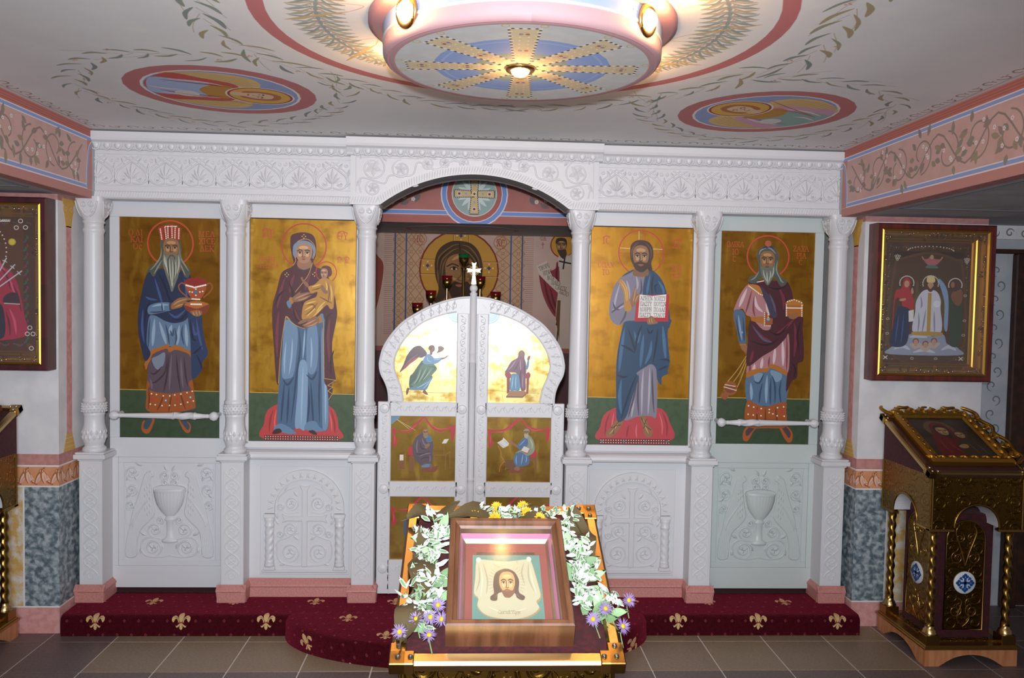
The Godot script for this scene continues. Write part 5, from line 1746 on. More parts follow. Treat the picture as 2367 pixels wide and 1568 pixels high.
func pictured(p: Painter, rough := 0.6) -> StandardMaterial3D:
	var m := StandardMaterial3D.new()
	m.albedo_texture = p.texture()
	m.roughness = rough
	return m


func noise_texture(a: String, b: String, freq: float, sd: int, stops := [0.3, 0.7], warp := 0.0, size := 512, kind := FastNoiseLite.TYPE_SIMPLEX_SMOOTH) -> NoiseTexture2D:
	var n := FastNoiseLite.new()
	n.noise_type = kind
	n.seed = sd
	n.frequency = freq
	n.fractal_octaves = 5
	if warp > 0.0:
		n.domain_warp_enabled = true
		n.domain_warp_amplitude = warp
		n.domain_warp_frequency = 0.012
	var g := Gradient.new()
	g.offsets = PackedFloat32Array(stops)
	g.colors = PackedColorArray([Color(a), Color(b)])
	var t := NoiseTexture2D.new()
	t.width = size
	t.height = size
	t.seamless = true
	t.noise = n
	t.color_ramp = g
	return t


func textured(t: Texture2D, per_metre: float, rough := 0.6, world := true) -> StandardMaterial3D:
	var m := StandardMaterial3D.new()
	m.albedo_texture = t
	m.uv1_triplanar = true
	m.uv1_world_triplanar = world
	m.uv1_scale = Vector3.ONE * per_metre
	m.roughness = rough
	return m


func make_materials() -> void:
	M.white = plain("d0cfd2", 0.4)
	M.white_flat = plain("cdccd0", 0.5)
	M.grey_white = plain("bcc3c1", 0.42)
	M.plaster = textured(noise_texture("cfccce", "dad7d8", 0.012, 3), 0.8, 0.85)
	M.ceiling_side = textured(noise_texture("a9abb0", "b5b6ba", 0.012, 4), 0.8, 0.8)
	M.rose = textured(noise_texture("c48884", "d09894", 0.02, 5), 2.0, 0.75)
	M.rose_dark = textured(noise_texture("b07a74", "bd8680", 0.02, 6), 2.0, 0.75)
	M.skirting = textured(noise_texture("b87872", "c4867e", 0.05, 7), 3.0, 0.5)
	M.line = plain("dcd6d4", 0.7)
	M.marble = textured(noise_texture("4f5f68", "a4adb0", 0.02, 8, [0.25, 0.75], 40.0), 2.2, 0.5)
	M.sand_marble = textured(noise_texture("c79c58", "d2ccc4", 0.012, 9, [0.3, 0.72], 70.0), 2.0, 0.5)
	M.ochre = plain("cda24e", 0.6)
	M.pale = plain("dccbb0", 0.6)
	M.grout = plain("d2c8c0", 0.8)
	M.tiles = []
	for k in 4:
		M.tiles.append(textured(noise_texture(["84725f", "806e5e", "665654", "625250"][k], ["938069", "8f7c67", "746462", "70605e"][k], 0.06, 60 + k, [0.2, 0.8]), 2.0, 0.42))
	M.dark_wood = textured(noise_texture("2c160c", "402010", 0.01, 12), 2.0, 0.5)
	M.black = plain("0c0a0a", 0.7)
	# brass: beaten relief and plain
	M.brass = plain("94733a", 0.28, 1.0)
	M.brass_worn = plain("b08a4c", 0.32, 1.0)
	M.bright_brass = plain("bd9c68", 0.27, 1.0)
	var relief := emboss_relief()
	for e in [["brass_relief", "6e5220", 0.24, 4.2], ["brass_relief_pale", "8c6a38", 0.38, 4.2]]:
		var m := plain(e[1], e[2], 1.0)
		m.heightmap_enabled = true
		m.heightmap_texture = relief
		m.heightmap_scale = 0.55
		m.uv1_triplanar = true
		m.uv1_scale = Vector3.ONE * e[3]
		M[e[0]] = m
	M.gilt = plain("a97a2c", 0.34, 0.9)
	M.steel = plain("c8c4c0", 0.15, 1.0)
	M.velvet = velvet()
	M.wood = wood("54321e", "6e4630", 21)
	M.light_wood = wood("b07048", "c08458", 22)
	M.red_wood = wood("4a1410", "661e14", 23)
	M.wine_wood = wood("380c14", "4c1420", 24)
	M.red_wood.clearcoat_enabled = true
	M.red_wood.clearcoat = 0.6
	M.wine_wood.clearcoat_enabled = true
	M.wine_wood.clearcoat = 0.6
	M.glass = plain("ffffff", 0.02)
	M.glass.albedo_color = Color(1, 1, 1, 0.04)
	M.glass.transparency = BaseMaterial3D.TRANSPARENCY_ALPHA
	M.film = plain("ffffff", 0.13)
	M.film.albedo_color = Color(1, 1, 1, 0.04)
	M.film.transparency = BaseMaterial3D.TRANSPARENCY_ALPHA
	M.red_glass = plain("6c0c10", 0.12)
	M.green_glass = plain("1c5c34", 0.12)
	M.carpet = carpet()


func velvet() -> StandardMaterial3D:
	var t := noise_texture("2c0510", "420a1a", 0.03, 31, [0.4, 0.6], 90.0)
	var m := textured(t, 3.0, 0.8, false)
	m.rim_enabled = true
	m.albedo_color = Color(1.0, 0.7, 0.75)
	m.rim = 0.18
	m.rim_tint = 1.0
	return m


func carpet() -> StandardMaterial3D:
	var m := pictured(carpet_tile(), 0.95)
	m.albedo_color = Color(0.86, 0.24, 0.38)
	m.detail_enabled = true
	m.detail_albedo = lily_pattern()
	m.detail_blend_mode = BaseMaterial3D.BLEND_MODE_MIX
	m.rim_enabled = true
	m.rim = 1.0
	m.rim_tint = 1.0
	m.metallic_specular = 0.2
	m.heightmap_enabled = true
	m.heightmap_texture = noise_texture("000000", "ffffff", 0.25, 77, [0.3, 0.7], 0.0, 256)
	m.heightmap_scale = 0.25
	return m


func wood(a: String, b: String, sd: int) -> StandardMaterial3D:
	var n := FastNoiseLite.new()
	n.seed = sd
	n.frequency = 0.02
	n.fractal_octaves = 4
	var src := n.get_image(256, 32, false, false, true)
	src.resize(256, 512, Image.INTERPOLATE_CUBIC)
	src.convert(Image.FORMAT_RGB8)
	var raw := src.get_data()
	var c0 := Color(a)
	var c1 := Color(b)
	for i in range(0, raw.size(), 3):
		var v := clampf((raw[i] / 255.0 - 0.3) / 0.4, 0.0, 1.0)
		v = clampf(v + 0.12 * sin(v * 60.0), 0.0, 1.0)
		raw[i] = int(lerpf(c0.r, c1.r, v) * 255)
		raw[i + 1] = int(lerpf(c0.g, c1.g, v) * 255)
		raw[i + 2] = int(lerpf(c0.b, c1.b, v) * 255)
	var im := Image.create_from_data(256, 512, false, Image.FORMAT_RGB8, raw)
	return textured(ImageTexture.create_from_image(im), 4.0, 0.38, false)


# beaten scrollwork for the brass sheets, one repeat
func emboss_relief() -> ImageTexture:
	var p := Painter.new(512, 512, 0, 0, 100, 100)
	p.ground("404040")
	var rng := RandomNumberGenerator.new()
	rng.seed = 12
	for q in [[25, 25, 1.0], [75, 25, -1.0], [25, 75, -1.0], [75, 75, 1.0]]:
		p.spin("808080", 4.2, q[0], q[1], 21, 3, 30 * q[2], 1.7 * q[2])
		p.spin("e8e8e8", 2.0, q[0], q[1], 21, 3, 30 * q[2], 1.7 * q[2])
		for k in 9:
			var a := k * 40.0 + 10
			p.leaf("b0b0b0", q[0] + cos(deg_to_rad(a)) * 15, q[1] + sin(deg_to_rad(a)) * 15, a + 50 * q[2], 10, 5)
		for k in 16:
			var a := TAU * k / 16
			p.o("f0f0f0", q[0] + cos(a) * 24, q[1] + sin(a) * 24, 1.3)
		p.o("d0d0d0", q[0], q[1], 3.5)
	for k in 60:
		p.o("d8d8d8", rng.randf() * 100, rng.randf() * 100, rng.randf_range(0.6, 1.4))
	var im: Image = p.im.duplicate()
	im.shrink_x2()
	im.resize(256, 256, Image.INTERPOLATE_BILINEAR)
	im.resize(512, 512, Image.INTERPOLATE_CUBIC)
	return ImageTexture.create_from_image(im)


# ---------------------------------------------------------------- the room

func build_floor() -> void:
	var g := Geo.new()
	g.span(-4.4, -0.12, -1.7, 4.4, -0.004, 6.6)
	var fl := structure("floor", g.done(), M.grout, "floor of brown ceramic tiles with pale joints")
	var t := Geo.new()
	t.box(Vector3(0, -0.004, 0), Vector3(TILE - 0.007, 0.008, TILE - 0.007), 0.0015)
	var mesh := t.done()
	var rng := RandomNumberGenerator.new()
	rng.seed = 5
	for j in range(-2, 4):
		for i in range(-4, 17):
			var x := -1.703 + (i + 0.5) * TILE
			var z := 0.36 + (j + 0.5) * TILE
			if x < -3.0 or x > 4.2 or (z < 0.2 and absf(x) < 2.6):
				continue
			var pale := j <= 0 and i >= 0 and i < 12
			part("tile", mesh, M.tiles[rng.randi() % 2 + (0 if pale else 2)], fl, Vector3(x, 0.0, z))
	var rest := Geo.new()
	for j in range(4, 20):
		for i in range(-8, 19):
			rest.box(Vector3(-1.703 + (i + 0.5) * TILE, -0.004, 0.36 + (j + 0.5) * TILE), Vector3(TILE - 0.005, 0.008, TILE - 0.005))
	part("tile_rows", rest.done(), M.tiles[2], fl).set_meta("kind", "stuff")


func build_ceilings() -> void:
	var cp := pictured(ceiling_painting(), 0.85)
	var slab := Geo.new()
	slab.span(-1.95, CEIL, -0.75, 1.95, CEIL + 0.15, 6.6)
	var c := structure("ceiling", slab.done(), M.plaster, "white painted ceiling over the middle of the room")
	var f := Geo.new()
	f.quad(Vector3(-1.9, CEIL - 0.0015, 3.8), Vector3(1.9, CEIL - 0.0015, 3.8), Vector3(1.9, CEIL - 0.0015, 0.0), Vector3(-1.9, CEIL - 0.0015, 0.0), Vector2(0, 1), Vector2(1, 1), Vector2(1, 0), Vector2(0, 0))
	part("ceiling_painting", f.done(), cp, c).set_meta("label", "ceiling fresco of angel medallions, a rose ring and leaf garlands")
	# the lower ceilings over the aisles, with the painted faces of the drop
	for s in [-1.0, 1.0]:
		var d := Geo.new()
		d.span(s * 1.9, LOW, -0.6, s * 4.4, LOW + 0.5, 6.6)
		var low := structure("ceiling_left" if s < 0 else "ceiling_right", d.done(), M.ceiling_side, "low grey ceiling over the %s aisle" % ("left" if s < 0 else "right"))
		var b := Geo.new()
		var x: float = s * 1.8985
		var z0 := 0.12
		var z1 := z0 + 2.2
		if s < 0:
			b.quad(Vector3(x, CEIL, z1), Vector3(x, CEIL, z0), Vector3(x, LOW, z0), Vector3(x, LOW, z1), Vector2(1, 0), Vector2(0, 0), Vector2(0, 1), Vector2(1, 1))
		else:
			b.quad(Vector3(x, CEIL, z0), Vector3(x, CEIL, z1), Vector3(x, LOW, z1), Vector3(x, LOW, z0), Vector2(0, 0), Vector2(1, 0), Vector2(1, 1), Vector2(0, 1))
		part("vine_frieze", b.done(), pictured(beam_painting(s > 0), 0.8), low).set_meta("label", "rose frieze with a painted vine between blue lines")
		var e := Geo.new()
		e.span(s * 1.9, LOW, z1, s * 1.897, CEIL, 6.6)
		part("frieze_end", e.done(), M.rose, low)
		# painted panel lines of the soffit
		var lines := Geo.new()
		for q in [[0.10, 0.012], [0.125, 0.004]]:
			var a: float = s * (1.9 + q[0])
			lines.span(a, LOW - 0.0015, 0.40 + q[0], a + s * q[1], LOW, 4.0)
			lines.span(a, LOW - 0.0015, 0.40 + q[0], s * 3.6, LOW, 0.40 + q[0] + q[1])
		part("soffit_lines", lines.done(), plain("7c8088", 0.8), low)
		var edge := Geo.new()
		edge.span(s * 1.9, LOW - 0.0012, 0.1, s * 1.965, LOW, 6.0)
		part("soffit_edge", edge.done(), M.rose_dark, low)


# a pier or wall built up of painted courses: rose base, marble dado, leaf band, rose band, plaster
func courses(wall: Node3D, x0: float, x1: float, z0: float, z1: float, dado: Material, split := []) -> void:
	var g := Geo.new()
	g.span(x0, 0.0, z0, x1, 0.128, z1)
	part("base_course", g.done(), M.rose, wall)
	g = Geo.new()
	g.span(x0, 0.128, z0, x1, 0.136, z1)
	g.span(x0, 0.722, z0, x1, 0.730, z1)
	g.span(x0, 0.822, z0, x1, 0.830, z1)
	part("white_line", g.done(), M.line, wall)
	g = Geo.new()
	g.span(x0, 0.136, z0, x1, 0.722, z1)
	part("dado", g.done(), dado, wall)
	for e in split:
		g = Geo.new()
		g.span(e[0], 0.136, z1, e[1], 0.722, z1 + 0.001)
		part("dado", g.done(), M.sand_marble, wall)
		g = Geo.new()
		g.span(e[2] - 0.004, 0.136, z1, e[2] + 0.004, 0.722, z1 + 0.0015)
		part("white_line", g.done(), M.line, wall)
	g = Geo.new()
	g.span(x0, 0.730, z0, x1, 0.822, z1)
	part("leaf_course", g.done(), M.rose, wall)
	var leafy: Material = M.get("leafy")
	if leafy == null:
		leafy = pictured(leaf_band(), 0.7)
		M.leafy = leafy
	g = Geo.new()
	var w := (x1 - x0) / 0.5
	g.quad(Vector3(x0, 0.822, z1 + 0.001), Vector3(x1, 0.822, z1 + 0.001), Vector3(x1, 0.730, z1 + 0.001), Vector3(x0, 0.730, z1 + 0.001), Vector2(0, 0), Vector2(w, 0), Vector2(w, 1), Vector2(0, 1))
	var dd := (z1 - z0) / 0.5
	if x0 < 0.0:
		g.quad(Vector3(x1 + 0.001, 0.822, z1), Vector3(x1 + 0.001, 0.822, z0), Vector3(x1 + 0.001, 0.730, z0), Vector3(x1 + 0.001, 0.730, z1), Vector2(0, 0), Vector2(dd, 0), Vector2(dd, 1), Vector2(0, 1))
	else:
		g.quad(Vector3(x0 - 0.001, 0.822, z0), Vector3(x0 - 0.001, 0.822, z1), Vector3(x0 - 0.001, 0.730, z1), Vector3(x0 - 0.001, 0.730, z0), Vector2(0, 0), Vector2(dd, 0), Vector2(dd, 1), Vector2(0, 1))
	part("leaf_band", g.done(), leafy, wall).set_meta("label", "painted band of pale leaves on orange")
	g = Geo.new()
	g.span(x0, 0.830, z0, x1, 0.884, z1)
	part("rose_course", g.done(), M.rose_dark, wall)
	g = Geo.new()
	g.span(x0, 0.884, z0, x1, 2.112, z1)
	part("plaster", g.done(), M.plaster, wall)
	g = Geo.new()
	g.span(x0, 2.112, z0, x1, LOW, z1 + 0.001)
	part("rose_course", g.done(), M.rose_dark, wall)


# the column painted on the reveal beside the screen
func painted_column(wall: Node3D, x: float, z: float, facing: float) -> void:
	var flat := func(pts: Array) -> ArrayMesh:
		var g := Geo.new()
		g.extrude(PackedVector2Array(pts), 0.0, 0.0015)
		return g.done()
	var turn := Vector3(0, PI / 2 * facing, 0)
	var at := Vector3(x, 0, z)
	part("painted_shaft", flat.call([Vector2(-0.026, 0.97), Vector2(0.026, 0.97), Vector2(0.024, 1.995), Vector2(-0.024, 1.995)]), M.rose, wall, at, turn)
	var cap := [Vector2(-0.028, 1.99), Vector2(0.028, 1.99), Vector2(0.03, 2.01), Vector2(0.04, 2.05), Vector2(0.05, 2.07), Vector2(0.046, 2.095), Vector2(0.056, 2.105), Vector2(0.056, 2.128), Vector2(-0.056, 2.128), Vector2(-0.056, 2.105), Vector2(-0.046, 2.095), Vector2(-0.05, 2.07), Vector2(-0.04, 2.05), Vector2(-0.03, 2.01)]
	part("painted_capital", flat.call(cap), M.ochre, wall, at, turn)
	var g := Geo.new()
	g.z = 0.0016
	for s in [-1.0, 1.0]:
		g.strand(spiral(Vector2(s * 0.026, 2.08), 0.017, 0.003, PI / 2, -1.4 * s, 14), 0.005, 0.0006)
		g.strand([Vector2(s * 0.012, 2.062), Vector2(s * 0.018, 2.03), Vector2(s * 0.014, 2.005)], 0.006, 0.0006)
	part("painted_scrolls", g.done(), M.pale, wall, at, turn)
	for k in 4:
		var w := 0.034 + k * 0.008
		var y := 0.97 - k * 0.022
		part("painted_base", flat.call([Vector2(-w, y - 0.019), Vector2(w, y - 0.019), Vector2(w - 0.006, y), Vector2(-w + 0.006, y)]), M.ochre, wall, at, turn)


func build_walls() -> void:
	var wl := structure("wall_left", null, null, "painted wall end beside the icon screen at the left, marble dado below")
	courses(wl, -4.4, -1.997, -0.11, 0.255, M.marble, [[-4.4, -2.165, -2.165]])
	painted_column(wl, -1.9965, 0.155, 1.0)
	var wr := structure("wall_right", null, null, "painted wall end beside the icon screen at the right, marble dado below")
	courses(wr, 2.003, 2.655, -0.11, 0.172, M.marble, [[2.175, 2.655, 2.175]])
	painted_column(wr, 2.0025, 0.085, -1.0)
	# the passage beyond the right wall end: ornamented pilaster, lintel and brown door
	var wp := structure("wall_passage", null, null, "pale wall with painted scrolls beside a brown door")
	var g := Geo.new()
	g.span(2.655, 0, -0.3, 4.4, LOW, -0.12)
	part("plaster", g.done(), M.ceiling_side, wp)
	g = Geo.new()
	g.span(2.655, 2.065, -0.12, 4.4, LOW, -0.10)
	part("scroll_band", g.done(), M.plaster, wp)
	g = Geo.new()
	g.z = -0.099
	for k in 14:
		g.strand(spiral(Vector2(2.70 + k * 0.085, 2.10), 0.026, 0.006, 0.3, 1.1 if k % 2 else -1.1, 16), 0.008, 0.0012)
	part("painted_scrolls", g.done(), plain("7c7870", 0.7), wp)
	g = Geo.new()
	g.span(2.655, 1.985, -0.12, 4.4, 2.01, -0.09, 0.004)
	part("lintel", g.done(), M.dark_wood, wp)
	g = Geo.new()
	g.span(2.655, 0.78, -0.12, 2.99, 0.83, -0.105)
	g.span(2.80, 0.83, -0.12, 2.832, 1.985, -0.113)
	part("rose_band", g.done(), M.rose_dark, wp)
	g = Geo.new()
	g.z = -0.119
	for k in 13:
		g.strand(spiral(Vector2(2.915 + (0.012 if k % 2 else -0.012), 0.93 + k * 0.08), 0.032, 0.006, -PI / 2, 1.0 if k % 2 else -1.0, 16), 0.007, 0.0012)
	part("painted_scrolls", g.done(), plain("6c7078", 0.7), wp)
	g = Geo.new()
	g.span(2.84, 0.66, -0.12, 2.99, 0.74, -0.11)
	part("painted_panel", g.done(), M.marble, wp)
	var door := structure("door_1", null, null, "dark brown wooden door in the right aisle")
	g = Geo.new()
	g.span(2.99, 0, -0.12, 3.07, 1.985, -0.075, 0.006)
	g.span(3.9, 0, -0.12, 3.98, 1.985, -0.075, 0.006)
	part("door_frame", g.done(), M.dark_wood, door)
	g = Geo.new()
	g.span(3.07, 0.01, -0.118, 3.9, 1.98, -0.095, 0.004)
	part("door_leaf", g.done(), M.dark_wood, door)
	# walls that close the room round and behind the photographer
	g = Geo.new()
	g.span(-4.55, 0, -1.7, -4.4, 2.7, 6.75)
	structure("wall_aisle_left", g.done(), M.plaster, "plain wall of the left aisle")
	g = Geo.new()
	g.span(4.4, 0, -1.7, 4.55, 2.7, 6.75)
	structure("wall_aisle_right", g.done(), M.plaster, "plain wall of the right aisle")
	g = Geo.new()
	g.span(-4.4, 0, 6.6, 4.4, 2.7, 6.75)
	structure("wall_back", g.done(), M.plaster, "plain wall behind the photographer")


# the broad window in the wall behind the photographer, opposite the central doors: its daylight fills the shade
func build_windows() -> void:
	var w := structure("window_1", null, null, "broad window in the wall behind the photographer")
	w.position = Vector3(0.0, 1.72, 6.58)
	var pane := StandardMaterial3D.new()
	pane.albedo_color = Color("c8d0dc")
	pane.emission_enabled = true
	pane.emission = Color(0.84, 0.92, 1.0)
	pane.emission_energy_multiplier = 1.4
	var g := Geo.new()
	g.span(-0.9, -0.42, 0.005, 0.9, 0.42, 0.015)
	part("window_pane", g.done(), pane, w)
	g = Geo.new()
	for e in [[-0.94, -0.46, -0.88, 0.46], [0.88, -0.46, 0.94, 0.46], [-0.94, -0.46, 0.94, -0.40], [-0.94, 0.40, 0.94, 0.46], [-0.32, -0.42, -0.28, 0.42], [0.28, -0.42, 0.32, 0.42]]:
		g.span(e[0], e[1], -0.03, e[2], e[3], 0.02, 0.004)
	part("window_frame", g.done(), M.white_flat, w)
	var l := AreaLight3D.new()
	l.name = "daylight"
	w.add_child(l)
	l.position = Vector3(0, 0, -0.04)
	l.area_size = Vector2(1.76, 0.8)
	l.light_color = Color(0.93, 0.96, 1.0)
	l.light_energy = 9.5
	l.area_range = 20.0
	l.area_attenuation = 2.0
	l.shadow_enabled = true


func build_sanctuary() -> void:
	var g := Geo.new()
	g.span(-2.15, 0, -1.7, 2.15, LOW, -1.5)
	var w := structure("wall_sanctuary", g.done(), M.plaster, "painted back wall of the sanctuary behind the icon screen")
	var f := Geo.new()
	var k := 0.566 / 508.0
	var x0 := -0.105 - 548.0 * k
	var y0 := 1.888 + (662.0 - 380.0) * k
	var cut := (y0 - LOW) / (1300.0 * k)
	f.quad(Vector3(x0, LOW, -1.4985), Vector3(x0 + 1300.0 * k, LOW, -1.4985), Vector3(x0 + 1300.0 * k, y0 - 1300.0 * k, -1.4985), Vector3(x0, y0 - 1300.0 * k, -1.4985), Vector2(0, cut), Vector2(1, cut), Vector2(1, 1), Vector2(0, 1))
	part("mural", f.done(), pictured(apse_painting(), 0.8), w).set_meta("label", "mural of a bearded face in a golden halo between lattice bands")
	for s in [-1.0, 1.0]:
		g = Geo.new()
		g.span(s * 1.99, 0, -1.5, s * 2.15, CEIL + 0.1, -0.11)
		structure("wall_sanctuary_side", g.done(), M.plaster, "side wall of the sanctuary")
	g = Geo.new()
	g.span(-1.99, 0.0, -1.5, 1.99, STEP, -0.05)
	structure("floor_sanctuary", g.done(), M.velvet, "dark carpeted floor of the sanctuary")
	g = Geo.new()
	g.span(-1.95, LOW, -1.6, 1.95, CEIL + 0.1, -0.7)
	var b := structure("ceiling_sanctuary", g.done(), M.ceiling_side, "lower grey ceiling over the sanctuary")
	f = Geo.new()
	f.plate(-1.2, CEIL - 0.34, 1.2, CEIL, -0.6985)
	part("cross_frieze", f.done(), pictured(fascia_painting(), 0.8), b).set_meta("label", "rose frieze with a jewelled cross in a round field")
	var ov := Geo.new()
	var pts := []
	var pts2 := []
	for i in 48:
		var a := TAU * i / 48
		pts.append(Vector2(-0.08 + cos(a) * 0.37, sin(a) * 0.26))
		pts2.append(Vector2(-0.08 + cos(a) * 0.345, sin(a) * 0.235))
	ov.band(pts, pts2, 0.0, 0.001)
	part("painted_ring", ov.done(), M.rose_dark, b, Vector3(0, LOW - 0.0005, -1.1), Vector3(PI / 2, 0, 0))
	# altar table under a dark cloth, and the branched lamp stand on it
	var t := thing("altar_table", "altar table under a dark red cloth behind the central doors", "table", Vector3(-0.05, 0, -1.0))
	g = Geo.new()
	g.span(-0.42, 0, -0.3, 0.42, 0.98, 0.3, 0.01)
	part("cloth", g.done(), M.velvet, t)
	g = Geo.new()
	g.span(-0.45, 0.98, -0.33, 0.45, 1.0, 0.33, 0.008)
	part("table_top", g.done(), M.brass_worn, t)
	var lamp := thing("branched_lamp", "brass seven-branched oil lamp with red and green glass cups behind the central doors", "lamp", Vector3(-0.065, 1.0, -0.9))
	g = Geo.new()
	g.lathe([[0.0, 0.0], [0.09, 0.0], [0.085, 0.02], [0.03, 0.05], [0.015, 0.1], [0.022, 0.14], [0.012, 0.18], [0.012, 0.62], [0.02, 0.64], [0.012, 0.66], [0.010, 0.86], [0.02, 0.88], [0.0, 0.88]], 16)
	part("stem", g.done(), M.bright_brass, lamp)
	var cups := [[0.0, 0.955], [-0.105, 0.815], [0.105, 0.815], [-0.205, 0.72], [0.205, 0.72], [-0.29, 0.64], [0.29, 0.64]]
	for i in cups.size():
		var x: float = cups[i][0]
		var y: float = cups[i][1]
		if i > 0:
			g = Geo.new()
			var pth := []
			for q in curve([Vector2(0, y - 0.42 - absf(x) * 0.3), Vector2(x * 0.55, y - 0.40 - absf(x) * 0.2), Vector2(x * 0.97, y - 0.25), Vector2(x, y - 0.09)], 6):
				pth.append(Vector3(q.x, q.y, 0))
			g.tube(pth, 0.007, 6)
			part("branch", g.done(), M.bright_brass, lamp)
			g = Geo.new()
			g.lathe([[0.008, -0.12, 1], [0.009, -0.08, 1], [0.007, 0.0, 1]], 10, Vector3(x, y - 0.05, 0))
			part("branch_socket", g.done(), M.bright_brass, lamp)
		g = Geo.new()
		g.lathe([[0.0, -0.07], [0.012, -0.068], [0.018, -0.055], [0.03, -0.04], [0.034, -0.012], [0.031, -0.012]], 14, Vector3(x, y, 0))
		part("cup_holder", g.done(), M.brass_worn, lamp)
		g = Geo.new()
		g.lathe([[0.028, -0.04], [0.033, -0.012], [0.036, 0.012], [0.032, 0.012], [0.026, -0.03], [0.0, -0.034]], 14, Vector3(x, y, 0))
		part("glass_cup", g.done(), M.green_glass if i == 0 else M.red_glass, lamp)


# ---------------------------------------------------------------- the carpeted step

func build_step() -> void:
	var t := thing("carpeted_step", "wine-red carpeted step with gold lilies under the white icon screen", "step")
	var zf := 0.29
	var r := 0.03
	var prof := [[-0.02, STEP]]
	for i in 7:
		var a := PI / 2 * i / 6
		prof.append([zf - r + sin(a) * r, STEP - r + cos(a) * r])
	prof.append([zf, 0.0])
	var g := Geo.new()
	var s := 0.0
	g.smooth(true)
	var n := 30
	for i in prof.size() - 1:
		var p: Array = prof[i]
		var q: Array = prof[i + 1]
		var len := Vector2(q[0] - p[0], q[1] - p[1]).length()
		for k in n:
			var xa := lerpf(-1.977, 1.994, k / float(n))
			var xb := lerpf(-1.977, 1.994, (k + 1) / float(n))
			g.quad(Vector3(xa, p[1], p[0]), Vector3(xb, p[1], p[0]), Vector3(xb, q[1], q[0]), Vector3(xa, q[1], q[0]), Vector2(xa, s) / 0.41 + Vector2(0.664, 0.964), Vector2(xb, s) / 0.41 + Vector2(0.664, 0.964), Vector2(xb, s + len) / 0.41 + Vector2(0.664, 0.964), Vector2(xa, s + len) / 0.41 + Vector2(0.664, 0.964))
		s += len
	g.smooth(false)
	g.face([Vector3(-1.977, 0, -0.02), Vector3(-1.977, STEP, -0.02), Vector3(-1.977, STEP, zf - r), Vector3(-1.977, 0, zf)], Vector3(-1, 0, 0))
	g.face([Vector3(1.994, 0, -0.02), Vector3(1.994, STEP, -0.02), Vector3(1.994, STEP, zf - r), Vector3(1.994, 0, zf)], Vector3(1, 0, 0))
	part("carpet", g.done(), M.carpet, t)
	# the rounded tongue of the step before the central doors
	g = Geo.new()
	g.smooth(true)
	var m := 48
	var rim := []
	for i in m + 1:
		var a := PI * i / m
		rim.append(Vector3(cos(a) * -0.9, 0, zf - 0.03 + sin(a) * 0.42))
	for i in m:
		var A: Vector3 = rim[i]
		var B: Vector3 = rim[i + 1]
		var c := Vector3(0, 0, zf - 0.06)
		var rows := []
		for e in [[0.0, 0.106], [0.55, 0.106], [0.955, 0.105], [0.985, 0.096], [0.998, 0.075], [1.0, 0.0]]:
			rows.append([c.lerp(A, e[0]) + Vector3(0, e[1], 0), c.lerp(B, e[0]) + Vector3(0, e[1], 0)])
		for k in rows.size() - 1:
			var uv := []
			for v in [rows[k][0], rows[k][1], rows[k + 1][1], rows[k + 1][0]]:
				var drop: float = 0.106 - v.y
				uv.append(Vector2(v.x + v.x * drop * 0.9, v.z + drop * 0.9) / 0.41 + Vector2(0.673, 0.942))
			g.quad(rows[k][0], rows[k][1], rows[k + 1][1], rows[k + 1][0], uv[0], uv[1], uv[2], uv[3])
	part("carpet_tongue", g.done(), M.carpet, t).set_meta("label", "rounded carpeted tongue of the step")


# ---------------------------------------------------------------- the carved icon screen

# one repeat of the frieze: a palmette under crossing bands, scrolls at its foot. c: middle of its foot, u: width, h: height
func palmette(g: Geo, c: Vector2, u: float, h: float) -> void:
	for e in [[0.0, 0.56, 0.13], [24.0, 0.44, 0.11], [-24.0, 0.44, 0.11], [48.0, 0.36, 0.10], [-48.0, 0.36, 0.10]]:
		g.leaf(c + Vector2(0, h * 0.20), PI / 2 + deg_to_rad(e[0]), h * e[1], h * e[2] * 1.2, 0.009)
	g.strand([c + Vector2(0, 0.02 * h), c + Vector2(0, 0.12 * h), c + Vector2(0, 0.26 * h)], 0.012, 0.008, 0.8)
	for s in [-1.0, 1.0]:
		g.strand(moved(curve([Vector2(s * 0.02 * u, 0.06 * h), Vector2(s * 0.26 * u, 0.03 * h), Vector2(s * 0.46 * u, 0.20 * h), Vector2(s * 0.40 * u, 0.46 * h), Vector2(s * 0.20 * u, 0.66 * h), Vector2(-s * 0.05 * u, 0.86 * h), Vector2(-s * 0.22 * u, 0.97 * h)], 4), c), 0.0105, 0.0085, 0.9)
		g.strand(moved(curve([Vector2(s * 0.48 * u, 0.30 * h), Vector2(s * 0.44 * u, 0.55 * h), Vector2(s * 0.24 * u, 0.76 * h), Vector2(0.0, 0.97 * h)], 4), c), 0.0085, 0.007, 0.9)
		g.strand(moved(spiral(Vector2(s * 0.25 * u, 0.19 * h), 0.11 * u, 0.02 * u, PI / 2 - s * 0.2, 1.15 * s, 14), c), 0.008, 0.007)
		g.leaf(c + Vector2(s * 0.36 * u, 0.10 * h), PI / 2 - s * 1.0, 0.042, 0.018, 0.008)
		g.leaf(c + Vector2(s * 0.46 * u, 0.44 * h), PI / 2 - s * 0.2, 0.045, 0.016, 0.008)
		g.leaf(c + Vector2(s * 0.14 * u, 0.14 * h), PI / 2 - s * 1.3, 0.03, 0.012, 0.008)
		g.leaf(c + Vector2(s * 0.30 * u, 0.92 * h), -PI / 2 - s * 0.5, 0.042, 0.020, 0.008)
		g.strand(moved(spiral(Vector2(s * 0.42 * u, 0.84 * h), 0.06 * u, 0.015 * u, PI / 2, 1.1 * s, 12), c), 0.008, 0.007)
		g.strand([c + Vector2(s * 0.5 * u, 0.05 * h), c + Vector2(s * 0.5 * u, 0.2 * h), c + Vector2(s * 0.5 * u, 0.4 * h)], 0.008, 0.0045, 0.7)


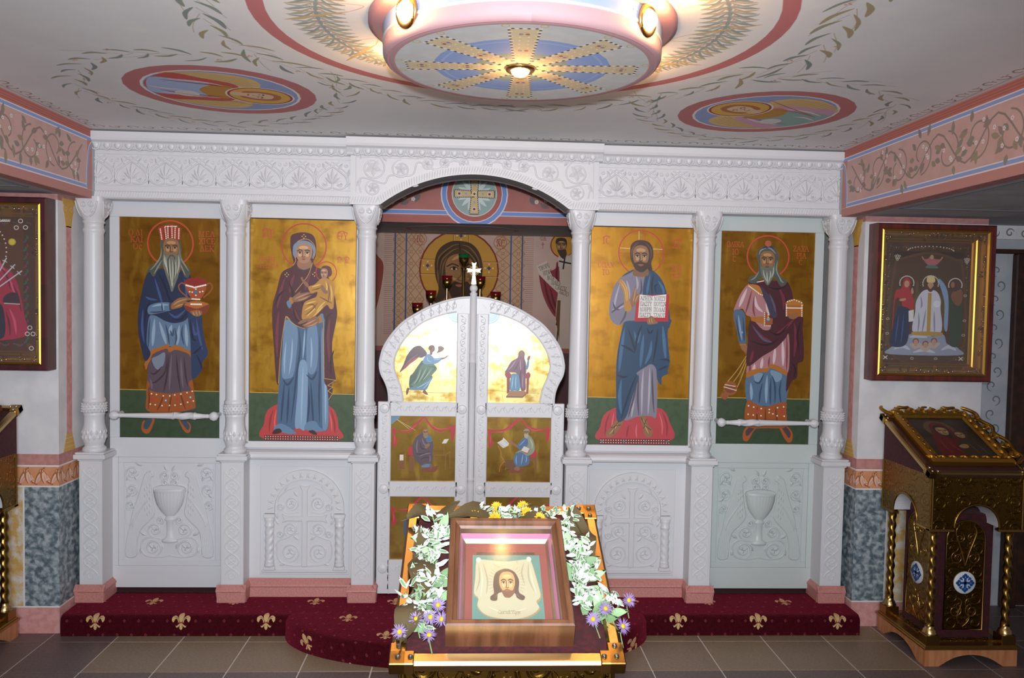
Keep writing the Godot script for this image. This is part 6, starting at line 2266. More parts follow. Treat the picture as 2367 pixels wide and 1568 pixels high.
# twisted-rope moulding: slanting half-round beads from x0 to x1 along the height y
func rope(g: Geo, path: Array, w: float, h: float, step: float) -> void:
	var run := 0.0
	for i in range(1, path.size()):
		var a: Vector2 = path[i - 1]
		var b: Vector2 = path[i]
		var d := (b - a).normalized()
		var n := Vector2(-d.y, d.x)
		while run < a.distance_to(b):
			var c: Vector2 = a + d * run
			g.strand([c - n * w * 0.48 - d * step * 0.45, c, c + n * w * 0.48 + d * step * 0.45], step * 0.62, h, 0.6)
			run += step
		run -= a.distance_to(b)


# knotted band of a pedestal: two strands that cross, with rings
func knotwork(g: Geo, x0: float, y0: float, x1: float, y1: float) -> void:
	var cx := (x0 + x1) / 2
	var w := (x1 - x0) * 0.40
	var n := roundi((y1 - y0) / (w * 2.1))
	var step := (y1 - y0) / n
	for s in [-1.0, 1.0]:
		var a := []
		for i in n * 8 + 1:
			var t := i / 8.0
			a.append(Vector2(cx + s * w * sin(PI * (t + 0.5)), y0 + t * step))
		g.strand(a, 0.008, 0.0045, 0.8)
		var b := []
		for i in n * 8 + 1:
			var t := i / 8.0
			b.append(Vector2(cx + s * w * 0.62 * sin(PI * t * 2.0 + 0.3), y0 + t * step))
		g.strand(b, 0.006, 0.0038, 0.8)
		g.strand([Vector2(cx + s * w * 1.18, y0), Vector2(cx + s * w * 1.18, (y0 + y1) / 2), Vector2(cx + s * w * 1.18, y1)], 0.004, 0.003, 0.9)
	for i in n + 1:
		g.strand(arc(Vector2(cx, y0 + i * step), w * 0.42, 0, TAU, 14), 0.005, 0.0035, 1.0)


func column_mesh_parts() -> Dictionary:
	var out := {}
	var g := Geo.new()
	# shaft with its rings (heights over the column's own foot)
	g.lathe([[0.0, 0.0], [0.056, 0.0], [0.057, 0.012], [0.053, 0.02], [0.047, 0.024], [0.045, 0.032], [0.049, 0.042], [0.053, 0.055], [0.055, 0.075], [0.055, 0.105], [0.052, 0.125], [0.049, 0.135], [0.048, 0.16], [0.048, 0.18], [0.050, 0.185], [0.051, 0.193], [0.048, 0.20]], 28)
	out.base = g.done()
	g = Geo.new()
	g.lathe([[0.050, 0.20], [0.056, 0.21], [0.058, 0.225], [0.056, 0.24], [0.050, 0.25]], 28)
	for row in 4:
		for k in 22:
			var a := TAU * (k + (row % 2) * 0.5) / 22
			var y := 0.206 + row * 0.0125
			var r := 0.0565
			var c := Vector3(sin(a) * r, y, cos(a) * r)
			var o := Vector3(sin(a), 0, cos(a))
			var s := Vector3(cos(a), 0, -sin(a))
			for q in [[s * 0.0075, Vector3.UP * 0.0065], [Vector3.UP * 0.0065, s * -0.0075], [s * -0.0075, Vector3.UP * -0.0065], [Vector3.UP * -0.0065, s * 0.0075]]:
				g.face([c + o * 0.005, c + q[0], c + q[1]], o)
	out.lattice_band = g.done()
	g = Geo.new()
	g.lathe([[0.052, 0.25], [0.054, 0.256], [0.054, 0.264], [0.050, 0.27], [0.0475, 0.276], [0.0475, 0.40], [0.047, 0.80], [0.046, 1.10], [0.049, 1.112], [0.0515, 1.12], [0.049, 1.128], [0.046, 1.134], [0.046, 1.152], [0.051, 1.158], [0.052, 1.164], [0.047, 1.17]], 28)
	out.shaft = g.done()
	# leaf ring low on the column
	g = Geo.new()
	for k in 16:
		var a := TAU * k / 16
		var o := Vector3(sin(a), 0, cos(a))
		var s := Vector3(cos(a), 0, -sin(a))
		for e in [[0.0, 0.073], [0.5, 0.098]]:
			var an: float = a + e[0] * TAU / 16
			o = Vector3(sin(an), 0, cos(an))
			s = Vector3(cos(an), 0, -sin(an))
			var r := 0.0545
			var c: Vector3 = o * r + Vector3.UP * e[1]
			g.face([c + Vector3.UP * 0.018, c + s * 0.009, c + o * 0.005], o)
			g.face([c + Vector3.UP * 0.018, c - s * 0.009, c + o * 0.005], o)
			g.face([c - Vector3.UP * 0.015, c + s * 0.009, c + o * 0.005], o)
			g.face([c - Vector3.UP * 0.015, c - s * 0.009, c + o * 0.005], o)
	out.leaf_ring = g.done()
	# capital: a basket that turns from the round neck to a square top
	g = Geo.new()
	var rings := []
	var n := 32
	for e in [[1.165, 0.046, 2.0], [1.18, 0.052, 2.0], [1.20, 0.060, 2.3], [1.225, 0.066, 3.2], [1.25, 0.068, 5.0], [1.268, 0.068, 8.0], [1.285, 0.068, 8.0]]:
		var ring := []
		for k in n:
			ring.append(capital_point(TAU * k / n, e[0], e[1], e[2], 0.0))
		rings.append(ring)
	g.smooth(true)
	for i in rings.size() - 1:
		for k in n:
			g.quad(rings[i + 1][k], rings[i + 1][(k + 1) % n], rings[i][(k + 1) % n], rings[i][k])
	g.smooth(false)
	g.face(rings[rings.size() - 1], Vector3.UP)
	out.capital = g.done()
	g = Geo.new()
	for side in 4:
		for s in [-1.0, 1.0]:
			for e in [spiral(Vector2(0.020 * s, 1.244), 0.015, 0.003, PI / 2, 1.3 * s, 12), curve([Vector2(0.004 * s, 1.185), Vector2(0.026 * s, 1.2), Vector2(0.040 * s, 1.235), Vector2(0.046 * s, 1.262)], 4), spiral(Vector2(0.022 * s, 1.212), 0.011, 0.003, -PI / 2, 1.2 * s, 10)]:
				var pts := []
				for q in e:
					var t := clampf((q.y - 1.165) / 0.1, 0.0, 1.0)
					var a: float = side * PI / 2 + atan2(q.x, 0.066)
					pts.append(capital_point(a, q.y, lerpf(0.047, 0.0685, sin(t * PI / 2)), lerpf(2.0, 6.0, t), 0.001))
				g.tube(pts, 0.0042, 6)
	out.capital_carving = g.done()
	return out


func capital_point(a: float, y: float, r: float, sq: float, more: float) -> Vector3:
	var c := cos(a)
	var s := sin(a)
	var k: float = (r + more) / pow(pow(absf(c), sq) + pow(absf(s), sq), 1.0 / sq)
	return Vector3(s * k, y, c * k)


func build_screen() -> void:
	var scr := thing("icon_screen", "white carved wooden icon screen with columns, frieze and central arch", "icon screen")
	# columns on pedestals
	var meshes := column_mesh_parts()
	var ped := Geo.new()
	ped.span(-0.057, 0.185, -0.1, 0.057, 0.825, 0.04, 0.002)
	var ped_mesh := ped.done()
	var kn := Geo.new()
	kn.z = 0.04
	knotwork(kn, -0.045, 0.235, 0.045, 0.775)
	var kn_mesh := kn.done()
	var cap := Geo.new()
	for e in [[0.822, 0.832, 0.064], [0.832, 0.856, 0.078], [0.856, 0.866, 0.072]]:
		cap.span(-e[2], e[0], -0.11, e[2], e[1], e[2] - 0.018, 0.003)
	var cap_mesh := cap.done()
	var pl := Geo.new()
	pl.span(-0.072, 0.10, -0.1, 0.072, 0.155, 0.062, 0.003)
	pl.run([[0.0, 0.10], [0.020, 0.155], [0.024, 0.160], [0.022, 0.168], [0.002, 0.190]], Vector3(-0.075, 0, 0.042), Vector3(0.075, 0, 0.042), Vector3(0, 0, 1))
	pl.run([[0.0, 0.10], [0.020, 0.155], [0.024, 0.160], [0.022, 0.168], [0.002, 0.190]], Vector3(0.052, 0, -0.1), Vector3(0.052, 0, 0.064), Vector3(1, 0, 0))
	pl.run([[0.0, 0.10], [0.020, 0.155], [0.024, 0.160], [0.022, 0.168], [0.002, 0.190]], Vector3(-0.052, 0, -0.1), Vector3(-0.052, 0, 0.064), Vector3(-1, 0, 0))
	var pl_mesh := pl.done()
	for x in [-1.920, -1.213, -0.551, 0.551, 1.213, 1.920]:
		var zc := 0.06
		var c := Node3D.new()
		c.name = "column"
		scr.add_child(c, true)
		c.position = Vector3(x, 0.866, zc - 0.005)
		for k in ["base", "lattice_band", "shaft", "leaf_ring", "capital", "capital_carving"]:
			part({"base": "column_base"}.get(k, k), meshes[k], M.white, c)
		var p := Node3D.new()
		p.name = "pedestal"
		scr.add_child(p, true)
		p.position = Vector3(x, 0, zc)
		part("pedestal_body", ped_mesh, M.white, p)
		part("knotwork", kn_mesh, M.white, p)
		part("pedestal_cap", cap_mesh, M.white, p)
		part("pedestal_plinth", pl_mesh, M.skirting, p)
	# panelling of the two fixed bays (behind the framed icons) and their lower fields
	for s in [-1.0, 1.0]:
		var xa: float = s * 0.58
		var xb: float = s * 1.19
		var bay := Node3D.new()
		bay.name = "fixed_bay"
		scr.add_child(bay, true)
		var g := Geo.new()
		var inx := 0.612 if s < 0 else 0.612
		# frame round the icon: four boards
		g.span(xa, 0.10, -0.08, xb, 0.905, -0.012)
		g.span(s * 0.50, 2.075, -0.08, s * 1.21, 2.16, 0.004, 0.002)
		g.span(xa, 0.88, -0.08, xb, 0.915, 0.004, 0.002)
		g.span(s * 0.55, 0.90, -0.08, s * inx, 2.08, 0.004, 0.002)
		g.span(s * 1.160, 0.90, -0.08, s * 1.21, 2.08, 0.004, 0.002)
		part("icon_surround", g.done(), M.white, bay)
		g = Geo.new()
		g.run([[0.0, 0.822], [0.030, 0.826], [0.052, 0.832], [0.056, 0.842], [0.054, 0.856], [0.044, 0.866], [0.02, 0.872], [0.0, 0.872]], Vector3(xa, 0, 0), Vector3(xb, 0, 0), Vector3(0, 0, 1))
		part("sill_moulding", g.done(), M.white, bay)
		g = Geo.new()
		g.run([[0.0, 0.10], [0.030, 0.10], [0.028, 0.15], [0.034, 0.156], [0.032, 0.165], [0.0, 0.19]], Vector3(xa, 0, 0), Vector3(xb, 0, 0), Vector3(0, 0, 1))
		part("skirting", g.done(), M.skirting, bay)
		arch_field(bay, s * 0.868)
	# entablature left and right of the arch
	for s in [-1.0, 1.0]:
		var e := Node3D.new()
		e.name = "entablature"
		scr.add_child(e, true)
		var x0 := 0.62
		var x1 := 1.965
		var g := Geo.new()
		g.span(s * x0, 2.15, -0.06, s * x1, 2.44, 0.085, 0.002)
		part("entablature_board", g.done(), M.white, e)
		g = Geo.new()
		var prof := [[0.0, 2.385], [0.010, 2.390], [0.014, 2.40], [0.030, 2.42], [0.045, 2.428], [0.05, 2.44], [0.05, 2.47], [0.0, 2.47]]
		g.run(prof, Vector3(minf(s * x0, s * (x1 + 0.02)), 0, 0.085), Vector3(maxf(s * x0, s * (x1 + 0.02)), 0, 0.085), Vector3(0, 0, 1))
		part("cornice", g.done(), M.white, e)
		g = Geo.new()
		egg_row(g, s * (x0 + 0.03), s * x1, 2.408, 0.085 + 0.028)
		part("egg_moulding", g.done(), M.white, e)
		g = Geo.new()
		g.z = 0.085
		var u := 0.166
		for k in 8:
			palmette(g, Vector2(s * (x0 + 0.035 + u * (k + 0.42)), 2.216), u, 0.145)
		g.strand([Vector2(s * x0, 2.367), Vector2(s * 1.3, 2.367), Vector2(s * x1, 2.367)], 0.004, 0.003, 1.0)
		g.strand([Vector2(s * x0, 2.212), Vector2(s * 1.3, 2.212), Vector2(s * x1, 2.212)], 0.004, 0.003, 1.0)
		part("carved_frieze", g.done(), M.white, e)
		g = Geo.new()
		g.span(s * x0, 2.144, -0.02, s * x1, 2.186, 0.092, 0.008)
		g.z = 0.091
		rope(g, [Vector2(minf(s * x0, s * x1), 2.165), Vector2(maxf(s * x0, s * x1), 2.165)], 0.034, 0.006, 0.0135)
		part("rope_moulding", g.done(), M.white, e)
	central_arch(scr)
	build_bay_icons()


func egg_row(g: Geo, xa: float, xb: float, y: float, z: float) -> void:
	var n := roundi(absf(xb - xa) / 0.0535)
	for k in n:
		var x := lerpf(xa, xb, (k + 0.5) / n)
		g.lathe([[0.0, -0.019], [0.010, -0.014], [0.0155, -0.002], [0.0145, 0.010], [0.008, 0.016], [0.0, 0.017]], 10, Vector3(x, y, z - 0.009), 0, TAU, 0.6)
		g.z = z - 0.002
		g.strand(moved([Vector2(-0.019, 0.014), Vector2(-0.021, -0.004), Vector2(-0.012, -0.021), Vector2(0.0, -0.025), Vector2(0.012, -0.021), Vector2(0.021, -0.004), Vector2(0.019, 0.014)], Vector2(x, y)), 0.006, 0.003, 0.8)


func arch_line(r_more: float, n := 40) -> Array:
	# the underside of the central arch, left to right, raised by r_more
	var R := 0.781
	var c := Vector2(0.0, 2.305 - R)
	var half := asin(0.475 / R)
	var pts := []
	for i in n + 1:
		var a := PI / 2 + half - 2.0 * half * i / n
		pts.append(c + Vector2(cos(a), sin(a)) * (R + r_more))
	return pts


func central_arch(scr: Node3D) -> void:
	var e := Node3D.new()
	e.name = "central_arch"
	scr.add_child(e, true)
	var zf := 0.125
	var under := arch_line(0.0)
	var poly := PackedVector2Array([Vector2(-0.628, 2.44), Vector2(-0.628, 2.14)])
	poly.append(Vector2(-0.490, 2.14))
	for p in under:
		poly.append(p)
	poly.append(Vector2(0.490, 2.14))
	poly.append(Vector2(0.628, 2.14))
	poly.append(Vector2(0.628, 2.44))
	var g := Geo.new()
	g.extrude(poly, -0.06, zf, 0.0, true)
	part("arch_board", g.done(), M.white, e)
	g = Geo.new()
	var prof := [[0.0, 2.385], [0.010, 2.390], [0.014, 2.40], [0.030, 2.42], [0.045, 2.428], [0.05, 2.44], [0.05, 2.47], [0.0, 2.47]]
	g.run(prof, Vector3(-0.645, 0, zf), Vector3(0.645, 0, zf), Vector3(0, 0, 1))
	g.span(-0.645, 2.40, 0.02, 0.645, 2.47, zf)
	part("cornice", g.done(), M.white, e)
	g = Geo.new()
	egg_row(g, -0.62, 0.62, 2.408, zf + 0.028)
	part("egg_moulding", g.done(), M.white, e)
	# rope along the arch and its level ends
	g = Geo.new()
	var inner := [Vector2(-0.63, 2.14), Vector2(-0.492, 2.14)] + under + [Vector2(0.492, 2.14), Vector2(0.63, 2.14)]
	var outer := [Vector2(-0.63, 2.186), Vector2(-0.515, 2.186)] + arch_line(0.044) + [Vector2(0.515, 2.186), Vector2(0.63, 2.186)]
	g.band(outer, inner, -0.02, zf + 0.010, false)
	g.z = zf + 0.009
	var mid := []
	for i in inner.size():
		mid.append((inner[i] + outer[i]) / 2)
	rope(g, mid, 0.034, 0.006, 0.0135)
	part("rope_moulding", g.done(), M.white, e)
	# scrolls of vine over the arch
	g = Geo.new()
	g.z = zf
	for s in [-1.0, 1.0]:
		for q in [[0.515, 2.325, 0.062, 1.0], [0.515, 2.225, 0.040, -1.0], [0.375, 2.322, 0.048, -1.0], [0.245, 2.352, 0.030, 1.0], [0.155, 2.360, 0.026, -1.0], [0.062, 2.362, 0.026, 1.0]]:
			var c := Vector2(s * q[0], q[1])
			g.strand(spiral(c, q[2], q[2] * 0.55, PI / 2, s * q[3] * 1.15, 26), 0.010, 0.006, 0.5)
			for k in 5:
				var a = TAU * k / 5 + q[3]
				g.leaf(c, a, q[2] * 0.72, q[2] * 0.42, 0.006)
		g.strand(moved(curve([Vector2(s * 0.575, 2.20), Vector2(s * 0.585, 2.26), Vector2(s * 0.555, 2.275), Vector2(s * 0.46, 2.25), Vector2(s * 0.43, 2.29), Vector2(s * 0.32, 2.295), Vector2(s * 0.29, 2.36), Vector2(s * 0.20, 2.325), Vector2(s * 0.11, 2.372), Vector2(0.0, 2.335)], 5), Vector2.ZERO), 0.010, 0.006, 0.8)
		for q in [[0.45, 2.36, 60], [0.455, 2.20, 200], [0.58, 2.37, 120], [0.33, 2.25, 190], [0.30, 2.375, 140], [0.2, 2.375, 30], [0.575, 2.27, 300], [0.42, 2.235, 250]]:
			g.leaf(Vector2(s * q[0], q[1]), deg_to_rad(q[2]) if s > 0 else PI - deg_to_rad(q[2]), 0.045, 0.022, 0.006)
		g.strand([Vector2(s * 0.60, 2.20), Vector2(s * 0.60, 2.29), Vector2(s * 0.60, 2.378)], 0.006, 0.003, 1.0)
	g.strand([Vector2(-0.60, 2.378), Vector2(0, 2.378), Vector2(0.60, 2.378)], 0.006, 0.003, 1.0)
	part("carved_vine", g.done(), M.white, e)


# lower field of a fixed bay: round arch on twisted columns over a cross among scrolls
func arch_field(bay: Node3D, cx: float) -> void:
	var f := Node3D.new()
	f.name = "carved_field"
	bay.add_child(f, true)
	f.position = Vector3(cx, 0, -0.012)
	var g := Geo.new()
	g.span(-0.233, 0.205, -0.03, 0.233, 0.782, 0.002, 0.002)
	g.span(-0.222, 0.218, -0.03, 0.222, 0.232, 0.012, 0.003)
	part("field_board", g.done(), M.white_flat, f)
	g = Geo.new()
	var o := [Vector2(-0.205, 0.535)] + arc(Vector2(0, 0.56), 0.205, PI, 0.0, 28) + [Vector2(0.205, 0.535)]
	var i := [Vector2(-0.155, 0.535)] + arc(Vector2(0, 0.56), 0.155, PI, 0.0, 28) + [Vector2(0.155, 0.535)]
	g.band(o, i, 0.0, 0.016, false)
	g.z = 0.0155
	for k in 30:
		var a := PI * (k + 0.5) / 30
		g.leaf(Vector2(0, 0.56) + Vector2(cos(a), sin(a)) * 0.163, a + (0.5 if k % 2 else -0.5), 0.036, 0.014, 0.005)
	part("arch_moulding", g.done(), M.white, f)
	for s in [-1.0, 1.0]:
		g = Geo.new()
		g.span(s * 0.152, 0.512, 0.0, s * 0.212, 0.532, 0.022, 0.003)
		g.span(s * 0.152, 0.232, 0.0, s * 0.212, 0.252, 0.020, 0.003)
		var pr := [[0.0, 0.252], [0.026, 0.252], [0.027, 0.262], [0.023, 0.27], [0.026, 0.276], [0.024, 0.284]]
		for k in 25:
			pr.append([0.0225, 0.288 + k * 0.0072, 1])
		pr.append_array([[0.026, 0.466], [0.026, 0.474], [0.022, 0.478], [0.027, 0.50], [0.027, 0.512], [0.0, 0.512]])
		g.lathe(pr, 24, Vector3(s * 0.182, 0, 0.006), 0, TAU, 0.9, 150.0 * s, 3, 0.10)
		part("twisted_colonnette", g.done(), M.white, f)
	g = Geo.new()
	g.z = 0.002
	var cross := PackedVector2Array([Vector2(-0.014, 0.25), Vector2(0.014, 0.25), Vector2(0.014, 0.492), Vector2(0.095, 0.492), Vector2(0.118, 0.482), Vector2(0.108, 0.505), Vector2(0.118, 0.53), Vector2(0.095, 0.518), Vector2(0.014, 0.518), Vector2(0.014, 0.655), Vector2(0.028, 0.682), Vector2(0.0, 0.674), Vector2(-0.028, 0.682), Vector2(-0.014, 0.655), Vector2(-0.014, 0.518), Vector2(-0.095, 0.518), Vector2(-0.118, 0.53), Vector2(-0.108, 0.505), Vector2(-0.118, 0.482), Vector2(-0.095, 0.492), Vector2(-0.014, 0.492)])
	g.extrude(cross, 0.0, 0.013, 0.003)
	part("cross", g.done(), M.white, f)
	g = Geo.new()
	g.z = 0.002
	for s in [-1.0, 1.0]:
		for q in [[0.072, 0.445, 0.040, 1.0], [0.076, 0.325, 0.052, -1.0], [0.070, 0.585, 0.038, -1.0], [0.128, 0.42, 0.020, -1.0], [0.125, 0.565, 0.020, 1.0]]:
			g.strand(spiral(Vector2(s * q[0], q[1]), q[2], q[2] * 0.3, -PI / 2, s * q[3] * 1.6, 26), 0.010, 0.009, 0.5)
			for k in 3:
				g.leaf(Vector2(s * q[0], q[1]), PI / 2 + k * 2.1, q[2] * 0.45, q[2] * 0.3, 0.006)
		g.strand(curve([Vector2(s * 0.004, 0.26), Vector2(s * 0.03, 0.255), Vector2(s * 0.10, 0.262), Vector2(s * 0.14, 0.30), Vector2(s * 0.14, 0.38), Vector2(s * 0.10, 0.40), Vector2(s * 0.03, 0.43)], 5), 0.010, 0.007, 0.7)
		g.strand(curve([Vector2(s * 0.03, 0.54), Vector2(s * 0.10, 0.535), Vector2(s * 0.14, 0.60), Vector2(s * 0.10, 0.65), Vector2(s * 0.05, 0.67)], 5), 0.008, 0.006, 0.6)
		for q in [[0.13, 0.255, 160], [0.145, 0.345, 95], [0.135, 0.47, 60], [0.03, 0.39, 40], [0.105, 0.645, 120], [0.035, 0.62, 50], [0.145, 0.50, 100]]:
			g.leaf(Vector2(s * q[0], q[1]), deg_to_rad(q[2]) if s > 0 else PI - deg_to_rad(q[2]), 0.04, 0.018, 0.006)
	part("carved_scrolls", g.done(), M.white, f)


func icon_board(called: String, label: String, p: Painter, x0: float, y0: float, x1: float, y1: float, z: float, parent: Node3D = null) -> Node3D:
	var o: Node3D
	if parent == null:
		o = thing(called, label, "icon", Vector3((x0 + x1) / 2, y0, z), 0.0, "tall standing-saint icons in the white screen")
	else:
		o = Node3D.new()
		o.name = called
		parent.add_child(o, true)
		o.position = Vector3((x0 + x1) / 2, y0, z)
		o.set_meta("label", label)
	var w := (x1 - x0) / 2
	var g := Geo.new()
	g.span(-w, 0.0, -0.012, w, y1 - y0, -0.001)
	part("board", g.done(), M.dark_wood, o)
	g = Geo.new()
	g.plate(-w, 0.0, w, y1 - y0, 0.0)
	part("painting", g.done(), icon_material(p), o)
	return o


func build_bay_icons() -> void:
	icon_board("saint_icon", "tall gold icon of a veiled mother in wine red holding a child", paint_mother_and_child(), -1.157, 0.918, -0.615, 2.071, -0.004)
	icon_board("saint_icon", "tall gold icon of a bearded man in blue holding an open book", paint_saviour(), 0.615, 0.918, 1.157, 2.071, -0.004)


# ---------------------------------------------------------------- the doors of the screen

func build_doors() -> void:
	side_door(-1.0, paint_high_priest(), "white side door with an icon of a crowned greybeard holding a red vessel", "tall icon of a crowned greybeard in a blue cloak holding a red vessel", M.white_flat)
	side_door(1.0, paint_prophet(), "grey-white side door with an icon of a greybeard in wine red holding a casket", "tall icon of a greybeard in a wine-red cloak with a casket and a censer", M.grey_white)
	for s in [-1.0, 1.0]:
		royal_leaf(s)


func side_door(s: float, p: Painter, label: String, icon_label: String, m: Material) -> void:
	var d := thing("side_door", label, "door", Vector3(s * 1.573, 0.13, -0.022), 0.0, "side doors of the white screen")
	var x0 := -0.305
	var x1 := 0.305
	var y := -0.13
	# the slab with the opening for the icon and the sunk lower field
	var g := Geo.new()
	g.span(x0, 0.0, -0.045, x1, 0.115, 0.0, 0.002)
	g.span(x0, 0.69, -0.045, x1, 0.923 + y, 0.0, 0.002)
	g.span(x0, 2.067 + y, -0.045, x1, 2.16 + y, 0.0, 0.002)
	for q in [-1.0, 1.0]:
		g.span(q * 0.305, 0.923 + y, -0.045, q * 0.255, 2.067 + y, 0.0, 0.002)
		g.span(q * 0.305, 0.115, -0.045, q * 0.262, 0.69, 0.0, 0.002)
	g.span(x0, 0.1, -0.05, x1, 0.7, -0.008)
	part("door_slab", g.done(), m, d)
	icon_board("icon", icon_label, p, -0.255, 0.923 + y, 0.255, 2.067 + y, -0.006, d)
	# carved field: a chalice between two birds among vine scrolls
	var f := Node3D.new()
	f.name = "carved_field"
	d.add_child(f, true)
	f.position = Vector3(0, 0.115, -0.008)
	g = Geo.new()
	g.span(-0.262, 0.0, -0.01, 0.262, 0.03, 0.005, 0.002)
	g.span(-0.262, 0.545, -0.01, 0.262, 0.575, 0.005, 0.002)
	g.span(-0.262, 0.03, -0.01, -0.234, 0.545, 0.005, 0.002)
	g.span(0.234, 0.03, -0.01, 0.262, 0.545, 0.005, 0.002)
	part("field_frame", g.done(), m, f)
	g = Geo.new()
	var bowl := [[0.0, 0.125], [0.040, 0.125], [0.042, 0.137], [0.030, 0.145], [0.020, 0.152], [0.017, 0.19], [0.019, 0.235], [0.026, 0.242], [0.027, 0.25], [0.020, 0.258], [0.024, 0.268]]
	g.lathe(bowl, 20, Vector3(0, 0, 0.0), -PI / 2, PI / 2, 0.45)
	var cup := [[0.024, 0.266, 1], [0.045, 0.290, 1], [0.066, 0.325, 1], [0.078, 0.365, 1], [0.082, 0.395, 1]]
	g.lathe(cup, 40, Vector3(0, 0, 0.0), -PI / 2, PI / 2, 0.45, 0.0, 28, 0.03)
	g.lathe([[0.083, 0.395], [0.087, 0.402], [0.083, 0.41]], 24, Vector3.ZERO, -PI / 2, PI / 2, 0.45)
	g.z = 0.0
	var rim := PackedVector2Array()
	for k in 24:
		rim.append(Vector2(cos(TAU * k / 24) * 0.083, 0.41 + sin(TAU * k / 24) * 0.02))
	g.extrude(rim, 0.0, 0.022, 0.004)
	part("chalice", g.done(), m, f)
	for q in [-1.0, 1.0]:
		g = Geo.new()
		g.z = 0.0
		var body := spline([q * 0.095, 0.505, q * 0.078, 0.478, q * 0.098, 0.46, q * 0.092, 0.40, q * 0.085, 0.34, q * 0.075, 0.28, q * 0.10, 0.24, q * 0.14, 0.20, q * 0.155, 0.17, q * 0.165, 0.12, q * 0.17, 0.05, q * 0.225, 0.05, q * 0.222, 0.14, q * 0.205, 0.21, q * 0.19, 0.29, q * 0.165, 0.36, q * 0.145, 0.43, q * 0.128, 0.485], 3, true)
		g.extrude(PackedVector2Array(body), -0.002, 0.009, 0.004)
		for k in 6:
			g.z = 0.009
			g.strand(curve([Vector2(q * (0.105 + k * 0.006), 0.355 - k * 0.006), Vector2(q * (0.15 + k * 0.006), 0.30 - k * 0.012), Vector2(q * (0.205 - k * 0.004), 0.215 - k * 0.002)], 4), 0.007, 0.005, 0.4)
			g.strand([Vector2(q * (0.162 + k * 0.009), 0.20), Vector2(q * (0.168 + k * 0.009), 0.12), Vector2(q * (0.172 + k * 0.0092), 0.055)], 0.005, 0.003, 0.6)
		for k in 14:
			g.leaf(Vector2(q * (0.10 + 0.012 * (k % 3)), 0.44 - k * 0.012), -PI / 2, 0.02, 0.010, 0.004)
		g.strand(arc(Vector2(q * 0.098, 0.49), 0.007, 0, TAU, 10), 0.004, 0.003, 1.0)
		part("carved_bird", g.done(), m, f)
	g = Geo.new()
	g.z = 0.0
	for q in [-1.0, 1.0]:
		for e in [[0.19, 0.49, 0.040, 1.0], [0.195, 0.40, 0.032, -1.0], [0.20, 0.32, 0.026, 1.0], [0.075, 0.19, 0.040, 1.0], [0.085, 0.095, 0.048, -1.0], [0.025, 0.475, 0.026, 1.0], [0.028, 0.44, 0.018, -1.0], [0.05, 0.24, 0.022, -1.0]]:
			g.strand(spiral(Vector2(q * e[0], e[1]), e[2], e[2] * 0.25, -PI / 2, q * e[3] * 1.5, 24), 0.011, 0.010, 0.5)
			for k in 3:
				g.leaf(Vector2(q * e[0], e[1]), k * 2.1 + 0.4, e[2] * 0.6, e[2] * 0.45, 0.010)
		g.strand(curve([Vector2(0, 0.055), Vector2(q * 0.06, 0.045), Vector2(q * 0.13, 0.06), Vector2(q * 0.145, 0.12), Vector2(q * 0.11, 0.15), Vector2(q * 0.04, 0.14)], 5), 0.010, 0.007, 0.7)
		g.strand(curve([Vector2(q * 0.225, 0.53), Vector2(q * 0.228, 0.45), Vector2(q * 0.215, 0.37), Vector2(q * 0.228, 0.28), Vector2(q * 0.222, 0.22)], 5), 0.008, 0.006, 0.7)
		for e in [[0.225, 0.45, 120], [0.165, 0.45, 60], [0.225, 0.36, 140], [0.14, 0.53, 20], [0.0, 0.42, 70], [0.01, 0.50, 60], [0.12, 0.16, 30], [0.03, 0.09, 60], [0.15, 0.065, 100]]:
			g.leaf(Vector2(q * e[0], e[1]), deg_to_rad(e[2]) if q > 0 else PI - deg_to_rad(e[2]), 0.040, 0.020, 0.010)
	part("carved_vine", g.done(), m, f)
	# turned bar handle across the door
	var h := Node3D.new()
	h.name = "bar_handle"
	d.add_child(h, true)
	h.position = Vector3(-0.008 * s, 1.052 + y, 0.095)
	g = Geo.new()
	g.lathe([[0.0, -0.272], [0.012, -0.270], [0.020, -0.262], [0.024, -0.25], [0.020, -0.236], [0.011, -0.228], [0.010, -0.222], [0.012, -0.215], [0.0105, -0.208], [0.013, -0.1], [0.0155, 0.02], [0.017, 0.04], [0.019, 0.045], [0.019, 0.05]], 16)
	var tw := []
	for k in 19:
		tw.append([0.017, 0.052 + k * 0.0055, 1])
	g.lathe(tw, 18, Vector3.ZERO, 0, TAU, 1.0, 90.0, 3, 0.14)
	g.lathe([[0.019, 0.152], [0.019, 0.158], [0.0155, 0.162], [0.0125, 0.19], [0.0105, 0.212], [0.012, 0.216], [0.010, 0.222], [0.011, 0.228], [0.020, 0.236], [0.025, 0.25], [0.020, 0.264], [0.0, 0.276]], 16)
	part("bar", g.done(), M.white, h, Vector3.ZERO, Vector3(0, 0, -PI / 2 * (1.0 if s < 0 else -1.0)))
	for q in [-1.0, 1.0]:
		g = Geo.new()
		g.tube([Vector3(q * 0.25, 0, 0), Vector3(q * 0.25, 0, -0.06), Vector3(q * 0.25, 0, -0.096)], 0.011, 10)
		part("bracket", g.done(), M.white, h)


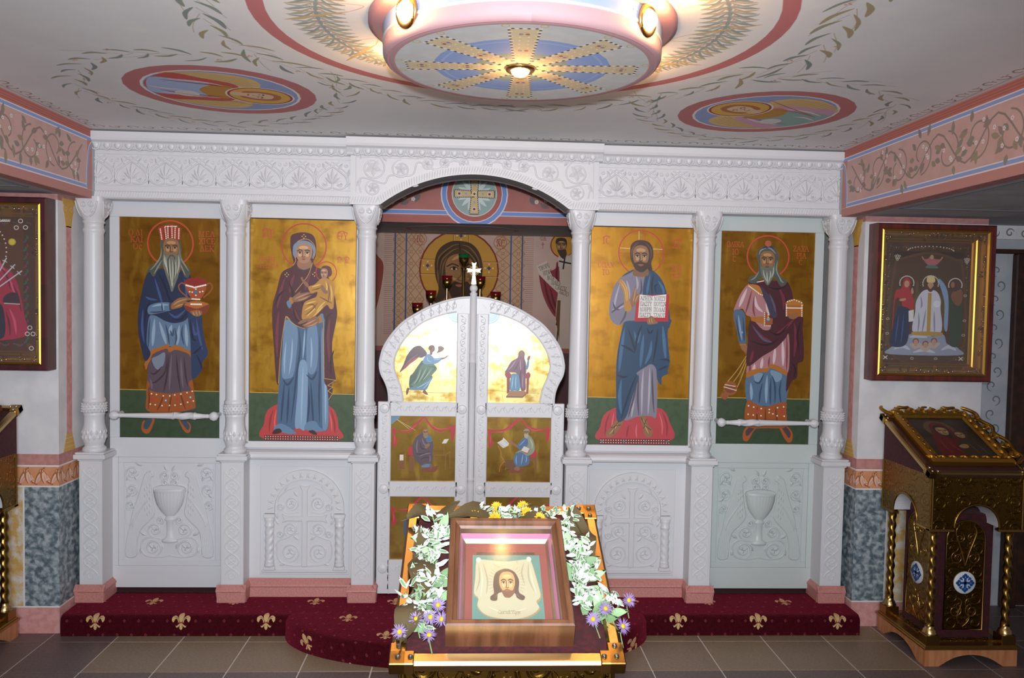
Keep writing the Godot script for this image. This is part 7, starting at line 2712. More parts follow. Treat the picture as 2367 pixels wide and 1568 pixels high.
func royal_leaf(s: float) -> void:
	var label := "left leaf of the white central doors, with an angel on gold" if s < 0 else "right leaf of the white central doors, with a seated woman on gold"
	var d := thing("central_door", label, "door", Vector3(0, 0.12, 0.02), 0.0, "central doors of the white screen")
	var dy := -0.12
	# outlines of the left leaf; the right one mirrors them
	var outer := spline([-0.018, 1.690, -0.083, 1.684, -0.16, 1.664, -0.237, 1.633, -0.313, 1.590, -0.366, 1.553, -0.410, 1.506, -0.446, 1.456, -0.470, 1.409, -0.483, 1.357, -0.486, 1.322, -0.478, 1.283, -0.459, 1.246, -0.444, 1.207, -0.437, 1.165, -0.436, 1.130], 3)
	var inner := spline([-0.084, 1.607, -0.118, 1.601, -0.150, 1.592, -0.201, 1.575, -0.262, 1.546, -0.302, 1.514, -0.332, 1.486, -0.368, 1.438, -0.392, 1.392, -0.405, 1.346, -0.405, 1.312, -0.394, 1.271, -0.374, 1.222, -0.364, 1.185, -0.359, 1.158, -0.357, 1.134], 3)
	if s > 0:
		outer = mirrored(outer)
		inner = mirrored(inner)
	var g := Geo.new()
	g.band(moved(outer, Vector2(0, dy)), moved(inner, Vector2(0, dy)), -0.02, 0.016, false)
	# stiles and rails
	g.span(s * 0.018, 0.0, -0.02, s * 0.082, 1.60 + dy, 0.016, 0.0015)
	g.extrude(PackedVector2Array([Vector2(s * 0.018, 1.60 + dy), Vector2(s * 0.085, 1.60 + dy), Vector2(s * 0.085, 1.607 + dy), Vector2(s * 0.018, 1.69 + dy)]), -0.02, 0.016)
	g.span(s * 0.418, 0.0, -0.02, s * 0.487, 1.134 + dy, 0.016, 0.0015)
	for e in [[1.060, 1.136], [0.636, 0.716], [0.12, 0.300]]:
		g.span(s * 0.07, e[0] + dy, -0.02, s * 0.43, e[1] + dy, 0.016, 0.0015)
	part("leaf_frame", g.done(), M.white, d)
	# raised edge along the frame
	g = Geo.new()
	g.z = 0.0155
	g.strand(moved(outer, Vector2(-s * 0.006, dy - 0.004)), 0.012, 0.006, 1.0)
	g.strand(moved(inner, Vector2(s * 0.003, dy + 0.003)), 0.008, 0.004, 1.0)
	for x in [0.024, 0.080, 0.421, 0.482]:
		g.strand([Vector2(s * x, 0.0), Vector2(s * x, 0.5), Vector2(s * x, (1.60 if x < 0.1 else 1.13) + dy)], 0.006, 0.004, 1.0)
	part("edge_bead", g.done(), M.white, d)
	# knotted carving on the frame
	g = Geo.new()
	g.z = 0.0155
	var mid := []
	for i in outer.size():
		mid.append((outer[i] + inner[i]) / 2 + Vector2(0, dy))
	var acc := 0.0
	for i in range(2, mid.size()):
		acc += mid[i].distance_to(mid[i - 1])
		if acc > 0.036:
			acc = 0.0
			var a: float = (mid[i] - mid[i - 1]).angle()
			g.strand(spiral(mid[i], 0.019, 0.005, a, 1.2, 14), 0.005, 0.0035, 0.6)
			g.leaf(mid[i], a + 1.2, 0.03, 0.012, 0.004)
			g.leaf(mid[i], a - 1.9, 0.03, 0.012, 0.004)
	for e in [[0.051, 1.16, 1.585], [0.051, 0.735, 1.06], [0.051, 0.315, 0.63], [0.452, 0.735, 1.06], [0.452, 0.315, 0.63]]:
		var n := roundi((e[2] - e[1]) / 0.04)
		for k in n:
			var c := Vector2(s * e[0], lerpf(e[1], e[2], (k + 0.5) / n) + dy)
			g.strand(spiral(c, 0.016, 0.004, PI / 2, 1.2 if k % 2 else -1.2, 14), 0.005, 0.0035, 0.6)
			g.leaf(c + Vector2(0, 0.016), 0.6 if k % 2 else 2.5, 0.018, 0.009, 0.004)
	for y in [1.098, 0.676, 0.255]:
		for k in 7:
			var c := Vector2(s * (0.105 + k * 0.047), y + dy)
			g.strand(curve([c + Vector2(-0.022, 0.012), c + Vector2(-0.008, -0.012), c + Vector2(0.008, 0.012), c + Vector2(0.022, -0.012)], 4), 0.006, 0.004, 0.6)
			g.leaf(c + Vector2(0.012, 0.004), 0.9, 0.02, 0.009, 0.004)
	part("knot_carving", g.done(), M.white, d)
	var ros := Geo.new()
	ros.lathe([[0.025, 0.0], [0.024, 0.006], [0.021, 0.010], [0.017, 0.009], [0.012, 0.011], [0.0, 0.013]], 20)
	var rm := ros.done()
	for x in [0.050, 0.453]:
		for y in [1.098, 0.676, 0.255]:
			part("rosette", rm, M.white, d, Vector3(s * x, y + dy, 0.0155), Vector3(PI / 2, 0, 0))
	# the painted panels
	var pts := PackedVector2Array([Vector2(s * 0.0805, 1.609 + dy), Vector2(s * 0.0805, 1.133 + dy)])
	var back := inner.duplicate()
	back.reverse()
	for q in back:
		pts.append(q + Vector2(0, dy))
	g = Geo.new()
	var box := Rect2(-0.412 if s < 0 else 0.078, 1.133 + dy, 0.334, 0.476)
	g.extrude(pts, -0.01, 0.002, 0.0, false, box)
	var p := paint_archangel() if s < 0 else paint_annunciate()
	part("gold_panel", g.done(), icon_material(p, 0.5), d).set_meta("label", "gold panel with a winged angel striding" if s < 0 else "gold panel with a woman seated on a red throne")
	var kinds := [0, 2] if s < 0 else [1, 2]
	for i in 2:
		g = Geo.new()
		var ya: float = [0.716, 0.300][i] + dy
		g.plate(minf(s * 0.082, s * 0.418), ya, maxf(s * 0.082, s * 0.418), ya + 0.346, 0.002)
		part("evangelist_panel", g.done(), icon_material(paint_scribe(kinds[i]), 0.4), d).set_meta("label", "square gold panel with a seated scribe under a red drape")
	if s < 0:
		# turned meeting post with a ball and a gilt cross
		g = Geo.new()
		var pr := [[0.0, 0.0], [0.018, 0.0], [0.018, 0.50], [0.0205, 0.53], [0.0205, 0.58], [0.017, 0.60], [0.0195, 0.605], [0.0195, 0.612], [0.017, 0.62], [0.017, 1.22], [0.0205, 1.225], [0.0205, 1.233], [0.018, 1.24], [0.018, 1.265], [0.0205, 1.272], [0.0205, 1.28], [0.018, 1.286], [0.018, 1.575], [0.021, 1.585], [0.016, 1.59]]
		for k in 9:
			var a := -PI / 2 + PI * (0.18 + 0.82 * k / 8.0)
			pr.append([cos(a) * 0.0215, 1.612 + sin(a) * 0.0215])
		g.lathe(pr, 20)
		part("meeting_post", g.done(), M.white, d, Vector3(0.0, 0.0, 0.012))
		var c := Geo.new()
		var a := PackedVector2Array([Vector2(-0.008, 0.052), Vector2(-0.014, 0.0), Vector2(0.014, 0.0), Vector2(0.008, 0.052), Vector2(0.008, 0.066), Vector2(0.036, 0.060), Vector2(0.032, 0.072), Vector2(0.040, 0.085), Vector2(0.008, 0.079), Vector2(0.009, 0.098), Vector2(0.014, 0.116), Vector2(0.0, 0.110), Vector2(-0.014, 0.116), Vector2(-0.009, 0.098), Vector2(-0.008, 0.079), Vector2(-0.040, 0.085), Vector2(-0.032, 0.072), Vector2(-0.036, 0.060), Vector2(-0.008, 0.066)])
		c.extrude(a, -0.004, 0.004, 0.0015, true)
		var cr := part("gilt_cross", c.done(), plain("e6d2a0", 0.3, 0.6), d, Vector3(0.0, 1.633, 0.012))
		c = Geo.new()
		for k in 24:
			var an := TAU * k / 24
			c.tube([Vector3(cos(an) * 0.012, 0.072 + sin(an) * 0.012, -0.001), Vector3(cos(an) * 0.028, 0.072 + sin(an) * 0.028, -0.001)], 0.0012, 4)
		part("rays", c.done(), M.bright_brass, cr)


# ---------------------------------------------------------------- the lamp drum on the ceiling

func build_drum() -> void:
	var t := thing("ceiling_drum", "round painted lamp drum with spotlights hanging under the ceiling", "ceiling lamp", Vector3(0.132, CEIL, 1.80))
	var R := 0.41
	var g := Geo.new()
	g.lathe([[0.0, -0.002], [R - 0.02, -0.002], [R - 0.02, -0.11], [0.0, -0.11]], 64)
	part("core", g.done(), M.white_flat, t)
	g = Geo.new()
	g.lathe([[R - 0.02, 0.0], [R + 0.045, 0.0], [R + 0.045, -0.014], [R + 0.03, -0.022], [R + 0.002, -0.024]], 72)
	part("top_flange", g.done(), plain("ae8084", 0.7), t)
	g = Geo.new()
	g.lathe([[R + 0.002, -0.022], [R, -0.066]], 72)
	part("blue_band", g.done(), plain("8c9cbe", 0.7), t)
	g = Geo.new()
	g.lathe([[R, -0.064], [R + 0.003, -0.066], [R + 0.003, -0.072], [R, -0.074]], 72)
	part("white_line", g.done(), plain("b4b0b2", 0.7), t)
	g = Geo.new()
	g.lathe([[R, -0.073], [R + 0.002, -0.085], [R + 0.001, -0.104], [R - 0.006, -0.115], [R - 0.018, -0.120], [R - 0.03, -0.120]], 72)
	part("rose_rim", g.done(), plain("b48e92", 0.7), t)
	g = Geo.new()
	for k in 64:
		var a := TAU * k / 64
		var b := TAU * (k + 1) / 64
		var r := R - 0.012
		g.tri(Vector3(0, -0.1195, 0), Vector3(sin(b) * r, -0.1195, cos(b) * r), Vector3(sin(a) * r, -0.1195, cos(a) * r), Vector2(0.5, 0.5), Vector2(0.5 + sin(b) * 0.5, 0.5 + cos(b) * 0.5), Vector2(0.5 + sin(a) * 0.5, 0.5 + cos(a) * 0.5))
	part("painted_underside", g.done(), pictured(drum_painting(), 0.75), t).set_meta("label", "painted eight-armed star on blue rings")
	# white stars on the blue band
	var star := Geo.new()
	for k in 4:
		var a := PI * k / 4
		var l := 0.017 if k % 2 == 0 else 0.011
		star.extrude(PackedVector2Array([Vector2(cos(a), sin(a)) * l, Vector2(-sin(a), cos(a)) * 0.0013, -Vector2(cos(a), sin(a)) * l, Vector2(sin(a), -cos(a)) * 0.0013]), 0.0, 0.0008)
	var sm := star.done()
	for k in 8:
		var a := TAU * (k + 0.5) / 8 + 0.35
		part("painted_star", sm, M.line, t, Vector3(sin(a) * (R + 0.002), -0.045, cos(a) * (R + 0.002)), Vector3(0, a, 0))
	# spotlights: one under the middle, six round the side
	spot(t, Vector3(-0.004, -0.119, -0.004), Vector3(0, -1, 0), 1.15)
	for a in [-51.0, 51.0, 129.0, 231.0]:
		var r := deg_to_rad(a)
		spot(t, Vector3(sin(r) * (R + 0.001), -0.058, cos(r) * (R + 0.001)), Vector3(sin(r), -0.12, cos(r)), 1.0)


func spot(t: Node3D, at: Vector3, to: Vector3, k: float) -> void:
	var n := Node3D.new()
	n.name = "spotlight"
	t.add_child(n, true)
	n.position = at
	n.basis = Basis(Quaternion(Vector3.UP, to.normalized()))
	var g := Geo.new()
	g.lathe([[0.022, 0.0], [0.045, 0.0], [0.046, 0.004], [0.042, 0.010], [0.033, 0.012], [0.028, 0.006], [0.022, 0.0]], 24)
	part("brass_ring", g.done(), M.bright_brass, n)
	g = Geo.new()
	g.lathe([[0.029, 0.0], [0.027, 0.014], [0.018, 0.024], [0.0, 0.028]], 20)
	var m := StandardMaterial3D.new()
	m.albedo_color = Color("fff2d8")
	m.emission_enabled = true
	m.emission = Color(1.0, 0.80, 0.52)
	m.emission_energy_multiplier = 22.0
	part("lamp_bulb", g.done(), m, n)
	var l := OmniLight3D.new()
	l.name = "lamp_light"
	n.add_child(l, true)
	l.position = Vector3(0, 0.055, 0)
	l.light_color = Color(1.0, 0.76, 0.48)
	l.light_energy = (0.03 if k > 1.1 else 0.08)
	l.light_size = 0.02
	l.omni_range = 12.0
	l.omni_attenuation = 2.0
	l.shadow_enabled = true


# ---------------------------------------------------------------- the two glazed icons on the wall ends

func build_wall_icons() -> void:
	kiot(Vector3(2.335, 1.700, 0.172), 0.622, 0.797, three_figures_print(), "glazed gold-framed icon of three figures on clouds, hanging on the right wall end", M.red_wood)
	kiot(Vector3(-2.318, 1.705, 0.255), 0.622, 0.815, seven_swords_print(), "glazed gold-framed icon of a rose-veiled figure with swords, hanging on the left wall end", M.wine_wood)


func frame_bars(g: Geo, w: float, h: float, prof: Array) -> void:
	# a mitred frame in the plane z = 0; prof: [inset from the outer edge, z]
	for i in prof.size() - 1:
		var a: Array = prof[i]
		var b: Array = prof[i + 1]
		var ca := [Vector3(-w / 2 + a[0], -h / 2 + a[0], a[1]), Vector3(w / 2 - a[0], -h / 2 + a[0], a[1]), Vector3(w / 2 - a[0], h / 2 - a[0], a[1]), Vector3(-w / 2 + a[0], h / 2 - a[0], a[1])]
		var cb := [Vector3(-w / 2 + b[0], -h / 2 + b[0], b[1]), Vector3(w / 2 - b[0], -h / 2 + b[0], b[1]), Vector3(w / 2 - b[0], h / 2 - b[0], b[1]), Vector3(-w / 2 + b[0], h / 2 - b[0], b[1])]
		for k in 4:
			var j := (k + 1) % 4
			var mid: Vector3 = (ca[k] + ca[j]) / 2
			var out := Vector3(mid.x, mid.y, 0).normalized()
			var n: Vector3 = out * (b[1] - a[1]) + Vector3(0, 0, 1) * (b[0] - a[0])
			if a[0] == b[0]:
				n = out * signf(b[1] - a[1])
			g.face([ca[k], ca[j], cb[j], cb[k]], n)


func kiot(at: Vector3, w: float, h: float, p: Painter, label: String, wood_m: Material) -> void:
	var t := thing("framed_icon", label, "framed icon", at)
	var g := Geo.new()
	frame_bars(g, w, h, [[0.0, 0.0], [0.0, 0.082], [0.006, 0.088], [0.026, 0.088], [0.030, 0.082]])
	g.span(-w / 2 + 0.003, -h / 2 + 0.003, 0.0, w / 2 - 0.003, h / 2 - 0.003, 0.012)
	part("wooden_case", g.done(), wood_m, t)
	g = Geo.new()
	frame_bars(g, w, h, [[0.029, 0.084], [0.036, 0.087], [0.044, 0.080], [0.048, 0.066], [0.056, 0.066], [0.062, 0.058], [0.070, 0.040], [0.076, 0.036], [0.082, 0.026], [0.088, 0.020]])
	part("gilt_moulding", g.done(), plain("b88a34", 0.3, 0.85), t)
	g = Geo.new()
	g.plate(-w / 2 + 0.085, -h / 2 + 0.085, w / 2 - 0.085, h / 2 - 0.085, 0.02)
	part("picture", g.done(), pictured(p, 0.4), t)
	# clusters of cast ornament at the middle of each side and at the corners
	var rng := RandomNumberGenerator.new()
	rng.seed = 19
	for e in [[0.0, h / 2 - 0.048, 0.20, 0.0], [0.0, -h / 2 + 0.048, 0.20, 0.0], [-w / 2 + 0.048, 0.0, 0.24, 1.0], [w / 2 - 0.048, 0.0, 0.24, 1.0]]:
		g = Geo.new()
		g.z = 0.064
		for k in 20:
			var u := lerpf(-1.0, 1.0, k / 19.0)
			var v := rng.randf_range(-0.010, 0.010)
			var c := Vector2(e[0] + (u * e[2] if e[3] == 0.0 else v), e[1] + (v if e[3] == 0.0 else u * e[2]))
			g.leaf(c, rng.randf() * TAU, 0.030, 0.016, 0.014)
			g.sphere(Vector3(c.x, c.y, 0.072), rng.randf_range(0.004, 0.008), 8)
		part("ornament", g.done(), M.bright_brass, t)
	for sx in [-1.0, 1.0]:
		for sy in [-1.0, 1.0]:
			g = Geo.new()
			g.z = 0.060
			for k in 7:
				var c := Vector2(sx * (w / 2 - 0.06), sy * (h / 2 - 0.06)) + Vector2(rng.randf_range(-0.02, 0.02), rng.randf_range(-0.02, 0.02))
				g.leaf(c, rng.randf() * TAU, 0.03, 0.015, 0.014)
				g.sphere(Vector3(c.x, c.y, 0.066), 0.005, 8)
			part("corner_ornament", g.done(), M.bright_brass, t)
	g = Geo.new()
	g.plate(-w / 2 + 0.03, -h / 2 + 0.03, w / 2 - 0.03, h / 2 - 0.03, 0.0845)
	part("glass_pane", g.done(), M.glass, t)


# ---------------------------------------------------------------- the brass lecterns

func build_lecterns() -> void:
	lectern(Vector3(2.352, 0, 0.424), "brass lectern with blue cross medallions under the dark icon, beside the right wall end")
	lectern(Vector3(-2.40, 0, 0.51), "brass lectern cut by the left edge of the picture")
	lectern(Vector3(0.083, 0, 2.375), "brass lectern in front, covered in velvet under the flowers")
	carved_icon(Vector3(2.352, 0, 0.424))
	# the framed icon that lies on the left lectern
	var t := thing("lectern_icon", "wooden framed icon lying on the left lectern", "icon", Vector3(-2.40, 1.022, 0.507))
	t.rotation.x = -PI / 2 + SLOPE
	var g := Geo.new()
	frame_bars(g, 0.36, 0.40, [[0.0, 0.0], [0.0, 0.030], [0.006, 0.034], [0.030, 0.030], [0.036, 0.018]])
	g.span(-0.178, -0.198, 0.0, 0.178, 0.198, 0.008)
	part("frame", g.done(), M.wood, t)
	g = Geo.new()
	g.plate(-0.146, -0.166, 0.146, 0.166, 0.016)
	part("picture", g.done(), plain("6c4a26", 0.4), t)


const SLOPE := 0.425     # tilt of the lectern boards


func lectern(at: Vector3, label: String) -> void:
	var t := thing("lectern", label, "lectern", at, 0.0, "brass lecterns")
	var w := 0.222
	# wooden foot frame with arched cut-outs
	for side in 4:
		var e := w - (0.0182 if side % 2 else 0.0)
		var pts := PackedVector2Array([Vector2(-e, 0.0), Vector2(-e, 0.0815), Vector2(e, 0.0815), Vector2(e, 0.0), Vector2(0.155, 0.0)])
		for q in arc(Vector2(0, -0.10), 0.155, deg_to_rad(48), deg_to_rad(132), 14):
			pts.append(Vector2(q.x * 1.25, q.y))
		pts.append(Vector2(-0.155, 0.0))
		var g := Geo.new()
		g.extrude(pts, w - 0.018, w, 0.0, true)
		part("foot_board", g.done(), M.light_wood, t, Vector3.ZERO, Vector3(0, side * PI / 2, 0))
	var g := Geo.new()
	g.span(-w - 0.008, 0.080, -w - 0.008, w + 0.008, 0.090, w + 0.008, 0.002)
	g.span(-w, 0.088, -w, w, 0.098, w, 0.002)
	part("platform", g.done(), M.brass_worn, t)
	g = Geo.new()
	g.span(-w + 0.05, 0.097, -w + 0.05, w - 0.05, 0.104, w - 0.05)
	part("embossed_floor", g.done(), M.brass_relief_pale, t)
	# inner velvet shaft with embossed panels and enamel medallions
	g = Geo.new()
	g.span(-0.138, 0.10, -0.138, 0.138, 0.70, 0.138, 0.002)
	part("velvet_shaft", g.done(), M.velvet, t)
	for side in 4:
		var n := Node3D.new()
		n.name = "embossed_panel"
		t.add_child(n, true)
		n.rotation.y = side * PI / 2
		var pts := [Vector2(-0.094, 0.145), Vector2(0.094, 0.145)]
		pts.append_array(arc(Vector2(0, 0.575), 0.094, 0.0, PI, 16))
		g = Geo.new()
		g.extrude(PackedVector2Array(pts), 0.138, 0.146, 0.003)
		part("panel_sheet", g.done(), M.brass_relief if side != 3 else M.brass_relief_pale, n)
		g = Geo.new()
		var pth := []
		for q in pts:
			pth.append(Vector3(q.x, q.y, 0.146))
		g.tube(pth, 0.004, 6, true)
		part("panel_rim", g.done(), M.brass, n)
		# scrolled stem of the sheet
		g = Geo.new()
		g.z = 0.146
		for s in [-1.0, 1.0]:
			for e in [[0.040, 0.235, 0.034, 1.0], [0.040, 0.49, 0.032, -1.0], [0.030, 0.585, 0.024, 1.0]]:
				g.strand(spiral(Vector2(s * e[0], e[1]), e[2], e[2] * 0.25, PI / 2, s * e[3] * 1.5, 22), 0.006, 0.004, 0.5)
			g.strand(curve([Vector2(0, 0.16), Vector2(s * 0.03, 0.20), Vector2(s * 0.01, 0.28), Vector2(s * 0.05, 0.30)], 5), 0.006, 0.004, 0.5)
			g.strand(curve([Vector2(0, 0.45), Vector2(s * 0.02, 0.52), Vector2(s * 0.05, 0.61), Vector2(s * 0.035, 0.645)], 5), 0.008, 0.005, 0.5)
		part("panel_scrolls", g.done(), M.brass, n)
		enamel(n)
	# corner blocks and twisted columns
	for sx in [-1.0, 1.0]:
		for sz in [-1.0, 1.0]:
			var c := Node3D.new()
			c.name = "corner_column"
			t.add_child(c, true)
			c.position = Vector3(sx * 0.183, 0, sz * 0.183)
			g = Geo.new()
			g.span(-0.034, 0.096, -0.034, 0.034, 0.142, 0.034, 0.002)
			part("block", g.done(), M.brass, c)
			g = Geo.new()
			g.lathe([[0.032, 0.142], [0.033, 0.150], [0.028, 0.156], [0.028, 0.162], [0.021, 0.168], [0.020, 0.182]], 18)
			part("column_foot", g.done(), M.bright_brass, c)
			g = Geo.new()
			var pr := []
			for k in 75:
				pr.append([0.017, 0.18 + k * 0.006, 1])
			g.lathe(pr, 18, Vector3.ZERO, 0, TAU, 1.0, 120.0, 2, 0.17)
			g.lathe([[0.017, 0.62], [0.022, 0.63], [0.024, 0.65], [0.0, 0.652]], 16)
			part("twisted_shaft", g.done(), M.brass, c)
	# the box: four sides with an arch cut in each, white inside the arches
	var y0 := 0.645
	var y1 := 0.895
	for side in 4:
		var e := w - (0.0122 if side % 2 else 0.0)
		var pts := PackedVector2Array([Vector2(-e, y0), Vector2(-e, y1), Vector2(e, y1), Vector2(e, y0), Vector2(0.105, y0)])
		for q in arc(Vector2(0, y0 + 0.005), 0.105, 0.0, PI, 22):
			pts.append(Vector2(q.x, q.y + 0.01))
		pts.append(Vector2(-0.105, y0))
		g = Geo.new()
		g.extrude(pts, w - 0.012, w, 0.0, true)
		part("box_side", g.done(), M.brass_relief if side % 2 == 0 else M.brass_relief_pale, t, Vector3.ZERO, Vector3(0, side * PI / 2, 0))
		g = Geo.new()
		var rim := []
		for q in arc(Vector2(0, y0 + 0.012), 0.108, 0.0, PI, 22):
			rim.append(Vector3(q.x, q.y, w + 0.001))
		g.tube(rim, 0.005, 6)
		for x in [-w + 0.006, w - 0.006]:
			g.tube([Vector3(x, y0 + 0.004, w), Vector3(x, (y0 + y1) / 2, w), Vector3(x, y1 - 0.004, w)], 0.005, 6)
		part("box_beading", g.done(), M.brass, t, Vector3.ZERO, Vector3(0, side * PI / 2, 0))
		g = Geo.new()
		var o := []
		var i := []
		for q in arc(Vector2(0, y0 + 0.013), 0.105, 0.0, PI, 22):
			o.append(q)
		for q in arc(Vector2(0, y0 + 0.013), 0.103, 0.0, PI, 22):
			i.append(q)
		g.band(o, i, 0.10, w - 0.002, false)
		part("arch_lining", g.done(), M.white_flat, t, Vector3.ZERO, Vector3(0, side * PI / 2, 0))
		g = Geo.new()
		g.span(0.106, y0 - 0.008, w - 0.03, w + 0.004, y0 + 0.004, w + 0.004, 0.002)
		part("box_edge", g.done(), M.brass_worn, t, Vector3.ZERO, Vector3(0, side * PI / 2, 0))
		g = Geo.new()
		g.span(-w - 0.004, y0 - 0.0085, w - 0.03, -0.106, y0 + 0.0035, w + 0.0035, 0.002)
		part("box_edge", g.done(), M.brass_worn, t, Vector3.ZERO, Vector3(0, side * PI / 2, 0))
	# velvet wedge and the sloping board with its brass rim
	var run := 0.444
	var rise := 0.2008
	g = Geo.new()
	var A := [Vector3(-w, y1, w), Vector3(w, y1, w), Vector3(w, y1, -w), Vector3(-w, y1, -w)]
	var B := [Vector3(-w, y1 + 0.004, w), Vector3(w, y1 + 0.004, w), Vector3(w, y1 + rise, -w), Vector3(-w, y1 + rise, -w)]
	g.face([A[0], A[1], B[1], B[0]], Vector3(0, 0, 1))
	g.face([A[1], A[2], B[2], B[1]], Vector3(1, 0, 0))
	g.face([A[2], A[3], B[3], B[2]], Vector3(0, 0, -1))
	g.face([A[3], A[0], B[0], B[3]], Vector3(-1, 0, 0))
	part("velvet_wedge", g.done(), M.velvet, t)
	var b := Node3D.new()
	b.name = "sloping_board"
	t.add_child(b, true)
	b.position = Vector3(0, y1 + rise / 2 + 0.004, 0)
	b.rotation.x = SLOPE
	var L := run / cos(SLOPE) / 2 + 0.014
	var W := 0.243
	g = Geo.new()
	g.span(-W + 0.01, 0.0, -L + 0.01, W - 0.01, 0.010, L - 0.01)
	part("velvet_top", g.done(), M.velvet, b)
	for e in [[0.0, -L + 0.016, W, 0.016], [0.0, L - 0.016, W, 0.016]]:
		g = Geo.new()
		g.span(-W, -0.006, e[1] - 0.016, W, 0.022, e[1] + 0.016, 0.006)
		part("rim_bar", g.done(), M.bright_brass, b)
	for s in [-1.0, 1.0]:
		g = Geo.new()
		g.span(s * W, -0.006, -L, s * (W - 0.03), 0.021, L, 0.006)
		part("rim_bar", g.done(), M.bright_brass, b)
		for z in [-L, L]:
			var sz: float = signf(z)
			g = Geo.new()
			g.span(s * (W + 0.002), -0.008, z + sz * 0.002, s * (W - 0.05), 0.0235, z - sz * 0.034, 0.002)
			g.span(s * (W + 0.002), -0.008, z + sz * 0.002, s * (W - 0.032), 0.0235, z - sz * 0.055, 0.002)
			part("corner_plate", g.done(), M.brass_worn, b)
			var stud := Geo.new()
			stud.sphere(Vector3.ZERO, 0.006, 10, 0.7)
			var sm := stud.done()
			for q in [[0.016, 0.016], [0.042, 0.016], [0.016, 0.044]]:
				part("stud", sm, M.steel, b, Vector3(s * (W - q[0]), 0.025, z - sz * q[1]))


func enamel(n: Node3D) -> void:
	var e := Node3D.new()
	e.name = "enamel_medallion"
	n.add_child(e, true)
	e.position = Vector3(0, 0.372, 0.146)
	var g := Geo.new()
	g.lathe([[0.0, 0.0], [0.054, 0.0], [0.054, 0.004], [0.050, 0.007], [0.0, 0.007]], 28)
	part("white_disc", g.done(), plain("d4d8dc", 0.3), e, Vector3.ZERO, Vector3(PI / 2, 0, 0))
	g = Geo.new()
	for k in 4:
		var a := PI / 2 * k
		var d := Vector2(cos(a), sin(a))
		var s := Vector2(-d.y, d.x)
		g.extrude(PackedVector2Array([s * 0.006, d * 0.026 + s * 0.006, d * 0.026 - s * 0.006, s * -0.006]), 0.007, 0.0085)
		for c in [d * 0.038, d * 0.030 + s * 0.009, d * 0.030 - s * 0.009]:
			g.extrude(PackedVector2Array(arc(c, 0.0075, 0, TAU * 11 / 12, 11)), 0.007, 0.0085)
		var q := Vector2(cos(a + PI / 4), sin(a + PI / 4))
		var r := Vector2(-q.y, q.x)
		g.extrude(PackedVector2Array([q * 0.016, q * 0.032 + r * 0.007, q * 0.038 + r * 0.004, q * 0.035, q * 0.038 - r * 0.004, q * 0.032 - r * 0.007]), 0.007, 0.0085)
	part("blue_cross", g.done(), plain("1e4a86", 0.3), e)


# the dark canvas in a carved openwork frame on the right lectern
func carved_icon(at: Vector3) -> void:
	var t := thing("carved_frame_icon", "dark old icon in a carved openwork gilt frame on the right lectern", "icon", at + Vector3(0.0, 1.028, -0.02))
	t.rotation.x = SLOPE - PI / 2
	var w := 0.40
	var h := 0.44
	var g := Geo.new()
	frame_bars(g, w, h, [[0.0, 0.0], [0.0, 0.022], [0.010, 0.034], [0.022, 0.032], [0.030, 0.024], [0.044, 0.028], [0.052, 0.018]])
	g.span(-w / 2 + 0.01, -h / 2 + 0.01, 0.0, w / 2 - 0.01, h / 2 - 0.01, 0.012)
	part("frame", g.done(), M.gilt, t)
	g = Geo.new()
	g.plate(-w / 2 + 0.05, -h / 2 + 0.05, w / 2 - 0.05, h / 2 - 0.05, 0.017)
	part("canvas", g.done(), pictured(dark_icon_print(), 0.45), t)
	# carved leaves along the frame
	g = Geo.new()
	g.z = 0.026
	for k in 15:
		var x := lerpf(-w / 2, w / 2, (k + 0.5) / 15)
		for s in [-1.0, 1.0]:
			g.leaf(Vector2(x, s * (h / 2 - 0.024)), 0.5 if k % 2 else 2.6, 0.034, 0.018, 0.010)
	for k in 16:
		var y := lerpf(-h / 2, h / 2, (k + 0.5) / 16)
		for s in [-1.0, 1.0]:
			g.leaf(Vector2(s * (w / 2 - 0.024), y), 1.0 if k % 2 else 2.1, 0.034, 0.018, 0.010)
	part("leaf_carving", g.done(), M.gilt, t)
	# openwork crest along the upper edge and the right side
	g = Geo.new()
	var crest := curve([Vector2(-0.205, 0.19), Vector2(-0.235, 0.255), Vector2(-0.19, 0.285), Vector2(-0.11, 0.262), Vector2(-0.06, 0.285), Vector2(0.0, 0.27), Vector2(0.06, 0.288), Vector2(0.12, 0.262), Vector2(0.19, 0.275), Vector2(0.245, 0.22), Vector2(0.235, 0.15), Vector2(0.262, 0.09), Vector2(0.24, 0.03), Vector2(0.268, -0.04), Vector2(0.25, -0.12), Vector2(0.262, -0.17), Vector2(0.215, -0.215)], 6)
	var pth := []
	for q in crest:
		pth.append(Vector3(q.x, q.y, 0.020))
	g.tube(pth, 0.009, 8)
	for e in [[-0.16, 0.235], [-0.085, 0.24], [-0.03, 0.24], [0.03, 0.24], [0.09, 0.24], [0.155, 0.235], [0.22, 0.17], [0.225, 0.09], [0.22, 0.01], [0.23, -0.07], [0.228, -0.15]]:
		var c := Vector2(e[0], e[1])
		var sp := []
		for q in spiral(c, 0.026, 0.006, PI, 1.2, 16):
			sp.append(Vector3(q.x, q.y, 0.020))
		g.tube(sp, 0.006, 6)
		g.z = 0.022
		g.leaf(c - Vector2(0.018, 0.02), 1.1, 0.05, 0.026, 0.010)
		g.leaf(c + Vector2(0.018, -0.02), 2.0, 0.05, 0.024, 0.010)
	part("openwork_crest", g.done(), M.gilt, t)


# ---------------------------------------------------------------- the icon with flowers on the lectern in front

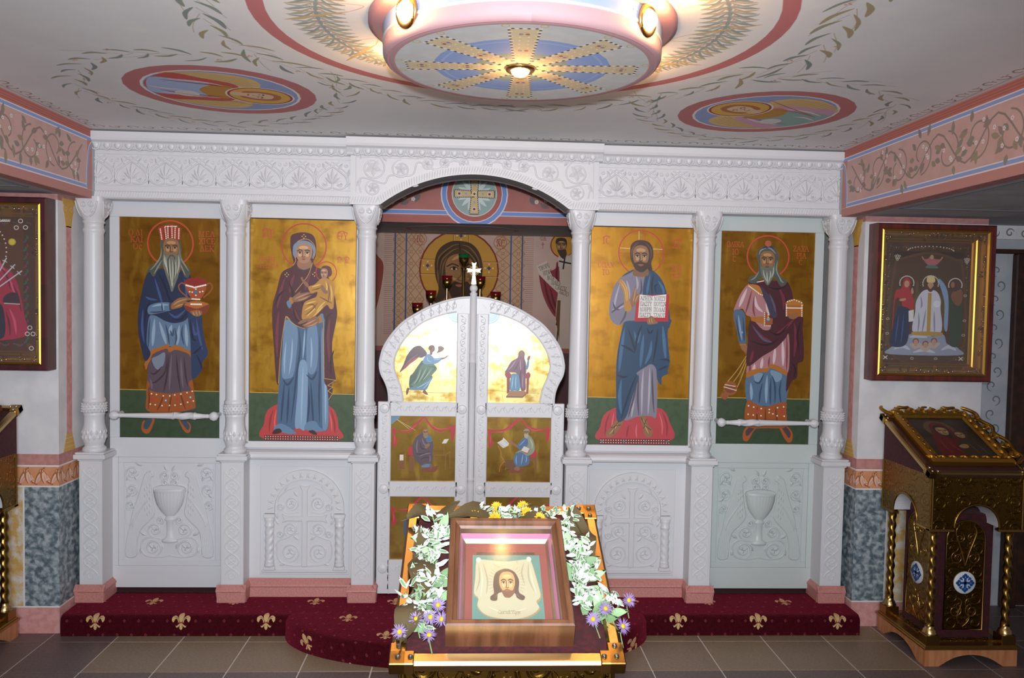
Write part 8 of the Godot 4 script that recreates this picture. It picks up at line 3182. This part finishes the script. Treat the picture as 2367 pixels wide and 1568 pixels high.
func build_centre_icon() -> void:
	var base := Vector3(0.083, 0.895 + 0.1004 + 0.004, 2.375)
	var tilt := Basis(Vector3.RIGHT, SLOPE)
	# a point on the board: x across, u up the slope, h above the velvet
	var on := func(x: float, u: float, h: float) -> Vector3:
		return base + tilt * Vector3(x, 0.010 + h, -u)
	var t := thing("boxed_icon", "print of a face on a cloth in a deep brown wooden frame among flowers", "framed icon")
	t.transform = Transform3D(tilt * Basis(Vector3.RIGHT, -PI / 2), on.call(0.005, -0.030, 0.0))
	var w := 0.272
	var h := 0.345
	var g := Geo.new()
	frame_bars(g, w, h, [[0.0, 0.0], [0.0, 0.060], [0.003, 0.064], [0.013, 0.064], [0.015, 0.060], [0.018, 0.058], [0.022, 0.056], [0.026, 0.050]])
	g.span(-w / 2 + 0.002, -h / 2 + 0.002, 0.0, w / 2 - 0.002, h / 2 - 0.002, 0.006)
	part("wooden_frame", g.done(), M.wood, t)
	for e in [["inner_lining", 0.025, 0.050, 0.027, 0.036, M.brass], ["rose_ribbon", 0.026, 0.038, 0.033, 0.020, plain("b8688e", 0.4)], ["brass_liner", 0.033, 0.024, 0.040, 0.014, M.bright_brass], ["red_mount", 0.039, 0.015, 0.066, 0.011, plain("7c2e22", 0.5)]]:
		g = Geo.new()
		frame_bars(g, w, h, [[e[1], e[2]], [e[3], e[4]]])
		part(e[0], g.done(), e[5], t)
	g = Geo.new()
	g.plate(-w / 2 + 0.049, -h / 2 + 0.046, w / 2 - 0.049, h / 2 - 0.078, 0.0125)
	part("print", g.done(), pictured(holy_face_print(), 0.35), t)
	g = Geo.new()
	g.plate(-w / 2 + 0.014, -h / 2 + 0.014, w / 2 - 0.014, h / 2 - 0.014, 0.053)
	part("glass_pane", g.done(), M.film, t)
	flowers(on, tilt)


func blade(len: float, wid: float, bend: float, fold := 0.25) -> ArrayMesh:
	# a leaf along +y, its tip bent towards +z
	var g := Geo.new()
	g.smooth(true)
	var prof := [[0.0, 0.06], [0.15, 0.55], [0.38, 1.0], [0.62, 0.85], [0.84, 0.45], [1.0, 0.0]]
	for i in prof.size() - 1:
		var a: Array = prof[i]
		var b: Array = prof[i + 1]
		for s in [-1.0, 1.0]:
			var pa := Vector3(0, a[0] * len, bend * a[0] * a[0] * len)
			var pb := Vector3(0, b[0] * len, bend * b[0] * b[0] * len)
			var qa: Vector3 = pa + Vector3(s * a[1] * wid / 2, 0, fold * a[1] * wid / 2)
			var qb: Vector3 = pb + Vector3(s * b[1] * wid / 2, 0, fold * b[1] * wid / 2)
			g.face([pa, pb, qb, qa], Vector3(0, 0, 1))
	return g.done()


func flowers(on: Callable, tilt: Basis) -> void:
	var rng := RandomNumberGenerator.new()
	rng.seed = 2024
	var petal_white := plain("c2c8be", 0.6)
	petal_white.backlight_enabled = true
	petal_white.backlight = Color(0.3, 0.35, 0.3)
	var leaf_green := plain("6c8a60", 0.6)
	leaf_green.backlight_enabled = true
	leaf_green.backlight = Color(0.2, 0.3, 0.15)
	var pale_green := plain("8fae80", 0.6)
	var stem_green := plain("6f8a5c", 0.7)
	var dry := plain("4a3c20", 0.8)
	var lilac := plain("7e6896", 0.6)
	var yellow := plain("c49a14", 0.6)
	# the brown dried leaves laid under the flowers
	var sheets := [
		[-0.175, 0.205, 0.10, 0.05, 20.0, "curled brown dried leaf at the upper left corner of the boxed icon"],
		[-0.195, 0.02, 0.16, 0.05, 95.0, "long brown dried leaf left of the boxed icon, beside the white sprays"],
		[-0.208, -0.125, 0.12, 0.05, 80.0, "brown dried leaf by the lower left of the boxed icon"],
		[-0.03, 0.205, 0.15, 0.055, 8.0, "peaked brown dried leaf above the boxed icon"],
		[0.10, 0.190, 0.12, 0.045, -10.0, "brown dried leaf above the boxed icon, among the yellow flowers"],
		[0.195, 0.125, 0.11, 0.05, -75.0, "brown dried leaf at the upper right corner of the boxed icon"]]
	for e in sheets:
		var t := thing("dried_leaf", e[5], "leaf", on.call(e[0], e[1], 0.012), 0.0, "brown dried leaves under the flowers")
		t.basis = tilt
		var g := Geo.new()
		g.smooth(true)
		var n := 10
		for i in n:
			for k in 4:
				var pts := []
				for q in [[i, k], [i + 1, k], [i + 1, k + 1], [i, k + 1]]:
					var u: float = q[0] / float(n)
					var v: float = q[1] / 4.0 - 0.5
					var ww: float = e[3] * 1.3 * sin(PI * clampf(u * 0.9 + 0.08, 0, 1))
					var p := Vector3((u - 0.5) * e[2] * 1.4, 0.018 + 0.014 * sin(u * 9.0 + e[0] * 40.0) + 0.02 * absf(v) * cos(u * 5.0), v * ww)
					pts.append(p.rotated(Vector3.UP, deg_to_rad(e[4])))
				g.quad(pts[0], pts[1], pts[2], pts[3])
		part("leaf_blade", g.done(), dry, t)
		g = Geo.new()
		g.tube([Vector3(-e[2] * 0.85, 0.012, 0).rotated(Vector3.UP, deg_to_rad(e[4])), Vector3(-e[2] * 0.5, 0.016, 0).rotated(Vector3.UP, deg_to_rad(e[4])), Vector3(0, 0.02, 0.0)], 0.002, 5)
		part("stalk", g.done(), dry, t)
	var bract := blade(0.028, 0.010, 0.4)
	var bract_small := blade(0.020, 0.008, 0.5)
	var big := blade(0.055, 0.022, -0.2)
	var heart := blade(0.028, 0.006, 0.36, 0.2)
	# sprays of white-edged leaves: x, up the slope, lean in degrees, size, where
	var sprays := [
		[-0.165, 0.150, 25.0, 1.15, "white-edged leafy spray at the upper left of the boxed icon"],
		[-0.195, 0.115, 60.0, 0.9, "white-edged leafy spray reaching left over the velvet, near the top"],
		[-0.165, 0.075, 10.0, 1.0, "second white-edged spray down the left side of the boxed icon"],
		[-0.190, 0.040, 40.0, 0.95, "white-edged spray half way down the left side of the boxed icon"],
		[-0.165, 0.000, 5.0, 1.1, "white-edged spray beside the middle of the left frame bar"],
		[-0.195, -0.030, 50.0, 0.95, "white-edged spray left of the frame below the middle"],
		[-0.170, -0.070, 15.0, 1.1, "white-edged spray low on the left side of the boxed icon"],
		[-0.205, -0.100, 50.0, 1.1, "white-edged spray above the lilac asters on the left"],
		[-0.180, -0.135, 20.0, 0.95, "lowest white-edged spray left of the boxed icon"],
		[-0.045, 0.195, 30.0, 0.85, "white-edged spray above the frame, left of the yellow flowers"],
		[0.005, 0.200, -5.0, 0.95, "white-edged spray above the middle of the frame"],
		[0.040, 0.200, -20.0, 0.8, "white-edged spray above the frame, between two yellow flowers"],
		[0.085, 0.185, -20.0, 0.85, "white-edged spray above the right end of the frame"],
		[0.120, 0.185, -25.0, 0.85, "white-edged spray at the upper right corner of the boxed icon"],
		[0.165, 0.175, -15.0, 0.95, "white-edged spray next to the brass rim at the upper right"],
		[0.150, 0.130, -10.0, 1.0, "first white-edged spray down the right side of the boxed icon"],
		[0.165, 0.090, -15.0, 1.0, "second white-edged spray down the right side of the boxed icon"],
		[0.190, 0.060, -30.0, 1.0, "white-edged spray hanging over the right brass rim, upper one"],
		[0.175, 0.020, -10.0, 1.05, "white-edged spray half way down the right side"],
		[0.195, -0.010, -40.0, 1.0, "white-edged spray hanging over the right brass rim, lower one"],
		[0.180, -0.045, -10.0, 1.0, "white-edged spray low on the right side of the boxed icon"],
		[0.170, -0.085, 10.0, 1.0, "white-edged spray above the lilac asters on the right"],
		[0.205, -0.100, -40.0, 1.0, "white-edged spray drooping over the right rim above the asters"],
		[0.235, -0.120, -70.0, 0.95, "lowest white-edged spray drooping over the right rim"]]
	for e in sprays:
		var t := thing("leafy_spray", e[4], "flower", on.call(e[0], e[1], 0.015), 0.0, "white-edged leafy sprays round the boxed icon")
		t.basis = tilt * Basis(Vector3.UP, deg_to_rad(e[2])) * Basis(Vector3.RIGHT, -1.05)
		t.scale = Vector3.ONE * e[3]
		var g := Geo.new()
		g.tube([Vector3(0, -0.055, -0.012), Vector3(0.003, -0.02, -0.004), Vector3(0, 0.012, 0.0), Vector3(0, 0.03, 0.006)], 0.0018, 5)
		part("stem", g.done(), stem_green, t)
		for k in 3:
			part("leaf", big, leaf_green if k < 2 else pale_green, t, Vector3(0, -0.038 + k * 0.014, -0.002), Vector3(0.5, 0.0, rng.randf_range(-1.5, 1.5)))
		for k in 20:
			var a := rng.randf_range(-1.9, 1.9)
			var tip: float = rng.randf_range(-0.028, 0.036)
			var pos := Vector3(rng.randf_range(-0.014, 0.014), tip, rng.randf_range(0.0, 0.018))
			var rot := Vector3(rng.randf_range(-0.2, 1.1), rng.randf_range(-0.6, 0.6), a)
			var b := part("bract", bract if k % 3 else bract_small, petal_white, t, pos, rot)
			if k % 3 == 1:
				part("green_stripe", heart, leaf_green, b, Vector3(0, 0.001, 0.0012))
	# asters: many thin rays round a yellow eye
	var ray := blade(0.019, 0.0022, 0.15)
	var eye := Geo.new()
	eye.sphere(Vector3.ZERO, 0.0055, 10, 0.6)
	var eye_mesh := eye.done()
	for e in [[-0.165, -0.150, 0.03, "lilac aster beside the lower left of the frame"], [-0.195, -0.160, 0.035, "lilac aster among others at the lower left, over the velvet"], [-0.140, -0.165, 0.04, "lilac aster touching the lower left corner of the frame"], [-0.228, -0.190, 0.03, "lilac aster next to the left corner plate of the brass rim"], [-0.165, -0.200, 0.03, "lilac aster lying on the lower brass rim at the left"], [-0.150, -0.120, 0.035, "small lilac aster above the others on the left"], [0.185, -0.165, 0.04, "large lilac aster with a yellow eye at the lower right"], [0.215, -0.140, 0.045, "lilac aster behind the large one on the right"], [0.270, -0.115, 0.045, "lilac aster standing out over the right rim"], [0.245, -0.190, 0.045, "lilac aster by the lower right corner plate"]]:
		var t := thing("aster", e[3], "flower", on.call(e[0], e[1], e[2]), 0.0, "lilac asters")
		t.basis = tilt * Basis(Vector3.RIGHT, 0.5 + rng.randf_range(-0.4, 0.4)) * Basis(Vector3.BACK, rng.randf_range(-0.5, 0.5))
		for k in 30:
			part("ray_petal", ray, lilac, t, Vector3.ZERO, Vector3(0, 0, 0)).basis = Basis(Vector3.UP, TAU * k / 30 + rng.randf_range(-0.1, 0.1)) * Basis(Vector3.RIGHT, 1.25 + rng.randf_range(-0.35, 0.3)) * Basis.from_scale(Vector3.ONE * rng.randf_range(0.85, 1.15))
		part("eye", eye_mesh, yellow, t, Vector3(0, 0.002, 0))
		var g := Geo.new()
		g.tube([Vector3(0, -0.002, 0), Vector3(0.004, -0.018, 0.01), Vector3(0.012, -0.026, 0.035)], 0.0014, 5)
		part("stem", g.done(), stem_green, t)
	# yellow flowers above the frame
	var yr := blade(0.017, 0.007, 0.4)
	for e in [[-0.070, 0.190, 0.030, "yellow flower above the left end of the frame"], [-0.015, 0.225, 0.028, "yellow flower in front of the peaked dried leaf"], [0.052, 0.222, 0.034, "tall double yellow flower above the frame"], [0.060, 0.206, 0.030, "lower head of the double yellow flower"], [0.092, 0.176, 0.034, "yellow flower above the right end of the frame"], [-0.020, 0.182, 0.03, "pale yellow flower between the white sprays above the frame"]]:
		var t := thing("yellow_flower", e[3], "flower", on.call(e[0], e[1], e[2]), 0.0, "yellow flowers above the frame")
		t.basis = tilt * Basis(Vector3.RIGHT, 0.8)
		for k in 20:
			part("petal", yr, yellow, t).basis = Basis(Vector3.UP, TAU * k / 20 + rng.randf_range(-0.1, 0.1)) * Basis(Vector3.RIGHT, (1.2 if k % 2 else 0.7) + rng.randf_range(-0.2, 0.2))
		part("eye", eye_mesh, yellow, t)
		var g := Geo.new()
		g.tube([Vector3(0, -0.002, 0), Vector3(0.0, -0.015, 0.008), Vector3(0.0, -0.022, 0.03)], 0.0015, 5)
		part("stem", g.done(), stem_green, t)
